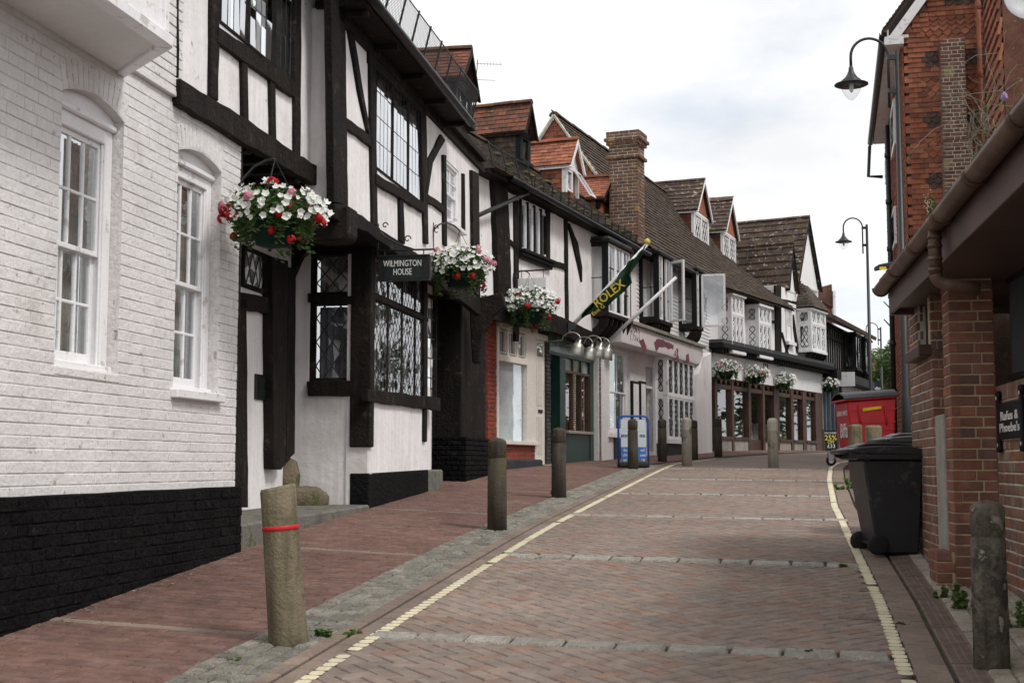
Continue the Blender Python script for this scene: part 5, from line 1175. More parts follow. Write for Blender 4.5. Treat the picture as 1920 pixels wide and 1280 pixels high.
for i, ((_, a), (b, _)) in enumerate(zip(cols_[:-1], cols_[1:])):
    ua, ub = F5.h(a, 780)[0], F5.h(b, 780)[0]; door = i == 2
    z0 = zg5 + .03 if door else zs
    MB().box(F5, ua, ub, z0 if not door else z0 + .3, zt, -.06, -.05).build('shop_window', M['shop_glass'], h5)
    MB().box(F5, ua, ub, zt, zt + .12, -.1, .03).build('transom', M['brown_wood'], h5)
    if door: MB().box(F5, ua, ub, zg5 - .2, zg5 + .32, -.1, -.03).build('door_panel', M['brown_wood'], h5)
    else:
        MB().box(F5, ua, ub, z0 - .08, z0, -.12, .07).build('shop_sill', M['brown_wood'], h5); MB().box(F5, ua, ub, zg5 - .4, z0 - .08, -.12, .02).build('stall_riser', M['grey_stone'], h5)
    k = max(2, round((ub - ua) / .42)); w_ = (ub - ua) / k
    for j in range(k):                                     # small arched top lights
        x0, x1 = ua + j * w_, ua + (j + 1) * w_; xm, r = (x0 + x1) / 2, w_ / 2 - .05; zb0 = zt + .14
        for s in (-1, 1):
            pts = [(xm + s * w_ / 2, zb0), (xm + s * r, zb0)] + [(xm + s * r * math.cos(t), zb0 + (zf0 - zb0 - r - .03) * (1 if t > 0 else .6) + r * math.sin(t)) for t in [math.pi / 2 * q / 6 for q in range(7)]] + [(xm, zf0), (xm + s * w_ / 2, zf0)]
            MB().prism(F5, pts, -.09, .02).build('arch_frame', M['brown_wood'], h5)
    MB().box(F5, ua, ub, zt + .12, zf0, -.085, -.08).build('top_light', M['lead'], h5)
MB().box(F5, u50, u51, zg5 - .3, zg5 + .9, -1.3, -1.0).build('display', mat('shop_display', [(.35, .33, .30)], .8, 3, .4, 0, lichen=[((.02, .16, .07), .58, 1.8, .04), ((.30, .10, .05), .62, 2.3, .04), ((.03, .06, .12), .62, 1.2, .04)]), h5)
def oriel5(xl, xm, xr, yt, yb, d=.42, **k):
    u0 = F5.h(xl, (yt + yb) / 2)[0]; u1 = F5.h(xr, (yt + yb) / 2, d)[0]; z1 = F5.h(xm, yt, d)[1]; z0 = F5.h(xm, yb, d)[1]
    return oriel(F5, u0, u1, d, z0, z1, h5, 'white_paint', trans=z0 + (z1 - z0) * .66, kind='diamond', cu=.22, cz=.30, side_kind='diamond', scu=.16, scz=.22, gm='glass_lead', bm='white_paint', lm='white_paint', **k), (u0, u1, z0, z1)
oriel5(1346, 1368, 1396, 552, 655, nf=3, brackets=0); oriel5(1398, 1420, 1447, 573, 664, nf=3, brackets=0)
_, q3 = oriel5(1494, 1525, 1549, 582, 655, .5, nf=3, brackets=5, bh=.35)
T5 = lambda pts, name='timber', d=.04: timber(F5, pts, h5, M['timber'], -.02, d, name, jit=.01)
T5([(1454, 535), (1465, 535), (1466, 680), (1455, 680)], 'post'); T5([(1440, 601), (1456, 601), (1456, 606), (1440, 606)]); T5([(1464, 560), (1498, 566), (1498, 571), (1464, 566)])
T5([(1465, 622), (1468, 622), (1481, 668), (1478, 668)]); T5([(1481, 640), (1484, 640), (1472, 672), (1469, 672)]); T5([(1485, 590), (1489, 590), (1499, 660), (1495, 660)])
a, b, c, d = rect(F5, 1473, 640, 1483, 578, 0); sash_window(F5, a, b, c, d, .05, h5, nx=2, side=.05, curtain=False); MB().box(F5, a - .1, b + .1, d, d + .12, 0, .14).build('window_hood', M['white_paint'], h5); MB().box(F5, a - .1, b + .1, c - .1, c, 0, .14).build('sill', M['white_paint'], h5)
dormer(F5, .0, (1488, 456), (1480, 541), (1490, 600), 4.2, h5, 'stone_slate', 'plaster_clean', 'white_paint', 'plaster_clean', tw=.42, gauge=.25, thick=.035, win=False, tl=120, barge='timber', ov=.15)
dormer(F5, -.1, (1518, 408), (1498, 528), (1510, 620), 5.4, h5, 'stone_slate', 'plaster_clean', 'white_paint', 'plaster_clean', tw=.42, gauge=.25, thick=.035, win=False, tl=200, barge='timber', ov=.15)
# little hipped roof over the third oriel
u0, u1, z0, z1 = q3; za = z1 + .95; rf = MB(); A = [F5.p(u0 - .1, z1 + .1, .62), F5.p(u1 + .1, z1 + .1, .62), F5.p(u1 - .5, za, 0), F5.p(u0 + .5, za, 0)]
rf.hexa([F5.p(u0 - .1, z1 + .1, .62), F5.p(u1 + .1, z1 + .1, .62), F5.p(u1 + .1, z1 + .1, -.05), F5.p(u0 - .1, z1 + .1, -.05)], [F5.p(u0 + .45, za, .05), F5.p(u1 - .45, za, .05), F5.p(u1 - .45, za, -.05), F5.p(u0 + .45, za, -.05)]); orf = rf.build('oriel_tiles', M['tile_brown'], h5)
L0 = F5.p(u0 - .1, z1 + .1, -.05); Vv = F5.p(u0 + .45, za, -.05) - L0; plane_tiles('roof_tile', L0, F5.n, Vv, .67, Vv.length, .17, .11, .02, M['tile_brown'], orf, 40, inside=lambda a, v: a < .67 - .57 * v / Vv.length)
# ================================================================== DARK TIMBER HOUSE BEYOND, AND THE END OF THE STREET
h6 = thing('dark_timber_house', 'dark black timbered house with white panels beyond the brown shopfront', 'house', F6.p(0, G(11, 46.6), 0))
zE6 = F6.h(1580, 622)[1]; zM6 = F6.h(1580, 715)[1]; zg6 = F6.g(2)
MB().box(F6, -.4, 7.5, zg6 - .5, zE6 + .1, -4, 0).build('wall', M['plaster'], h6)
MB().hexa([F6.p(-.6, zE6, .55), F6.p(7.9, zE6, .55), F6.p(7.9, zE6 + 1.3, -2.2), F6.p(-.6, zE6 + 1.3, -2.2)], [F6.p(-.6, zE6 + .14, .58), F6.p(7.9, zE6 + .14, .58), F6.p(7.9, zE6 + 1.5, -2.2), F6.p(-.6, zE6 + 1.5, -2.2)]).build('roof', M['tile_brown'], h6)
for i in range(9): x = -.3 + i * .42; MB().box(F6, x, x + .12, zM6 + .3, zE6, 0, .05).build('timber', M['timber'], h6)
for z in (zM6 + .25, zM6 + 1.4, zE6 - .1): MB().box(F6, -.4, 3.4, z, z + .14, 0, .06).build('timber', M['timber'], h6)
oriel(F6, 3.5, 4.6, .5, zM6 + .5, zE6 - .15, h6, 'black_paint', nf=2, brackets=4, side_kind='rect'); oriel(F6, 5.6, 7.0, .5, zM6 + .5, zE6 - .15, h6, 'black_paint', nf=2, brackets=4)
MB().box(F6, 3.3, 7.5, zM6 + .2, zE6, .001, .03).build('boarding', M['timber'], h6)
MB().box(F6, -.4, 7.6, zM6 - .1, zM6 + .2, 0, .5).build('canopy', M['black_paint'], h6)
for i in range(5): x = -.4 + i * .75; MB().box(F6, x, x + .12, zg6 - .4, zM6 - .1, 0, .1).build('shop_post', mat('slate_paint', (.10, .13, .17), .5, 3, .1, 0) if i == 0 else bpy.data.materials['slate_paint'], h6)
MB().box(F6, -.3, 2.7, zg6 + .5, zM6 - .3, .01, .02).build('shop_window', M['shop_glass'], h6); MB().box(F6, -.3, 2.7, zg6 + .5, zM6 - .3, .002, .008).build('room', M['interior'], h6)
sg = thing('projecting_sign', 'blank white projecting sign beyond the brown shopfront', 'sign', F6.p(.6, zM6 - .1, .3)); q = F6.cross(.5); MB().box(q, .12, .95, zM6 - .35, zM6 + .15, 0, .06).build('board', M['white_paint'], sg); MB().tube([q.p(0, zM6 + .2, .03), q.p(.95, zM6 + .2, .03)], .02, 6).build('arm', M['iron'], sg)
# far gable behind
hr = thing('far_red_house', 'distant red tiled house showing above the dark timbered eaves', 'house', atY(1552, 840, 56)); a = atY(1541, 538, 56); b = atY(1561, 600, 56)
MB().hexa([(a.x, 56, 0), (b.x, 56, 0), (b.x, 62, 0), (a.x, 62, 0)], [(a.x, 56, b.z + .8), (b.x, 56, b.z + .8), (b.x, 62, b.z + .8), (a.x, 62, b.z + .8)]).build('wall', M['brick'], hr)
MB().hexa([(a.x - .1, 55.8, b.z + .8), (b.x, 55.8, b.z + .5), (b.x, 62, b.z + .5), (a.x - .1, 62, b.z + .8)], [(a.x - .3, 57, a.z), (b.x - .05, 55.8, a.z + .1), (b.x - .05, 62, a.z), (a.x - .3, 62, a.z)]).build('roof', M['tile_mixed'], hr); MB().hexa([(b.x - .02, 55.7, b.z - 1), (b.x + .08, 55.7, b.z - 1), (b.x + .08, 62, b.z - 1), (b.x - .02, 62, b.z - 1)], [(b.x - .02, 55.7, a.z - .2), (b.x + .08, 55.7, a.z - .2), (b.x + .08, 62, a.z - .2), (b.x - .02, 62, a.z - .2)]).build('bargeboard', M['white_paint'], hr)
# house and trees closing the view
hb = thing('far_house', 'distant low house with a long brown roof behind the trees', 'house', (25, 90, prof(90))); a, b = atY(1600, 690, 92), atY(1760, 664, 92)
MB().hexa([(a.x, 92, 1), (b.x, 92, 1), (b.x, 100, 1), (a.x, 100, 1)], [(a.x, 92, a.z - .6), (b.x, 92, a.z - .6), (b.x, 100, a.z - .6), (a.x, 100, a.z - .6)]).build('wall', M['grey_stone'], hb)
rr = MB().hexa([(a.x - .3, 91.5, a.z - .7), (b.x, 91.5, a.z - .7), (b.x, 96, a.z - .7), (a.x - .3, 96, a.z - .7)], [(a.x - .3, 95.8, b.z), (b.x, 95.8, b.z), (b.x, 96.2, b.z), (a.x - .3, 96.2, b.z)]).build('roof', M['tile_mixed'], hb); 
a = atY(1612, 668, 91); MB().wbox((a.x, 92.5, a.z - 1.2), .9, .9, 3.2).build('chimney', M['grey_stone'], rr)
leafv = [(-.5, 0, 0), (0, -.28, .06), (.5, 0, 0), (0, .28, .06)]
def leaf_cloud(center, rad, n, size, rnd, shell=.35):
    V = []; Fc = []
    for k in range(n):
        while True:
            d = Vector((rnd.uniform(-1, 1), rnd.uniform(-1, 1), rnd.uniform(-1, 1)))
            if .05 < d.length < 1: break
        d = d.normalized() * (shell + (1 - shell) * rnd.random() ** .5); c = Vector(center) + Vector((d.x * rad[0], d.y * rad[1], d.z * rad[2]))
        q = Matrix.Rotation(rnd.uniform(0, 6.28), 3, 'Z') @ Matrix.Rotation(rnd.uniform(-1, 1), 3, 'X') @ Matrix.Rotation(rnd.uniform(-.8, .8), 3, 'Y'); s = size * rnd.uniform(.6, 1.3)
        o = len(V); V += [tuple(c + q @ (Vector(v) * s)) for v in leafv]; Fc.append((o, o + 1, o + 2, o + 3))
    return V, Fc
def tree(loc, h, r, label, seed, n=2600, group='trees at the far end of the street', low=.32, lf=.17):
    rnd = random.Random(seed); t = thing('tree', label, 'tree', loc, group); L = Vector(loc); b = MB()
    b.tube([L - ZUP * .2, L + ZUP * h * .3 + Vector((.1, 0, 0)), L + ZUP * h * .6, L + ZUP * h * .85], [.22, .17, .10, .04], 8)
    for k in range(7):
        a = k * .9 + rnd.random(); z0 = h * rnd.uniform(.3, .6); b.tube([L + ZUP * z0, L + ZUP * (z0 + h * .12) + Vector((math.cos(a), math.sin(a), 0)) * r * .4, L + ZUP * (z0 + h * .28) + Vector((math.cos(a), math.sin(a), 0)) * r * .75], [.08, .05, .02], 6)
    b.build('trunk', M['bark'], t, True); cr = MB()
    for k in range(22):
        a = rnd.uniform(0, 6.28); q = rnd.uniform(0, .85) * r; z = h * rnd.uniform(low, .93); s = r * rnd.uniform(.22, .42) * (1.1 - .5 * z / h)
        cr.add(*leaf_cloud((L.x + q * math.cos(a), L.y + q * math.sin(a), L.z + z), (s, s, s * .8), n // 22, lf, rnd))
    cr.build('crown', M['leaf_tree'], t)
tree(Vector((*atY(1662, 800, 68).xy, prof(68))), 6.2, 2.1, 'broad leafy tree beside the navy street sign', 3, 5200)
tree(Vector((*atY(1622, 800, 74).xy, prof(74))), 6.1, 1.9, 'pale leafy tree behind the black timbered oriels', 4, 4200)
tree(Vector((*atY(1700, 800, 72).xy, prof(72))), 6.4, 2.0, 'leafy tree half hidden by the grey downpipe', 5, 3600)

for k, (x, y, h_) in enumerate(((15.5, 47.5, 7), (18.5, 50.5, 8), (22, 54, 9), (15.8, 44, 6))): tree(Vector((x, y, prof(y))), h_, 2.8, 'leafy tree mirrored in the panes of the brown shopfront', 40 + k, 2600, 'trees across from the brown shopfront', .08, .3)
# ================================================================== BRICK OUTBUILDING WITH THE BROWN GUTTER
r1 = thing('brick_outbuilding', 'low red brick building with brown gutter, square brick pier and iron gate', 'building', FR.p(0, G(3.4, 10.5), 0))
uC = FR.h(1785, 800)[0]; CR = FR.cross(uC); cw = CR.h(1870, 800)[0]; zcb = CR.h(1800, 1082)[1] - .15; zrf = FR.h(1700, 470, .3)[1]
zG = (FR.h(1660, 522, .32)[1] + FR.h(1880, 245, .32)[1]) / 2; zSo = zG - .16
DC = .34
MB().box(FR, uC + .006, uC + DC - .01, zcb, zSo, -cw + .01, -.006).build('pier', M['mortar'], r1)
it = brick_items(CR, 0, cw, zcb, zSo, .22, .0655, .0105, .06, (), 0, 'flemish', dw=.003) + brick_items(FR, uC, uC + DC, zcb, zSo, .22, .0655, .0105, .06, (), 0, 'flemish', dw=.003)
pieces('pier_brick', r1, it, chamfer(.22, .06, .0655, .005), M['brick'], 220)
# main wall with the window
uW, uX = FR.h(1748, 700)[0], FR.h(1706, 700)[0]
wh = (FR.h(1743, 600)[0], FR.h(1719, 600)[0], FR.h(1730, 655)[1], FR.h(1730, 556)[1]); 
m = MB(); wall_holes(m, FR, uW + .01, uX, zcb - .1, zSo, [wh], -.007, -.25); m.build('wall', M['mortar_pale'], r1)
CW = FR.cross(uW); MB().box(CW, .012, .40, zcb - .1, zSo, -.25, -.006).build('end_wall', M['mortar'], r1)
it = brick_items(FR, uW, uX, zcb - .05, zSo, .22, .0655, .0105, .05, [wh], 0, 'flemish'); pieces('brick', r1, it, chamfer(.22, .05, .0655, .006), M['brick_old'], 300)
it = brick_items(CW, 0, .40, zcb - .05, zSo, .22, .0655, .0105, .05, (), 0, 'flemish'); pieces('end_brick', r1, it, chamfer(.22, .05, .0655, .005), M['brick'], 120)
lights(FR, wh[0], wh[1], wh[2], wh[3], -.07, r1, kind='rect', cu=.35, cz=.9, frame=.055, fm='brown_wood', gm='glass', lm='brown_wood', bar=.02)
MB().box(FR, wh[0] - .06, wh[1] + .06, wh[2] - .09, wh[2], -.1, .10).build('sill', M['brown_wood'], r1, bevel=.01)
# low wall between pier and corner, with a concrete post
zlw = FR.h(1765, 782)[1]
MB().box(FR, uC + DC - .01, uW + .02, zcb - .1, zlw - .01, -.22, -.009).build('low_wall', M['mortar_pale'], r1)
pieces('low_wall_brick', r1, brick_items(FR, uC + DC, uW, zcb - .05, zlw, .22, .0655, .0105, .05, (), -.002, 'flemish'), chamfer(.22, .05, .0655, .006), M['brick_old'], 120)
a, b = FR.h(1776, 900)[0], FR.h(1761, 900)[0]; MB().box(FR, min(a, b), max(a, b), zcb, FR.h(1768, 782)[1] + .02, -.05, .018).build('concrete_post', M['concrete'], r1, bevel=.006)
q = gnd(1762, 1050); b = MB(); b.box(FR, uC + .05, uC + .42, q.z - .2, q.z + .14, -.02, .12); b.build('brick_step', M['mortar'], r1)
pieces('step_brick', r1, brick_items(FR, uC + .045, uC + .425, q.z - .15, q.z + .145, .22, .0655, .0105, .05, (), .128) + brick_items(FR.cross(uC + .045), -.125, .0, q.z - .15, q.z + .145, .22, .0655, .0105, .05, (), .006) + [fmat(FR, uC + .09 + .076 * i, q.z + .135, .07, .3, 2.2, .4, .01) for i in range(5)], chamfer(.22, .05, .0655, .006), M['brick'], 40)
# garden wall in front of the gate
WG = -(cw - .01); uN = FR.h(2150, 850, WG)[0]; zw = FR.h(1895, 716, WG)[1]
MB().box(FR, uN, uC - .005, zcb - .6, zw - .02, WG - .22, WG - .007).build('garden_wall', M['mortar_pale'], r1)
pieces('garden_wall_brick', r1, brick_items(FR, uN, uC - .01, zcb - .55, zw - .115, .22, .0655, .0105, .05, (), WG, 'flemish'), chamfer(.22, .05, .0655, .006), M['brick_old'], 150)
pieces('coping_brick', r1, [fmat(FR, uN + .045 + .076 * i, zw - .055, WG - .025, .065 / .22, 1, .11 / .0655, .01) for i in range(int((uC - .03 - uN) / .076))], chamfer(.22, .05, .0655, .005), M['brick_old'], 60)
gt = MB(); 
for i in range(60): x = uN + .05 + i * .06; MB().tube([FR.p(x, zw - .2, WG - .14), FR.p(x, zSo, WG - .14)], .010, 5).build('gate_bar', M['iron'], r1) if x < uC + .2 else None
for z in (zw + .05, zw + .75): MB().box(FR, uN, uC + .1, z, z + .04, WG - .16, WG - .12).build('gate_rail', M['iron'], r1)
MB().box(FR, uN - .5, uW, zcb - .3, zSo, -2.6, -2.5).build('porch_back', M['interior'], r1)
# eaves: soffit, fascia, gutter, roof
uR0, uR1 = FR.h(2300, 300, .3)[0], FR.h(1645, 545, .3)[0]; uR0 = max(uR0, -9.0); uR0 = -7.2
MB().box(FR, uR0, uR1, zSo - .0, zSo + .03, -2.6, .17).build('soffit', M['brown_fascia'], r1)
MB().box(FR, uW + .3, uX, zcb - .1, zSo, -2.6, -2.45).build('inner_wall', M['interior'], r1)
MB().box(FR, uX - .12, uX - .01, zcb - .1, zSo, -2.5, -.25).build('far_wall', M['brick_old'], r1)
MB().box(FR, uR0, uR1 + .01, zSo - .04, zG + .03, .17, .20).build('fascia_board', M['brown_fascia'], r1, bevel=.004)
n = 7
for i in range(n):
    a, b = uR0 + (uR1 + .08 - uR0) * i / n, uR0 + (uR1 + .08 - uR0) * (i + 1) / n; gutter(FR, a, b, zG + .035, zG + .03, .265, .064, M['brown_gutter'], r1)
    MB().tube([FR.p(b - .04, zG + .03, .265 - .068 * math.cos(t)) - ZUP * .068 * math.sin(t) for t in [math.pi * k / 8 for k in range(9)]], .011, 6).build('gutter_joint', M['brown_gutter'], r1, True)
rfr = MB().hexa([FR.p(uR0, zG + .05, .22), FR.p(uR1, zG + .05, .22), FR.p(uR1, zG + .05, -3), FR.p(uR0, zG + .05, -3)], [FR.p(uR0, zG + .09, .22), FR.p(uR1, zG + .09, .22), FR.p(uR1, zG + .75, -3), FR.p(uR0, zG + .75, -3)]).build('roof', M['tile_brown'], r1)
Vr = FR.n * -3.2 + ZUP * .66; plane_tiles('roof_tile', FR.p(uR1 + .06, zG + .085, .26), -FR.u, Vr, uR1 - uR0, Vr.length, .17, .1, .016, M['tile_brown'], rfr, 60, jig=.05)
MB().box(FR, uR1 - .01, uR1 + .05, zSo - .05, zG + .04, -2.0, .19).build('barge_end', M['brown_fascia'], r1)
# brown downpipe with its collar and bend
p = FR.h(1752, 432, .265); u0, z0 = p; b = MB(); b.tube([FR.p(u0, zG + .0, .265), FR.p(u0, zG - .30, .265)], .040, 12); b.build('downpipe', M['brown_gutter'], r1, True)
for dz in (-.06, -.12, -.20, -.27): MB().lathe(FR.p(u0, zG + dz, .265), [(.044, -.012), (.048, 0), (.044, .012)], 14).build('pipe_collar', M['brown_gutter'], r1, True)
MB().tube([FR.p(u0, zG - .30 - .07 * math.sin(t), .265 - .14 * (1 - math.cos(t)) * .8) for t in [math.pi / 2 * k / 8 for k in range(9)]] + [FR.p(u0, zG - .40, .0)], .041, 12).build('pipe_bend', M['brown_gutter'], r1, True)
# bone shaped name board on the garden wall
uS0, uS1 = FR.h(1917, 800, WG + .02)[0], FR.h(1872, 800, WG + .02)[0]; zs0, zs1 = FR.h(1893, 822, WG + .02)[1], FR.h(1893, 752, WG + .02)[1]
sb_ = thing('pet_name_board', 'small black name board with bone shaped ends on the garden wall', 'sign', FR.p((uS0 + uS1) / 2, zs0, WG + .02)); um = (uS0 + uS1) / 2
hwid = (uS1 - uS0) / 2; MB().box(FR, um - hwid + .02, um + hwid - .02, zs0, zs1, WG + .004, WG + .022).build('board', M['black_paint'], sb_, bevel=.004)
for s in (-1, 1):
    pts = []; uu = um + s * (hwid - .01)
    MB().prism(FR, [(uu - .03, zs0 - .06), (uu + .03, zs0 - .06), (uu + .03, zs1 + .06), (uu - .03, zs1 + .06)], WG + .006, WG + .03).build('bone', M['black_paint'], sb_, bevel=.012)
    for zz in (zs0 - .06, zs1 + .06):
        for k in (-1, 1): MB().lathe(FR.p(uu + k * .022, zz, WG + .018), [(.004, -.018), (.03, -.012), (.03, .012), (.004, .016)], 12, Matrix.Rotation(math.pi / 2, 3, FR.u)).build('bone_knob', M['black_paint'], sb_, True)
        MB().lathe(FR.p(uu, zz - .02 * (1 if zz > zs1 else -1), WG + .032), [(.004, -.003), (.013, -.002), (.013, .002), (.004, .003)], 8, Matrix.Rotation(math.pi / 2, 3, FR.u)).build('paw_print', M['text_white'], sb_)
for k, (tx, dz) in enumerate((("Rufus &", .62), ("Phoebe's", .30))): text(tx, FR.p(um, zs0 + (zs1 - zs0) * dz, WG + .024), -FR.u, ZUP, .085, M['text_white'], sb_, bold=.0012, sx=hwid * 2 / .36)
# ================================================================== TILE HUNG HOUSE
r2 = thing('tile_hung_house', 'tall house hung with patterned red tiles, white bargeboard on its gable', 'house', FT.p(0, G(7.5, 25.5), 0))
CT = FT.cross(0); zE2 = atY(1670, 62, 25.3).z; LT = 8.8; wT = CT.h(1842, 200)[0]
MB().box(FT, .03, LT, .5, zE2 + .2, -6, -.03).build('wall', M['tile_dark'], r2)
slope = 1.35
MB().prism(CT, [(.03, .5), (4.4, .5), (4.4, zE2 + 4.4 * slope), (.03, zE2 + .1)], -.1, -.02).build('gable_wall', M['tile_dark'], r2)
zlow = CT.h(1760, 500)[1] - .3
def shaped(kind, tw=.165, g=.10, th=.018):
    h = g * 1.5; z0, z1 = -h / 2, h / 2; x = tw / 2
    if kind == 'diamond': low = [(-x, z0 + .055), (0, z0 - .015), (x, z0 + .055)]
    elif kind == 'scallop': low = [(-x, z0 + .05), (-x * .8, z0 + .012), (-x * .4, z0 - .01), (x * .4, z0 - .01), (x * .8, z0 + .012), (x, z0 + .05)]
    else: low = [(-x, z0), (x, z0)]
    lp = low + [(x, z1), (-x, z1)]; a = [(p[0], -th / 2, p[1]) for p in lp]; b = [(p[0], th / 2, p[1]) for p in lp]; m = MB(); m.hexa(a, b); return m.v, m.f
its = {'plain': [], 'diamond': [], 'scallop': []}; g = .100; row = 0; z = zlow
zref = CT.h(1720, 62)[1]
while z < zE2 + 2.2:
    xl = max(0, (z - zE2 - .1) / slope); u = (.0825 if row % 2 else 0) + xl
    ph = ((z - zref) / g) % 12                              # bands repeat every twelve courses
    kind = 'diamond' if ph < 3 or ph > 11.2 else 'scallop' if 5.2 < ph < 8.2 else 'plain'
    while u < wT + .1:
        kd = kind if u - xl > .30 else 'plain'
        mm = fmat(CT, u + .0825 + U(-.003, .003), z, .012 + U(0, .006), .965, 1, 1, .012); t = Matrix.Rotation(-.17 + U(-.04, .04), 4, CT.u); c = mm.translation.copy(); mm.translation = (0, 0, 0); mm = Matrix.Translation(c) @ t @ mm
        its[kd].append(mm); u += .165
    row += 1; z += g
pieces('hung_tile', r2, its['plain'], shaped('plain'), M['tile_red'], 200); pieces('diamond_tile', r2, its['diamond'], shaped('diamond'), M['tile_red'], 150); pieces('scallop_tile', r2, its['scallop'], shaped('scallop'), M['tile_dark'], 120)
plane_tiles('side_tile', FT.p(LT, zlow - 3, 0), -FT.u, ZUP, LT, zE2 - zlow + 3, .165, .1, .014, M['tile_red'], r2, 60)
# windows and pipes on the street side
for (x0, x1, y0, y1) in ((1682, 1675, 195, 290), (1683, 1676, 395, 470), (1668, 1664, 290, 340)):
    a, b = FT.h(x0, (y0 + y1) / 2)[0], FT.h(x1, (y0 + y1) / 2)[0]; c, d = FT.h((x0 + x1) / 2, y1)[1], FT.h((x0 + x1) / 2, y0)[1]
    MB().box(FT, a, b, c, d, -.02, .07).build('window_frame', M['white_paint'], r2); MB().box(FT, a + .1, b - .1, c + .1, d - .1, .071, .075).build('pane', M['glass'], r2)
u, z = FT.h(1663, 240, .12); 
MB().tube([FT.p(u, zE2 - .5, .12), FT.p(u, 1.5, .12)], .06, 8).build('downpipe', M['iron'], r2, True)
for k in range(6): MB().lathe(FT.p(u, zE2 - 1.2 - k * 1.1, .12), [(.062, -.06), (.078, -.05), (.078, .05), (.062, .06)], 10).build('pipe_collar', M['iron'], r2, True)
gutter(FT, -.25, LT, zE2 + .02, zE2 - .02, .38, .075, M['iron'], r2)
MB().box(FT, -.1, LT, zE2 - .06, zE2 + .0, -.1, .30).build('soffit', M['white_paint'], r2); MB().box(FT, -.2, LT, zE2 - .05, zE2 + .10, .28, .31).build('fascia_board', M['white_paint'], r2)
c0 = FT.h(1640, 262, .5); MB().tube([FT.p(LT, zE2 - .1, .4), FT.p(LT, zE2 - .9, .45), FT.p(LT - .1, zE2 - .95, .1)], .045, 8).build('overflow_pipe', M['iron'], r2, True)
# roof over the gable
Vg = FT.n * -1 + ZUP * slope; Vg.normalize(); LL = 6.5; P = FT.p(-.22, zE2 + .02, .34)
MB().hexa([P, P + FT.u * (LT + .3), P + FT.u * (LT + .3) + Vg * LL, P + Vg * LL], [q + Vg.cross(FT.u).normalized() * (.09 if Vg.cross(FT.u).z > 0 else -.09) for q in (P, P + FT.u * (LT + .3), P + FT.u * (LT + .3) + Vg * LL, P + Vg * LL)]).build('roof', M['tile_brown'], r2)
plane_tiles('verge_tile', FT.p(-.26 + .4, zE2 + .10, .36), -FT.u, Vg, .4, LL, .17, .1, .02, M['tile_brown'], r2, 60)
MB().hexa([CT.p(-.30, zE2 - .10, .20), CT.p(-.10, zE2 - .12, .20), CT.p(4.2, zE2 - .12 + 4.3 * slope, .20), CT.p(4.2, zE2 + .15 + 4.3 * slope, .20)], [CT.p(-.30, zE2 - .10, .235), CT.p(-.10, zE2 - .12, .235), CT.p(4.2, zE2 - .12 + 4.3 * slope, .235), CT.p(4.2, zE2 + .15 + 4.3 * slope, .235)]).build('bargeboard', M['white_paint'], r2)
MB().box(CT, -.36, .0, zE2 - .22, zE2 - .06, .0, .23).build('eaves_box', M['white_paint'], r2)
# chimney breast, stepped
def breast(x0, x1, y0, y1, wf, name):
    a, b = CT.h(x0, (y0 + y1) / 2, wf)[0], CT.h(x1, (y0 + y1) / 2, wf)[0]; c, d = CT.h((x0 + x1) / 2, y1, wf)[1], CT.h((x0 + x1) / 2, y0, wf)[1]
    MB().box(CT, a + .006, b - .012, c, d - .005, -.1, wf - .006).build(name, M['mortar_pale'], r2)
    q = brick_items(CT, a, b, c, d, .208, .060, .016, .06, (), wf, 'flemish')
    s = Fac.__new__(Fac); s.o = CT.p(a, 0, 0); s.u = CT.n.copy(); s.n = -CT.u; s.side = 'L'; q += brick_items(s, 0, wf, c, d, .215, .065, .011, .06, (), 0, 'flemish'); return q
it = breast(1765, 1812, 72, 262, .42, 'chimney_breast') + breast(1772, 1828, 262, 520, .46, 'chimney_breast')
pieces('brick', r2, it, chamfer(.208, .06, .060, .004), mat('brick_breast', [(.15, .085, .065), (.19, .075, .055), (.12, .08, .07), (.22, .11, .08), (.17, .12, .09)], .9, 8, .25, .5, 50, fine=.2, lichen=[((.30, .24, .10), .66, 2.5, .08)]), 300)
# pipes and a further wing on the right of the gable
for x, r_, m_, wf in ((1838, .045, 'tile_red', .06), (1861, .105, 'iron', .35), (1849, .03, 'iron', .3)):
    a = CT.h(x, 150, wf)[0]; MB().tube([CT.p(a, 2, wf), CT.p(a, zE2 + 2.5, wf)], r_, 10).build('soil_pipe', M[m_], r2, True)
    for k in range(4): MB().lathe(CT.p(a, zE2 - 2.2 + 1.35 * k, wf), [(r_, -.1), (r_ * 1.25, -.09), (r_ * 1.25, .05), (r_, .06)], 10).build('pipe_collar', M[m_], r2, True)
MB().prism(CT, [(wT, .5), (4.2, .5), (4.2, zE2 + 3), (wT, zE2 + 3)], -.08, .02).build('rear_wall', mat('pink_brick', (.28, .14, .11), .9, 5, .2, .5, 30), r2)
u2 = CT.h(1884, 150, 3.5)[0]; MB().box(CT, u2, u2 + 3, 1.0, zE2 + 3, 1.5, 3.5).build('wing', M['tile_mixed'], r2)
plane_tiles('wing_tile', CT.p(u2 - .012, CT.h(1884, 330, 3.5)[1], 1.5), CT.n, ZUP, 2.0, 5.0, .165, .22, .05, M['tile_red'], r2, 60)
ds = atY(1922, 2, 18); sdish = thing('satellite_dish', 'pale grey round dish fixed high on the tiled wing', 'satellite dish', ds)
MB().lathe(ds, [(.01, -.05), (.15, -.03), (.30, .03), (.31, .04), (.30, .045), (.15, -.01), (.01, -.02)], 28, Matrix.Rotation(math.radians(80), 3, 'X')).build('reflector', mat('dish_grey', (.42, .43, .45), .5, 4, .1, 0), sdish, True); MB().tube([ds + Vector((0, .05, 0)), ds + Vector((1.6, 3.4, .1))], .03, 8).build('mast', M['iron'], sdish)
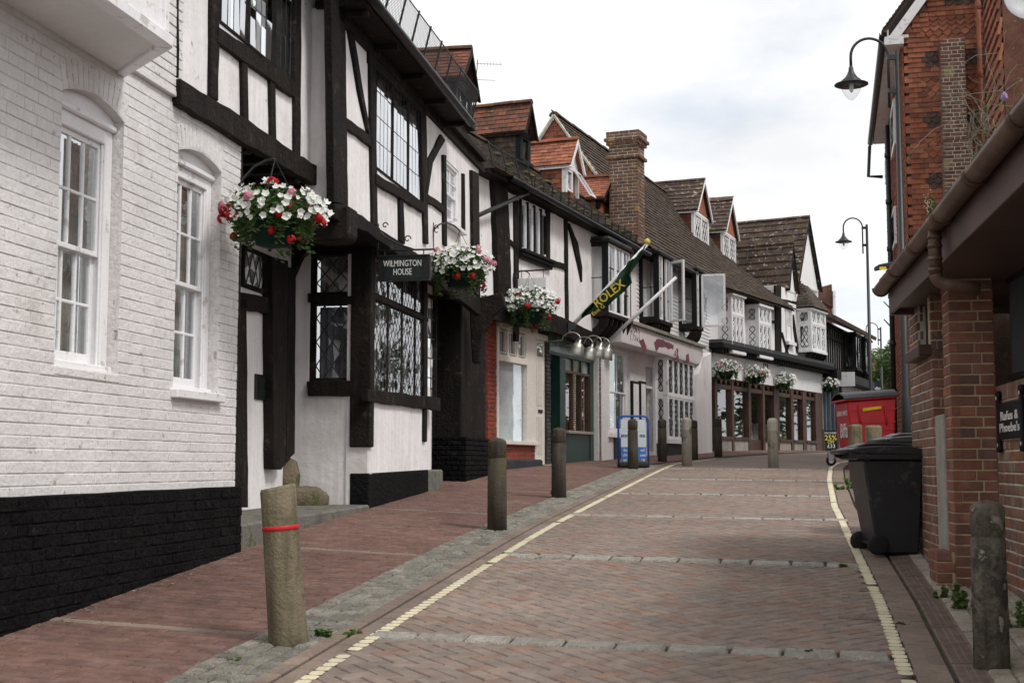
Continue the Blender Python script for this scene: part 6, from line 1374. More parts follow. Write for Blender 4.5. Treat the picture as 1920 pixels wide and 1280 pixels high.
# brambles and dead stems on the outbuilding roof
bz = atY(1872, 265, 19.5); br = thing('dry_brambles', 'tangle of dry bare brambles with a mauve flower on the outbuilding roof', 'brambles', atY(1850, 330, 17)); rb = random.Random(4)
st_ = MB()
for k in range(46):
    p = atY(1850 + rb.uniform(-30, 40), 300 + rb.uniform(-60, 30), 17); d = Vector((rb.uniform(-.5, .5), rb.uniform(-.2, .2), rb.uniform(.3, 1.0))); pts = [p]
    for j in range(9): d = (d + Vector((rb.uniform(-.35, .35), rb.uniform(-.3, .3), rb.uniform(-.32, .2)))); pts.append(pts[-1] + d.normalized() * .17)
    st_.tube(pts, [.006 - .0005 * j for j in range(10)], 4, False)
for x0, y0, x1, y1 in ((1870, 100, 1790, 130), (1905, 200, 1810, 215), (1880, 170, 1760, 205), (1870, 260, 1745, 330)):
    a, b = atY(x0, y0, 17), atY(x1, y1, 17); st_.tube([a, (a + b) / 2 + ZUP * .08, b], [.006, .005, .002], 4, False)
o = st_.build('stems', M['twig'], br); o['kind'] = 'stuff'
o = MB().add(*leaf_cloud(atY(1865, 255, 17), (.3, .25, .65), 110, .06, rb, .1)).build('leaves', M['leaf'], br); o['kind'] = 'stuff'
MB().lathe(atY(1883, 185, 17), [(.01, -.04), (.05, 0), (.04, .05), (.01, .09)], 8).build('flower', mat('mauve', (.30, .20, .42), .8, 20, .3, 0), br)
wd = thing('roof_weed', 'tall pale weed with small seed heads growing out of the brown gutter', 'weed', atY(1748, 425, 9.6)); b = MB(); rw = random.Random(9); dots = MB()
for k in range(9):
    p = atY(1742 + rw.uniform(-6, 6), 428, 9.6); t = atY(1748 + rw.uniform(-14, 14), 352 + rw.uniform(0, 45), 9.6); b.tube([p, (p + t) / 2 + Vector((rw.uniform(-.01, .01), 0, 0)), t], [.0022, .0018, .001], 4, False)
    for j in range(9): c = p.lerp(t, rw.uniform(.3, 1)) + Vector((rw.uniform(-.02, .02), rw.uniform(-.02, .02), rw.uniform(-.01, .01))); dots.lathe(c, [(.001, -.004), (.0045, 0), (.001, .005)], 5)
b.add(*leaf_cloud(atY(1747, 395, 9.6), (.035, .03, .12), 120, .028, rw, .1)); b.build('stems', M['leaf'], wd); dots.build('seed_heads', mat('seed', (.50, .44, .32), .9, 20, .2, 0), wd)['kind'] = 'stuff'
# ================================================================== STREET FURNITURE
def bollard(px, py, topy, label, m, dia, style, lean=0, group=None, band=None, Y=None):
    q = gnd(px, py); x, y = q.x, q.y; z = G(x, y) ; H = (atY(px, topy, y).z - z)
    t = thing('bollard', label, 'bollard', (x, y, z), group); r = dia / 2; b = MB()
    tilt = Matrix.Rotation(lean, 3, 'Y')
    rnd = random.Random(int(px)); n = 26
    if style == 'slant': pr = [(r * 1.06, -.1), (r * 1.04, .05), (r * 1.0, H * .3), (r * .965, H * .7), (r * .95, H * .72), (r * .95, H - .015), (r * .90, H)]
    elif style == 'metal': pr = [(r, -.1), (r, H * .74), (r * 1.03, H * .745), (r * 1.03, H * .755), (r * .99, H * .76)] + [(r * (1.03 if k % 2 else .97), H * (.78 + .022 * k)) for k in range(6)] + [(r * 1.0, H * .925), (r * .9, H * .96), (r * .6, H * .99), (.005, H)]
    else: pr = [(r * 1.04, -.1), (r * 1.02, H * .4), (r * 1.0, H * .765), (r * .90, H * .775), (r * .90, H * .785), (r, H * .795), (r * .99, H * .945), (r * .93, H * .965), (r * .6, H * .988), (.005, H)]
    b.lathe((x, y, z), pr, n, tilt)
    if style == 'slant':                                   # sawn slightly off square, hollow worn top
        k = len(pr) - 1
        for i in range(n * (k - 1), n * len(pr)):
            v = Vector(b.v[i]); b.v[i] = (v.x, v.y, v.z + (v.x - x - math.sin(lean) * H) * .12)
    b.build('post', m, t, True, bevel=0)
    if band:
        zb = H * band[1]; b = MB(); b.lathe((x, y, z), [(r * .97, zb - .013), (r * .985, zb - .012), (r * .985, zb + .012), (r * .97, zb + .013)], n, tilt); b.build('band', band[0], t, True)
    return t
bollard(541, 1206, 911, 'leaning weathered timber bollard with a red band on the granite setts', M['bollard'], .215, 'slant', -.085, None, (M['red_band'], .735))
GB = 'dark timber bollards along the pavement edge'
bollard(932, 993, 820, 'dark timber bollard by the carriage passage and the black brick pier', M['bollard_dark'], .185, 'dome', 0, GB)
bollard(1048, 933, 801, 'dark timber bollard in front of the green shopfront', M['bollard_dark'], .185, 'dome', 0, GB)
bollard(1187, 879, 785, 'dark timber bollard standing in front of the blue framed pavement sign', M['bollard_dark'], .185, 'dome', 0, GB)
bollard(1242, 865, 785, 'dark timber bollard in front of the white lattice shop bay', M['bollard_dark'], .185, 'dome', 0, GB)
bollard(1301, 861, 787, 'dark timber bollard with a pale band half behind a grey metal one', M['bollard_dark'], .185, 'dome', 0, GB, (M['white_band'], .60))
bollard(1347, 856, 783, 'dark timber bollard at the corner of the brown shopfront', M['bollard_dark'], .185, 'dome', 0, GB, (M['rust'], .62))
bollard(1288, 873, 782, 'grey metal bollard with a ringed top beside the pavement edge', M['bollard_metal'], .20, 'metal')
bollard(1450, 876, 783, 'grey metal bollard with a ringed top out in the roadway', M['bollard_metal'], .20, 'metal')
bollard(1860, 1250, 937, 'worn lichened timber bollard beside the brick pier', M['bollard_worn'], .178, 'dome')
for px, py, ty, w_, lb in ((1606, 872, 795, .16, 'squat weathered oak post beside the red bin'), (1640, 872, 797, .2, 'broad weathered oak post between the red bin and black bins')):
    q = gnd(px, 905); t = thing('oak_post', lb, 'post', (q.x, q.y, q.z)); zt = atY(px, ty, q.y).z; MB().wbox((q.x, q.y, (q.z + zt) / 2 - .05), w_, .2, zt - q.z + .1, .15).build('post', M['bollard'], t, bevel=.03)
# ---- wheelie bins
def wheelie(Y, dx, label):
    P = lambda px, py: atY(px, py, 10.95)
    base = P(1690, 1028); t = thing('wheelie_bin', label, 'bin', (base.x, 10.95 + .28, base.z), 'black wheelie bins against the brick wall'); D = .56
    def ext(pts, y0, y1, taper=0): 
        a = [P(*p) for p in pts]; return [Vector((p.x, p.y + y0 + (taper if k in () else 0), p.z)) for k, p in enumerate(a)], [Vector((p.x, p.y + y1, p.z)) for p in a]
    a = [P(*p) for p in ((1652, 1028), (1729, 1027), (1733, 860), (1735, 838), (1612, 838), (1622, 900), (1640, 1000))]
    z0, z1 = base.z, P(1650, 838).z
    ins = lambda p: .055 * (1 - (p.z - z0) / (z1 - z0))
    b = MB(); b.hexa([Vector((p.x, 10.95 + ins(p), p.z)) for p in a], [Vector((p.x, 10.95 + D - ins(p), p.z)) for p in a]); b.build('body', M['bin_black'], t, bevel=.018)
    b = MB(); r_ = ext([(1598, 838), (1738, 838), (1738, 826), (1600, 826)], -.025, D + .025); b.hexa(*r_); b.build('rim', M['bin_black'], t, bevel=.008)
    b = MB(); L0 = [P(*p) for p in ((1590, 826), (1737, 830), (1737, 818), (1700, 810), (1640, 810), (1600, 813), (1584, 818))]
    b.hexa([Vector((p.x, 10.95 - .03, p.z)) for p in L0], [Vector((p.x, 10.95 + D + .03, p.z)) for p in L0]); b.build('lid', M['bin_black'], t, bevel=.012)
    b = MB(); L0 = [P(*p) for p in ((1600, 812), (1660, 809), (1720, 812), (1690, 803), (1625, 804))]; b.hexa([Vector((p.x, 10.95 + .1, p.z)) for p in L0], [Vector((p.x, 10.95 + D - .1, p.z)) for p in L0]); b.build('lid_dome', M['bin_black'], t, bevel=.01)
    h0 = P(1583, 822); b = MB(); b.tube([Vector((h0.x, 10.95 + .0, h0.z)), Vector((h0.x - .01, 10.95 + D, h0.z))], .022, 10); b.build('handle', M['bin_black'], t, True)
    for y in (.0, D):
        b = MB(); b.hexa([Vector((p.x, 10.95 + y - .015, p.z)) for p in (P(1580, 818), P(1586, 832), P(1625, 842), P(1625, 826))], [Vector((p.x, 10.95 + y + .015, p.z)) for p in (P(1580, 818), P(1586, 832), P(1625, 842), P(1625, 826))]); b.build('handle_bracket', M['bin_black'], t, bevel=.006)
    for px in (1665, 1690): b = MB(); c = P(px, 852); b.wbox((c.x, 10.95 + .008, c.z), .008, .012, .10); b.build('rib', M['bin_black'], t)
    c = P(1640, 1008); rx = Matrix.Rotation(math.pi / 2, 3, 'X')
    for y in (-.035, D + .005):
        k = Vector((c.x, 10.95 + y, c.z)); b = MB(); b.lathe(k, [(.056, -.025), (.084, -.022), (.090, -.012), (.090, .012), (.084, .022), (.056, .025)], 26, rx); wh_ = b.build('wheel', M['rubber'], t, True)
        b = MB(); b.lathe(k, [(.01, -.02), (.06, -.015), (.062, .015), (.01, .02)], 18, rx); b.build('hub', M['bin_black'], wh_)
        for i in range(8):
            an = i * math.pi / 4; b = MB(); b.wbox(k + Vector((.036 * math.cos(an), -.02, .036 * math.sin(an))), .045, .012, .010, 0, Matrix.Rotation(-an, 4, 'Y')); b.build('spoke', M['rubber'], wh_)
        b = MB(); b.lathe(k, [(.004, -.03), (.014, -.026), (.016, .0)], 10, rx); b.build('hub_cap', M['bin_black'], wh_)
    MB().tube([Vector((c.x, 10.95, c.z)), Vector((c.x, 10.95 + D, c.z))], .012, 8).build('axle', M['iron'], t)
    return t
wb1 = wheelie(0, 0, 'black wheelie bin with scuffed side standing at the corner of the brick wall'); KB = 1.02; wb1.scale = (.955, .955, .955); wb1.location = O + (wb1.location - O) * KB; wb1.location.x += .01; wb1.location.z = G(wb1.location.x, wb1.location.y) + .004
wb2 = copy_tree(wb1); wb2['label'] = 'black wheelie bin mostly hidden behind another, only its lid showing'
wb2.location = (wb1.location.x + .66, wb1.location.y + 1.25, G(wb1.location.x + .6, wb1.location.y + 1.2) + .004)
# ---- red four wheeled bin
def at26(px, py): return atY(px, py, 25.2)
rb_ = thing('waste_container', 'large red four wheeled waste container with a black lid and yellow plate', 'bin', (at26(1620, 868).x, 25.6, G(6.7, 25.4)))
f0 = [at26(*p) for p in ((1600, 852), (1676, 850), (1681, 745), (1588, 752))]; bk = [Vector((p.x - .22, p.y + 1.0, p.z)) for p in f0]
lft = [at26(*p) for p in ((1583, 856), (1600, 852), (1588, 752), (1564, 762))]
b = MB(); A = [f0[0], f0[1], f0[2], f0[3]]; dv = Vector((-.01, .95, 0)); b.hexa(A, [p + dv + Vector((.0, 0, 0)) for p in A]); bod = b.build('body', M['bin_red'], rb_, bevel=.03)
W_ = (f0[1] - f0[0]).length
for k, y in enumerate((768, 792, 806, 815, 838)):
    a, c = at26(1592 + k * 2, y), at26(1680 - k, y - 2); MB().hexa([a + Vector((0, -.02, -.012)), c + Vector((0, -.02, -.012)), c + Vector((0, .02, -.012)), a + Vector((0, .02, -.012))], [a + Vector((0, -.02, .012)), c + Vector((0, -.02, .012)), c + Vector((0, .02, .012)), a + Vector((0, .02, .012))]).build('rib', M['bin_red'], bod)
for x in (1609, 1658): a, c = at26(x, 762), at26(x + 4, 796); MB().tube([a + Vector((0, -.0, 0)), a + Vector((0, -.05, -.02)), c + Vector((0, -.05, .02)), c], .014, 6).build('grab_rail', M['bin_red'], bod, True)
a, c = at26(1617, 771), at26(1651, 761); MB().hexa([Vector((a.x, 25.16, a.z)), Vector((c.x, 25.16, a.z + .05)), Vector((c.x, 25.16, c.z)), Vector((a.x, 25.16, c.z - .04))], [Vector((a.x, 25.18, a.z)), Vector((c.x, 25.18, a.z + .05)), Vector((c.x, 25.18, c.z)), Vector((a.x, 25.18, c.z - .04))]).build('name_plate', M['yellow_plate'], bod)
# left end, lettered
side_n = Vector((-.95, -.01, 0)).normalized(); sx = dv.normalized()
cc = f0[3].lerp(f0[0], .22) + dv * .45; text('GENERAL WASTE', cc + side_n * .012, -sx, ZUP, .13, M['text_white'], rb_, sx=.75)
cc = f0[3].lerp(f0[0], .55) + dv * .45; text('Biffa', cc + side_n * .012, -sx, ZUP, .40, M['text_white'], rb_, bold=.006, sx=.8)
cc = f0[3].lerp(f0[0], .9) + dv * .45; text('0800', cc + side_n * .012, -sx, ZUP, .13, M['text_white'], rb_, sx=.9)
b = MB(); T_ = [f0[3] + Vector((-.06, -.06, 0)), f0[2] + Vector((.03, -.06, 0)), f0[2] + dv + Vector((.03, .05, .0)), f0[3] + dv + Vector((-.06, .05, 0))]
b.hexa(T_, [p + ZUP * .04 for p in T_]); b.build('rim', M['bin_red'], rb_, bevel=.012)
n = 8; b = MB(); prf = []
for i in range(n + 1):
    t = i / n; lift = .13 * math.sin(math.pi * t) ** .7 + .05; prf.append((T_[0].lerp(T_[3], t) + ZUP * lift, T_[1].lerp(T_[2], t) + ZUP * lift))
for i in range(n):
    (p, q), (p2, q2) = prf[i], prf[i + 1]; b.hexa([p - ZUP * .03, q - ZUP * .03, q2 - ZUP * .03, p2 - ZUP * .03], [p, q, q2, p2])
b.build('lid', M['bin_black'], rb_)
for i, (c, d) in enumerate(((f0[0], Vector((.06, .10, 0))), (f0[1], Vector((-.10, .10, 0))), (f0[0], Vector((-.22, .85, 0))), (f0[1], Vector((-.38, .85, 0))))):
    k = c + d; zg_ = G(k.x, k.y); r_ = .10; k = Vector((k.x, k.y, zg_ + r_)); rx = Matrix.Rotation(math.pi / 2, 3, 'X')
    wh_ = MB().lathe(k, [(.045, -.025), (.092, -.022), (.1, 0), (.092, .022), (.045, .025)], 18, rx).build('castor', M['rubber'], rb_, True); MB().lathe(k, [(.005, -.03), (.05, -.026), (.05, .026), (.005, .03)], 14, rx).build('castor_disc', M['white_band'], wh_)
    MB().hexa([k + Vector((-.05, -.045, .0)), k + Vector((.05, -.045, 0)), k + Vector((.05, .045, .0)), k + Vector((-.05, .045, 0))], [Vector((k.x - .06, k.y - .05, c.z + .05)), Vector((k.x + .06, k.y - .05, c.z + .05)), Vector((k.x + .06, k.y + .05, c.z + .05)), Vector((k.x - .06, k.y + .05, c.z + .05))]).build('castor_fork', M['steel'], rb_)
# ---- street lamps
def street_lamp(px, topy, Y, label, base_px=None):
    top = atY(px, topy, Y); x = top.x; zg_ = G(x, Y); zt = top.z; t = thing('street_lamp', label, 'street lamp', (x, Y, zg_), 'swan neck street lamps'); V = lambda dx, z: Vector((x + dx, Y, z))
    MB().tube([V(0, zg_ - .2), V(0, zg_ + 1.2), V(0, zg_ + 1.25), V(0, zt)], [.075, .075, .055, .038], 12).build('pole', M['iron'], t, True)
    zc = zt - .09; arm = [V(-.13, zt - .88)] + [V(-.13, zc)] + [V(-.13 - .285 + .285 * math.cos(a), zc + .285 * math.sin(a)) for a in [math.pi * k / 14 for k in range(1, 15)]] + [V(-.70, zc - .17)]
    MB().tube(arm, .022, 8).build('arm', M['iron'], t, True)
    for z in (zt - .10, zt - .62): MB().wbox(V(-.07, z), .16, .05, .07).build('arm_bracket', M['iron'], t)
    zh = zc - .17; c = V(-.70, 0)
    MB().lathe((c.x, Y, zh), [(.02, .03), (.034, .0), (.04, -.05), (.06, -.10), (.10, -.16), (.145, -.195), (.15, -.215), (.155, -.22), (.25, -.255), (.255, -.265), (.24, -.272), (.15, -.262), (.12, -.25)], 24).build('hood', M['iron'], t, True)
    MB().lathe((c.x, Y, zh), [(.145, -.266), (.15, -.29), (.135, -.36), (.09, -.44), (.035, -.495), (.006, -.51)], 20).build('bowl', M['lamp_glass'], t, True); MB().lathe((c.x, Y, zh), [(.03, -.24), (.035, -.27), (.03, -.36), (.01, -.385)], 12).build('bulb', mat('bulb', (.8, .8, .78), .3, 3, 0, 0), t, True)
    return t
street_lamp(1681, 96, 19.8, 'tall black swan neck street lamp in front of the tile hung house')
street_lamp(1625, 421, 39.3, 'black swan neck street lamp behind the red waste container')
l3 = street_lamp(1651, 613, 64, 'distant black swan neck street lamp in front of the trees')
# bracket floodlight past the outbuilding roof
fl = thing('floodlight', 'small dark floodlight sticking out past the outbuilding roof', 'floodlight', atY(1664, 500, 14)); a, c = atY(1648, 504, 14), atY(1700, 494, 14); MB().hexa([a, c, c + Vector((0, .2, 0)), a + Vector((0, .2, 0))], [a + ZUP * .05, c + ZUP * .05, c + Vector((0, .2, .05)), a + Vector((0, .2, .05))]).build('housing', M['iron'], fl, bevel=.01); MB().wbox(atY(1655, 503, 13.98), .07, .02, .03).build('lens', M['yellow_plate'], fl)
# ---- signs
us = F1.h(705, 470, WB)[0]; CS = F1.cross(us); q = [CS.h(x, y) for x, y in ((711, 524), (801, 524), (801, 480), (711, 480))]; w0_, w1_ = q[0][0], q[1][0]; z0, z1 = q[0][1], q[2][1]
sg = thing('hanging_sign', 'dark green hanging board lettered in white capitals on an iron bracket', 'sign', CS.p((w0_ + w1_) / 2, z0, 0))
bd = MB().box(CS, w0_, w1_, z0, z1, -.03, .03).build('board', M['sign_green'], sg, bevel=.004); MB().box(CS, w0_ - .012, w1_ + .03, z0 - .02, z0 - .0, -.045, .045).build('frame', M['iron'], sg); MB().box(CS, w1_, w1_ + .035, z0, z1 + .01, -.045, .03).build('frame', M['iron'], sg); MB().box(CS, w0_, w1_ + .03, z1, z1 + .014, -.045, .045).build('frame', M['iron'], sg)
wd_ = w1_ - w0_
text('WILMINGTON', CS.p((w0_ + w1_) / 2, z0 + (z1 - z0) * .67, .032), CS.u, ZUP, .098, M['text_white'], bd, sx=wd_ * .86 / .69); text('HOUSE', CS.p((w0_ + w1_) / 2, z0 + (z1 - z0) * .29, .032), CS.u, ZUP, .098, M['text_white'], bd, sx=wd_ * .86 / .69)
for x, y in ((.06, .12), (.94, .12), (.06, .88), (.94, .88)): MB().lathe(CS.p(w0_ + wd_ * x, z0 + (z1 - z0) * y, .032), [(.001, -.004), (.008, 0), (.001, .005)], 8).build('screw', M['iron'], bd)
zz = CS.h(750, 469)[1]; ir = MB(); ir.tube([CS.p(WB - .05, zz, 0), CS.p(w1_ + .08, zz, 0)], .011, 6); ir.tube([CS.p(WB + .02, CS.h(700, 420)[1], 0), CS.p(WB + .02, zz - .1, 0)], .012, 6)
ir.tube([CS.p(WB + .02 + .42 * t, CS.h(700, 425)[1] - (CS.h(700, 425)[1] - zz) * (t ** .5), 0) for t in [k / 10 for k in range(11)]], .009, 6)
for cx_, cz_, r_ in ((WB + .10, CS.h(705, 423)[1], .035), (CS.h(764, 448)[0], CS.h(764, 448)[1], .04)): ir.tube([CS.p(cx_ + r_ * (1 - t * .1) * math.cos(t * .9), cz_ + r_ * (1 - t * .1) * math.sin(t * .9), 0) for t in [k * .5 for k in range(14)]], .007, 5)
ir.build('bracket', M['iron'], sg, True)
for w_ in (w0_ + .06, w1_ - .04): MB().tube([CS.p(w_, z1, 0), CS.p(w_, zz, 0)], .007, 5).build('hook', M['iron'], sg)
# white hanging panel with the cut lettering above the cream shop
ub_, zb1 = F3.h(975, 510, .5); pz = thing('white_hanging_panel', 'white panel with thin grey lettering behind the flower basket over the cream shop', 'sign', F3.p(ub_, zb1, .3)); CP_ = F3.cross(F3.h(968, 510, WU)[0]); a, c = CP_.h(972, 585), CP_.h(1024, 520)
bd = MB().box(CP_, a[0], c[0], a[1], c[1], -.02, .02).build('panel', M['white_paint'], pz); text('ngs', CP_.p(c[0] - .10, a[1] + (c[1] - a[1]) * .66, .022), CP_.u, ZUP, .17, M['text_black'], bd); text('Cl', CP_.p(a[0] + .13, a[1] + (c[1] - a[1]) * .66, .022), CP_.u, ZUP, .17, M['text_black'], bd)
zt = CP_.h(1000, 507)[1]; MB().tube([CP_.p(WU - .05, zt, 0), CP_.p(c[0] + .02, zt, 0)], .014, 6).build('arm', M['iron'], pz)
for w_ in (a[0] + .06, c[0] - .05): MB().tube([CP_.p(w_, c[1], 0), CP_.p(w_, zt, 0)], .006, 5).build('hook', M['iron'], pz)
# pavement sign in a blue frame
def pt(px, py): return atY(px, py, 25.0)
ab = thing('pavement_sign', 'white and blue pavement sign in a blue tubular frame', 'sign', (pt(1187, 877).x, 25.1, G(pt(1187, 877).x, 25.1)))
x0, x1, zb0, zt1 = pt(1160, 877).x, pt(1216, 877).x, G(pt(1187, 877).x, 25.1), pt(1187, 780).z; r_ = .09
loop = [Vector((x0, 25, zb0)), Vector((x0, 25, zt1 - r_))] + [Vector((x0 + r_ - r_ * math.cos(t), 25, zt1 - r_ + r_ * math.sin(t))) for t in [math.pi / 2 * k / 6 for k in range(1, 7)]] + [Vector((x1 - r_ + r_ * math.sin(t), 25, zt1 - r_ + r_ * math.cos(t))) for t in [math.pi / 2 * k / 6 for k in range(7)]] + [Vector((x1, 25, zb0))]
MB().tube(loop, .02, 8).build('frame', M['blue'], ab, True); zmid = zb0 + (zt1 - zb0) * .40; zlo = zb0 + .14
MB().wbox(((x0 + x1) / 2, 25, (zmid + zt1 - .06) / 2), x1 - x0 - .09, .02, zt1 - .06 - zmid).build('panel', mat('sign_pale', (.55, .62, .66), .5, 2, .05, 0), ab); MB().wbox(((x0 + x1) / 2, 25, (zlo + zmid) / 2), x1 - x0 - .09, .02, zmid - zlo).build('panel', M['blue_panel'], ab)
MB().wbox(((x0 + x1) / 2, 25.1, zb0 + .06), x1 - x0 + .02, .36, .12).build('base', M['bin_black'], ab, bevel=.03)
X_ = Vector((1, 0, 0)); xm = (x0 + x1) / 2
for tx, dx, z, sz, mm in (('sto', -.17, zt1 - .36, .10, 'text_black'), ('ite', .17, zt1 - .36, .10, 'text_black'), ('Ex', -.15, zmid - .06, .075, 'text_white'), ('ed', .17, zmid - .06, .075, 'text_white'), ('chi', -.16, zmid - .15, .075, 'text_white'), ('oes', .17, zmid - .15, .075, 'text_white'), ('av', -.16, zmid - .24, .075, 'text_white'), ('re', .18, zmid - .24, .075, 'text_white')):
    text(tx, Vector((xm + dx, 24.988, z)), X_, ZUP, sz, M[mm], ab, bold=.001)
# chalkboard by the brown shop
def pc(px, py): return atY(px, py, 44.5)
cb = thing('chalkboard', 'leaning black chalkboard with yellow and white chalk prices', 'chalkboard', (pc(1558, 845).x, 44.5, G(pc(1558, 845).x, 44.5))); a, c = pc(1546, 845), pc(1571, 806); z0 = G(a.x, 44.5); lean = Vector((0, .12, 0))
MB().hexa([Vector((a.x, 44.5, z0)), Vector((c.x, 44.5, z0)), Vector((c.x, 44.54, z0)), Vector((a.x, 44.54, z0))], [Vector((a.x, 44.62, c.z)), Vector((c.x, 44.62, c.z)), Vector((c.x, 44.66, c.z)), Vector((a.x, 44.66, c.z))]).build('board', M['chalkboard'], cb)
for s in (a.x, c.x): MB().hexa([Vector((s - .03, 44.48, z0)), Vector((s + .03, 44.48, z0)), Vector((s + .03, 44.56, z0)), Vector((s - .03, 44.56, z0))], [Vector((s - .03, 44.6, c.z + .03)), Vector((s + .03, 44.6, c.z + .03)), Vector((s + .03, 44.68, c.z + .03)), Vector((s - .03, 44.68, c.z + .03))]).build('frame', M['brown_wood'], cb)
yv = Vector((0, .12, c.z - z0)); mid = (a.x + c.x) / 2
for tx, f, sz, mm in (('BOLLINGER', .86, .09, 'chalk_white'), ('25%', .62, .24, 'chalk_yellow'), ('OFF', .42, .13, 'chalk_yellow'), ('£33', .22, .18, 'chalk_white')): text(tx, Vector((mid, 44.49 + .12 * f, z0 + (c.z - z0) * f)), X_, yv, sz, M[mm], cb, bold=.001)
# navy street sign
def pn_(px, py): return atY(px, py, 58)
nv = thing('navy_sign', 'navy board with white lettering on a post before the trees', 'sign', (pn_(1636, 800).x, 58, prof(58))); a, c = pn_(1619, 760), pn_(1652, 714)
MB().hexa([Vector((a.x, 58, a.z)), Vector((c.x, 58, a.z)), Vector((c.x, 58.06, a.z)), Vector((a.x, 58.06, a.z))], [Vector((a.x, 58, c.z)), Vector((c.x, 58, c.z)), Vector((c.x, 58.06, c.z)), Vector((a.x, 58.06, c.z))]).build('board', M['navy'], nv); MB().tube([Vector(((a.x + c.x) / 2, 58.1, prof(58) - .1)), Vector(((a.x + c.x) / 2, 58.1, c.z))], .04, 8).build('post', M['iron'], nv)
text('future', Vector((a.x + .22, 57.99, a.z + (c.z - a.z) * .70)), X_, ZUP, .20, M['text_white'], nv, bold=.003); text('dio', Vector((c.x - .16, 57.99, a.z + (c.z - a.z) * .70)), X_, ZUP, .20, M['text_white'], nv, bold=.003)
# ---- flag poles
def pole(base_px, tip_px, label, name, flag=False):
    u, z = F3.h(*base_px, .30); wt, zt = F3.hw(*tip_px, u); A, B = F3.p(u, z, .30), F3.p(u, zt, wt)
    t = thing(name, label, 'flagpole', A, 'white flagpoles over the shopfronts'); MB().tube([A - (B - A) * .05, B], [.042, .034], 12).build('pole', M['white_paint'], t, True); return t, A, B, u
fp, A, B, uF = pole((1072, 612), (1214, 457), 'white flagpole with a gold finial holding the furled green flag', 'flagpole'); MB().lathe(B, [(.01, -.02), (.05, .0), (.06, .05), (.03, .09), (.005, .11)], 10).build('finial', M['gold'], fp, True)
MB().wbox(A, .14, .14, .14).build('bracket', M['iron'], fp)
fp2, A2, B2, _ = pole((1140, 640), (1268, 520), 'bare white flagpole without a flag over the white shop', 'flagpole')
fg = thing('shop_flag', 'dark green flag with gold lettering hanging from the white flagpole', 'flag', (A + B) / 2); fb_ = MB(); nu, nv_ = 28, 12
CFl = F3.cross(uF - .03); low = [(1085, 603), (1105, 592), (1135, 578), (1165, 552), (1190, 532), (1178, 522), (1195, 492), (1210, 468)]; up_ = [(1100, 585), (1120, 562), (1140, 540), (1160, 517), (1175, 500), (1187, 487), (1200, 473), (1212, 460)]
def lerp_list(l, t): k = min(int(t * (len(l) - 1)), len(l) - 2); f = t * (len(l) - 1) - k; return (l[k][0] + (l[k + 1][0] - l[k][0]) * f, l[k][1] + (l[k + 1][1] - l[k][1]) * f)
for i in range(nu + 1):
    a, c = lerp_list(up_, i / nu), lerp_list(low, i / nu)
    for j in range(nv_ + 1):
        s = j / nv_; w_, z_ = CFl.h(a[0] + (c[0] - a[0]) * s, a[1] + (c[1] - a[1]) * s); fb_.v.append(tuple(CFl.p(w_, z_, .05 + .075 * math.sin(s * 7 + i * .45) * (1 - i / nu * .4) + .045 * math.sin(i * 1.1 + s * 3))))
for i in range(nu):
    for j in range(nv_): fb_.f.append((i * (nv_ + 1) + j, (i + 1) * (nv_ + 1) + j, (i + 1) * (nv_ + 1) + j + 1, i * (nv_ + 1) + j + 1))
fo = fb_.build('cloth', M['flag'], fg, True); md = fo.modifiers.new('thick', 'SOLIDIFY'); md.thickness = .004
w_, z_ = CFl.h(1147, 553); dx = Vector(CFl.p(*CFl.h(1170, 535))) - Vector(CFl.p(*CFl.h(1125, 570))); dy = Vector(CFl.p(*CFl.h(1150, 530))) - Vector(CFl.p(*CFl.h(1143, 565)))
text('ROLEX', CFl.p(w_, z_, .175), dx, dy, .235, M['gold'], fg, bold=.003, ext=.004, sx=.95); w_, z_ = CFl.h(1127, 583); text('East G', CFl.p(w_, z_, .175), dx, dy, .11, M['gold'], fg, ext=.004)
# ---- hanging baskets
def flower_mesh(name, m, lobes=5, r=.035):
    b = MB(); n = lobes * 4; rim = []
    for i in range(n):
        t = 2 * math.pi * i / n; rr = r * (1 + .13 * math.cos(lobes * t) + .05 * math.sin(3 * t + 1)); rim.append((rr * math.cos(t), rr * math.sin(t), .010 + .007 * math.cos(lobes * t) + .005 * math.sin(2 * t)))
    b.v = [(0, 0, -.008)] + [(x * .4, y * .4, .001) for x, y, z in rim] + rim
    b.f = [(0, 1 + i, 1 + (i + 1) % n) for i in range(n)] + [(1 + i, 1 + n + i, 1 + n + (i + 1) % n, 1 + (i + 1) % n) for i in range(n)]
    me = bpy.data.meshes.new(name); me.from_pydata(b.v, [], b.f); me.materials.append(m); me.shade_smooth(); return me
def cluster_mesh(name, m, r=.045, n=26, seed=1):
    rnd = random.Random(seed); b = MB()
    for k in range(n):
        d = Vector((rnd.gauss(0, 1), rnd.gauss(0, 1), abs(rnd.gauss(0, 1)))).normalized(); c = d * r * rnd.uniform(.75, 1); t = d.orthogonal().normalized(); s = d.cross(t); q = r * .42
        b.add([c + d * .004] + [c + (t * math.cos(a) + s * math.sin(a)) * q for a in [math.pi * 2 * i / 5 for i in range(5)]], [(0, 1 + i, 1 + (i + 1) % 5) for i in range(5)])
    me = bpy.data.meshes.new(name); me.from_pydata(b.v, [], b.f); me.materials.append(m); return me
PET = flower_mesh('petunia', M['petal_white']); GER = cluster_mesh('geranium', M['petal_red']); PNK = cluster_mesh('pink_bloom', M['petal_pink'], .04, 24, 4)
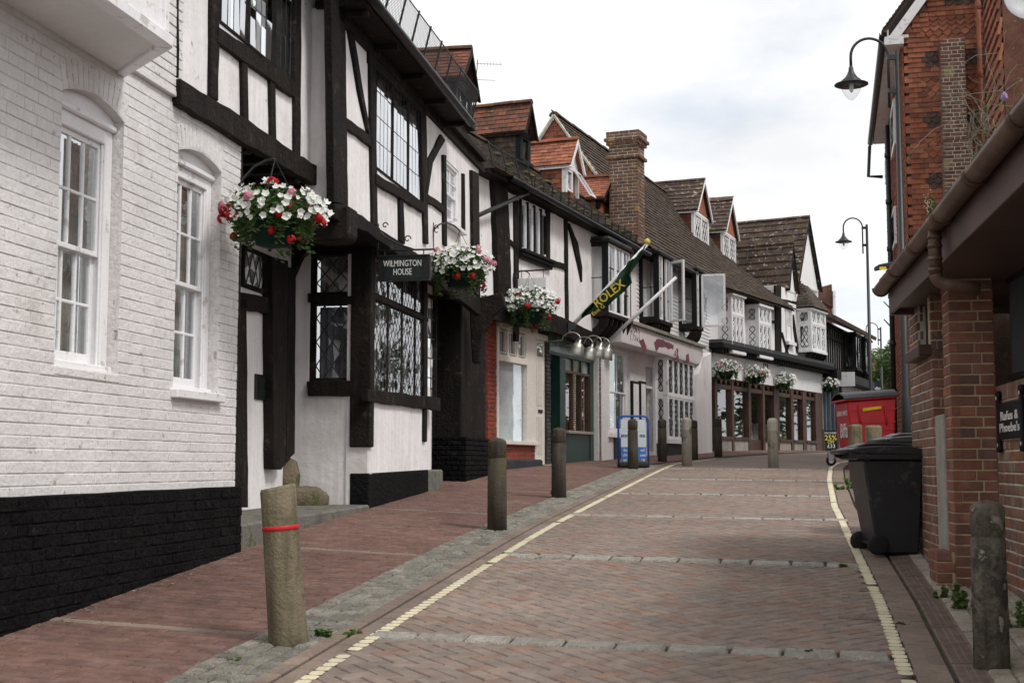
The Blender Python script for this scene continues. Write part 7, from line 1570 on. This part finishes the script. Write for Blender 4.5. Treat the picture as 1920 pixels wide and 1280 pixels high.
def basket(c, r, label, seed, nf=64, nl=520, trail=.5, bracket=None, reds=7, pinks=2, fs=1.0):
    rnd = random.Random(seed); c = Vector(c); t = thing('hanging_basket', label, 'hanging basket', c, 'hanging flower baskets along the shopfronts')
    MB().lathe(c, [(r * .30, -r * .56), (r * .42, -r * .52), (r * .45, -r * .38), (r * .52, -r * .36), (r * .58, -.02), (r * .62, .0), (r * .62, .03), (r * .56, .03)], 22).build('bowl', M['basket'], t, True)
    lv = MB(); lv.add(*leaf_cloud(c + ZUP * r * .22, (r * 1.15, r * 1.08, r * .62), int(nl * 1.3), .062, rnd, .35))
    for k in range(26):                                    # trailing stems
        a = rnd.uniform(0, 6.28); p = c + Vector((math.cos(a) * r * .75, math.sin(a) * r * .75, .02)); L = r * trail * rnd.uniform(.6, 2.0); n = 7
        for j in range(n): lv.add(*leaf_cloud(p + Vector((math.cos(a) * .03, math.sin(a) * .03, -L * j / n)), (.05, .05, .05), 5, .05, rnd, 0))
    o = lv.build('foliage', M['leaf'], t); o['kind'] = 'stuff'
    def put(name, me, d, k, sc):
        p = c + ZUP * r * .26 + Vector((d.x * r * 1.16 * k, d.y * r * 1.08 * k, d.z * r * .68 * k)); o = bpy.data.objects.new(name, me); col.objects.link(o); o.parent = t; o.matrix_parent_inverse = INV[t.name]
        dd = (d + Vector((rnd.uniform(-.4, .4), -.5 + rnd.uniform(-.4, .4), rnd.uniform(-.2, .5)))).normalized(); o.matrix_basis = Matrix.Translation(p) @ dd.to_track_quat('Z', 'Y').to_matrix().to_4x4() @ Matrix.Rotation(rnd.uniform(0, 6), 4, 'Z') @ Matrix.Diagonal((sc, sc, sc, 1))
    def rdir(lo=-.5):
        while True:
            d = Vector((rnd.gauss(0, 1.2), rnd.gauss(-.45, .8), rnd.gauss(.1, .7))).normalized()
            if d.z > lo: return d
    for k in range(nf): put('white_flower', PET, rdir(), rnd.uniform(.96, 1.1), fs * rnd.uniform(.5, 1.0))
    for k in range(reds): dr_ = rdir(-.9); dr_.z = -abs(dr_.z) * 1.3 if k % 3 else dr_.z; put('red_flower', GER, dr_, rnd.uniform(.9, 1.1), fs * rnd.uniform(.75, 1.15))
    for k in range(pinks): put('pink_flower', PNK, rdir(-.1), 1.05, fs)
    for k in range(3): a = k * 2.1 + .3; MB().tube([c + Vector((math.cos(a) * r * .74, math.sin(a) * r * .74, .02)), c + ZUP * r * 1.5], .004, 4).build('chain', M['iron'], t)
    if bracket is not None:
        e = c + ZUP * r * 1.5; b = Vector(bracket); mid = (e + b) / 2 + ZUP * .10; MB().tube([b, b.lerp(mid, .5) + ZUP * .03, mid, mid.lerp(e, .6) + ZUP * .02, e], .011, 6).build('bracket', M['iron'], t, True)
        MB().tube([b - ZUP * .25, b + ZUP * .1], .012, 6).build('bracket_plate', M['iron'], t); MB().tube([b + (e - b) * .12 + ZUP * (.02 + .05 * math.sin(a)) + (e - b).normalized() * .05 * math.cos(a) for a in [k * .6 for k in range(10)]], .007, 5).build('scroll', M['iron'], t)
    return t
c1 = atY(514, 418, 10.7); basket(c1, .35, 'large hanging basket of white petunias and red geraniums over the doorstep', 7, 130, 800, .45, F1.p(F1.h(444, 330)[0], c1.z + .30, -.02), reds=15, pinks=4, fs=.95)
c2 = atY(862, 510, 16.3); basket(c2, .345, 'hanging basket of white petunias and pink geraniums beside the carriage passage', 3, 110, 900, .55, F1.p(F1.h(812, 470, WB)[0], c2.z + .62, WB), reds=5, pinks=6, fs=1.05)
c3 = atY(993, 582, 22.6); basket(c3, .42, 'hanging basket of white petunias over the cream shop sign', 5, 150, 850, .5, F3.p(F3.h(962, 560, WU)[0], c3.z + .6, WU), reds=7, pinks=1, fs=1.1)
for k, (px, py, lb) in enumerate(((1361, 697, 'hanging basket of white flowers above the brown shopfront next to the white end pier'), (1415, 706, 'hanging basket of white flowers beside the black letters of the white fascia'), (1468, 718, 'hanging basket with a red bloom over the brown shopfront'), (1552, 724, 'hanging basket beside the blank projecting sign'))):
    Y = (37.2, 39.4, 41.8, 46.2)[k]; c_ = atY(px, py, Y); basket(c_, .36 if k < 3 else .33, lb, 20 + k, 110, 480, .5, None, reds=(0, 1, 3, 0)[k], pinks=(3, 1, 0, 0)[k], fs=1.15)
    FF = F5 if k < 3 else F6; uu = (c_ - FF.o).dot(FF.u); tt = [o for o in bpy.data.objects if o.get('label') == lb][0]; MB().tube([FF.p(uu, c_.z + .54, .0), Vector((c_.x, c_.y, c_.z + .54))], .012, 5).build('bracket', M['iron'], tt)
# ---- weeds, litter, aerials
def weed(px, py, s, label, seed, n=40, upright=1.0, name='weed'):
    q = gnd(px, py); rnd = random.Random(seed); t = thing(name, label, 'weed', (q.x, q.y, q.z), 'weeds growing from the paving'); b = MB()
    for k in range(max(3, n // 8)):
        a = rnd.uniform(0, 6.28); rad = rnd.uniform(0, s * .45); h_ = s * rnd.uniform(.35, 1) * upright; p = Vector((q.x + rad * math.cos(a), q.y + rad * math.sin(a) * .6, q.z - .005)); e = p + Vector((math.cos(a) * s * .25 * rnd.random(), math.sin(a) * s * .2, h_))
        b.tube([p, p.lerp(e, .5) + ZUP * h_ * .08, e], [.0025, .002, .001], 4, False)
        for j in range(7): b.add(*leaf_cloud(p.lerp(e, (j + .6) / 7.5), (s * .10, s * .09, s * .05), 7, .020 + s * .16, rnd, .1))
    b.build('leaves', M['weed'], t)['kind'] = 'stuff'
for i, (px, py, s, lb, up_) in enumerate(((1778, 1075, .20, 'leafy weed beside the little brick step', 1), (1765, 1120, .10, 'small weed in the cobbles below the brick step', 1), (1822, 1140, .22, 'tall weed against the foot of the brick pier', 1), (1580, 1062, .06, 'flat weed on a granite cross strip near the yellow line', .5), (1600, 915, .22, 'bushy weed by the drain near the oak post', .8), (1578, 918, .18, 'bushy weed at the yellow line before the oak post', .6), (1612, 945, .12, 'weed between the drain and the wheelie bin', .8), (1618, 1022, .10, 'weed at the wheel of the black bin', 1), (610, 1192, .16, 'mossy grass tuft at the foot of the leaning bollard', .35), (660, 1190, .12, 'grass tuft on setts beside the leaning bollard', .35), (1037, 925, .06, 'small weed at the foot of the green shop bollard', .7), (1515, 1222, .05, 'tiny weed on the granite strip level with the leaning bollard', .4), (1690, 1170, .05, 'tiny weed beside the drain grate', .5), (1905, 1175, .18, 'weed between the worn bollard and the garden wall', 1), (985, 872, .14, 'weed on the stone footing of the cream shop', .6), (445, 1240, .08, 'low moss tuft in the granite setts', .3))):
    weed(px, py, s, lb, 30 + i, 46, up_)
b = MB(); rl = random.Random(77)
for k in range(260):
    u = rl.uniform(F1.h(20, 1180)[0], F1.h(450, 1030)[0]) if k < 130 else rl.uniform(F1.h(450, 1030)[0], F1.h(800, 925)[0]); w_ = .07 + abs(rl.gauss(0, .12)); p = F1.p(u, 0, w_); s = rl.uniform(.004, .013); z = G(p.x, p.y) + .002; a = rl.uniform(0, 3)
    b.add([(p.x + s * math.cos(a + q) * rl.uniform(.6, 1.2), p.y + s * math.sin(a + q), z + rl.uniform(0, .006)) for q in (0, 1.5, 3.1, 4.6)], [(0, 1, 2, 3)])
for k in range(130):
    y = rl.uniform(6.3, 15); x = rl.uniform(W1(y) + .2, Xr(y) + .9); s = rl.uniform(.003, .010); a = rl.uniform(0, 3); z = G(x, y) + .003
    b.add([(x + s * math.cos(a + q) * rl.uniform(.6, 1.3), y + s * math.sin(a + q), z + rl.uniform(0, .005)) for q in (0, 1.5, 3.1, 4.6)], [(0, 1, 2, 3)])
lt = b.build('litter', mat('litter', [(.45, .42, .38), (.20, .16, .12), (.30, .27, .22)], .9, 20, .2, 0)); lt['kind'] = 'stuff'; lt['label'] = 'scattered petals, crumbs and grit on the paving'; lt['category'] = 'litter'

# thin television aerial above the first dormer
ta = atY(897, 135, 21.5); tv = thing('tv_aerial', 'thin television aerial rods beside the first dormer', 'aerial', ta)
MB().tube([ta - ZUP * .6 + Vector((-.08, 0, 0)), atY(896, 112, 21.5)], .008, 5).build('mast', M['iron'], tv)
for x0, x1, y in ((893, 941, 121), (893, 929, 151)): MB().tube([atY(x0, y - 1, 21.5), atY(x1, y, 21.5)], .005, 4).build('boom', M['iron'], tv)
for k in range(7): c = atY(902 + k * 6, 121, 21.5); MB().tube([c - Vector((0, .16, 0)), c + Vector((0, .16, 0))], .003, 4).build('element', M['iron'], tv)
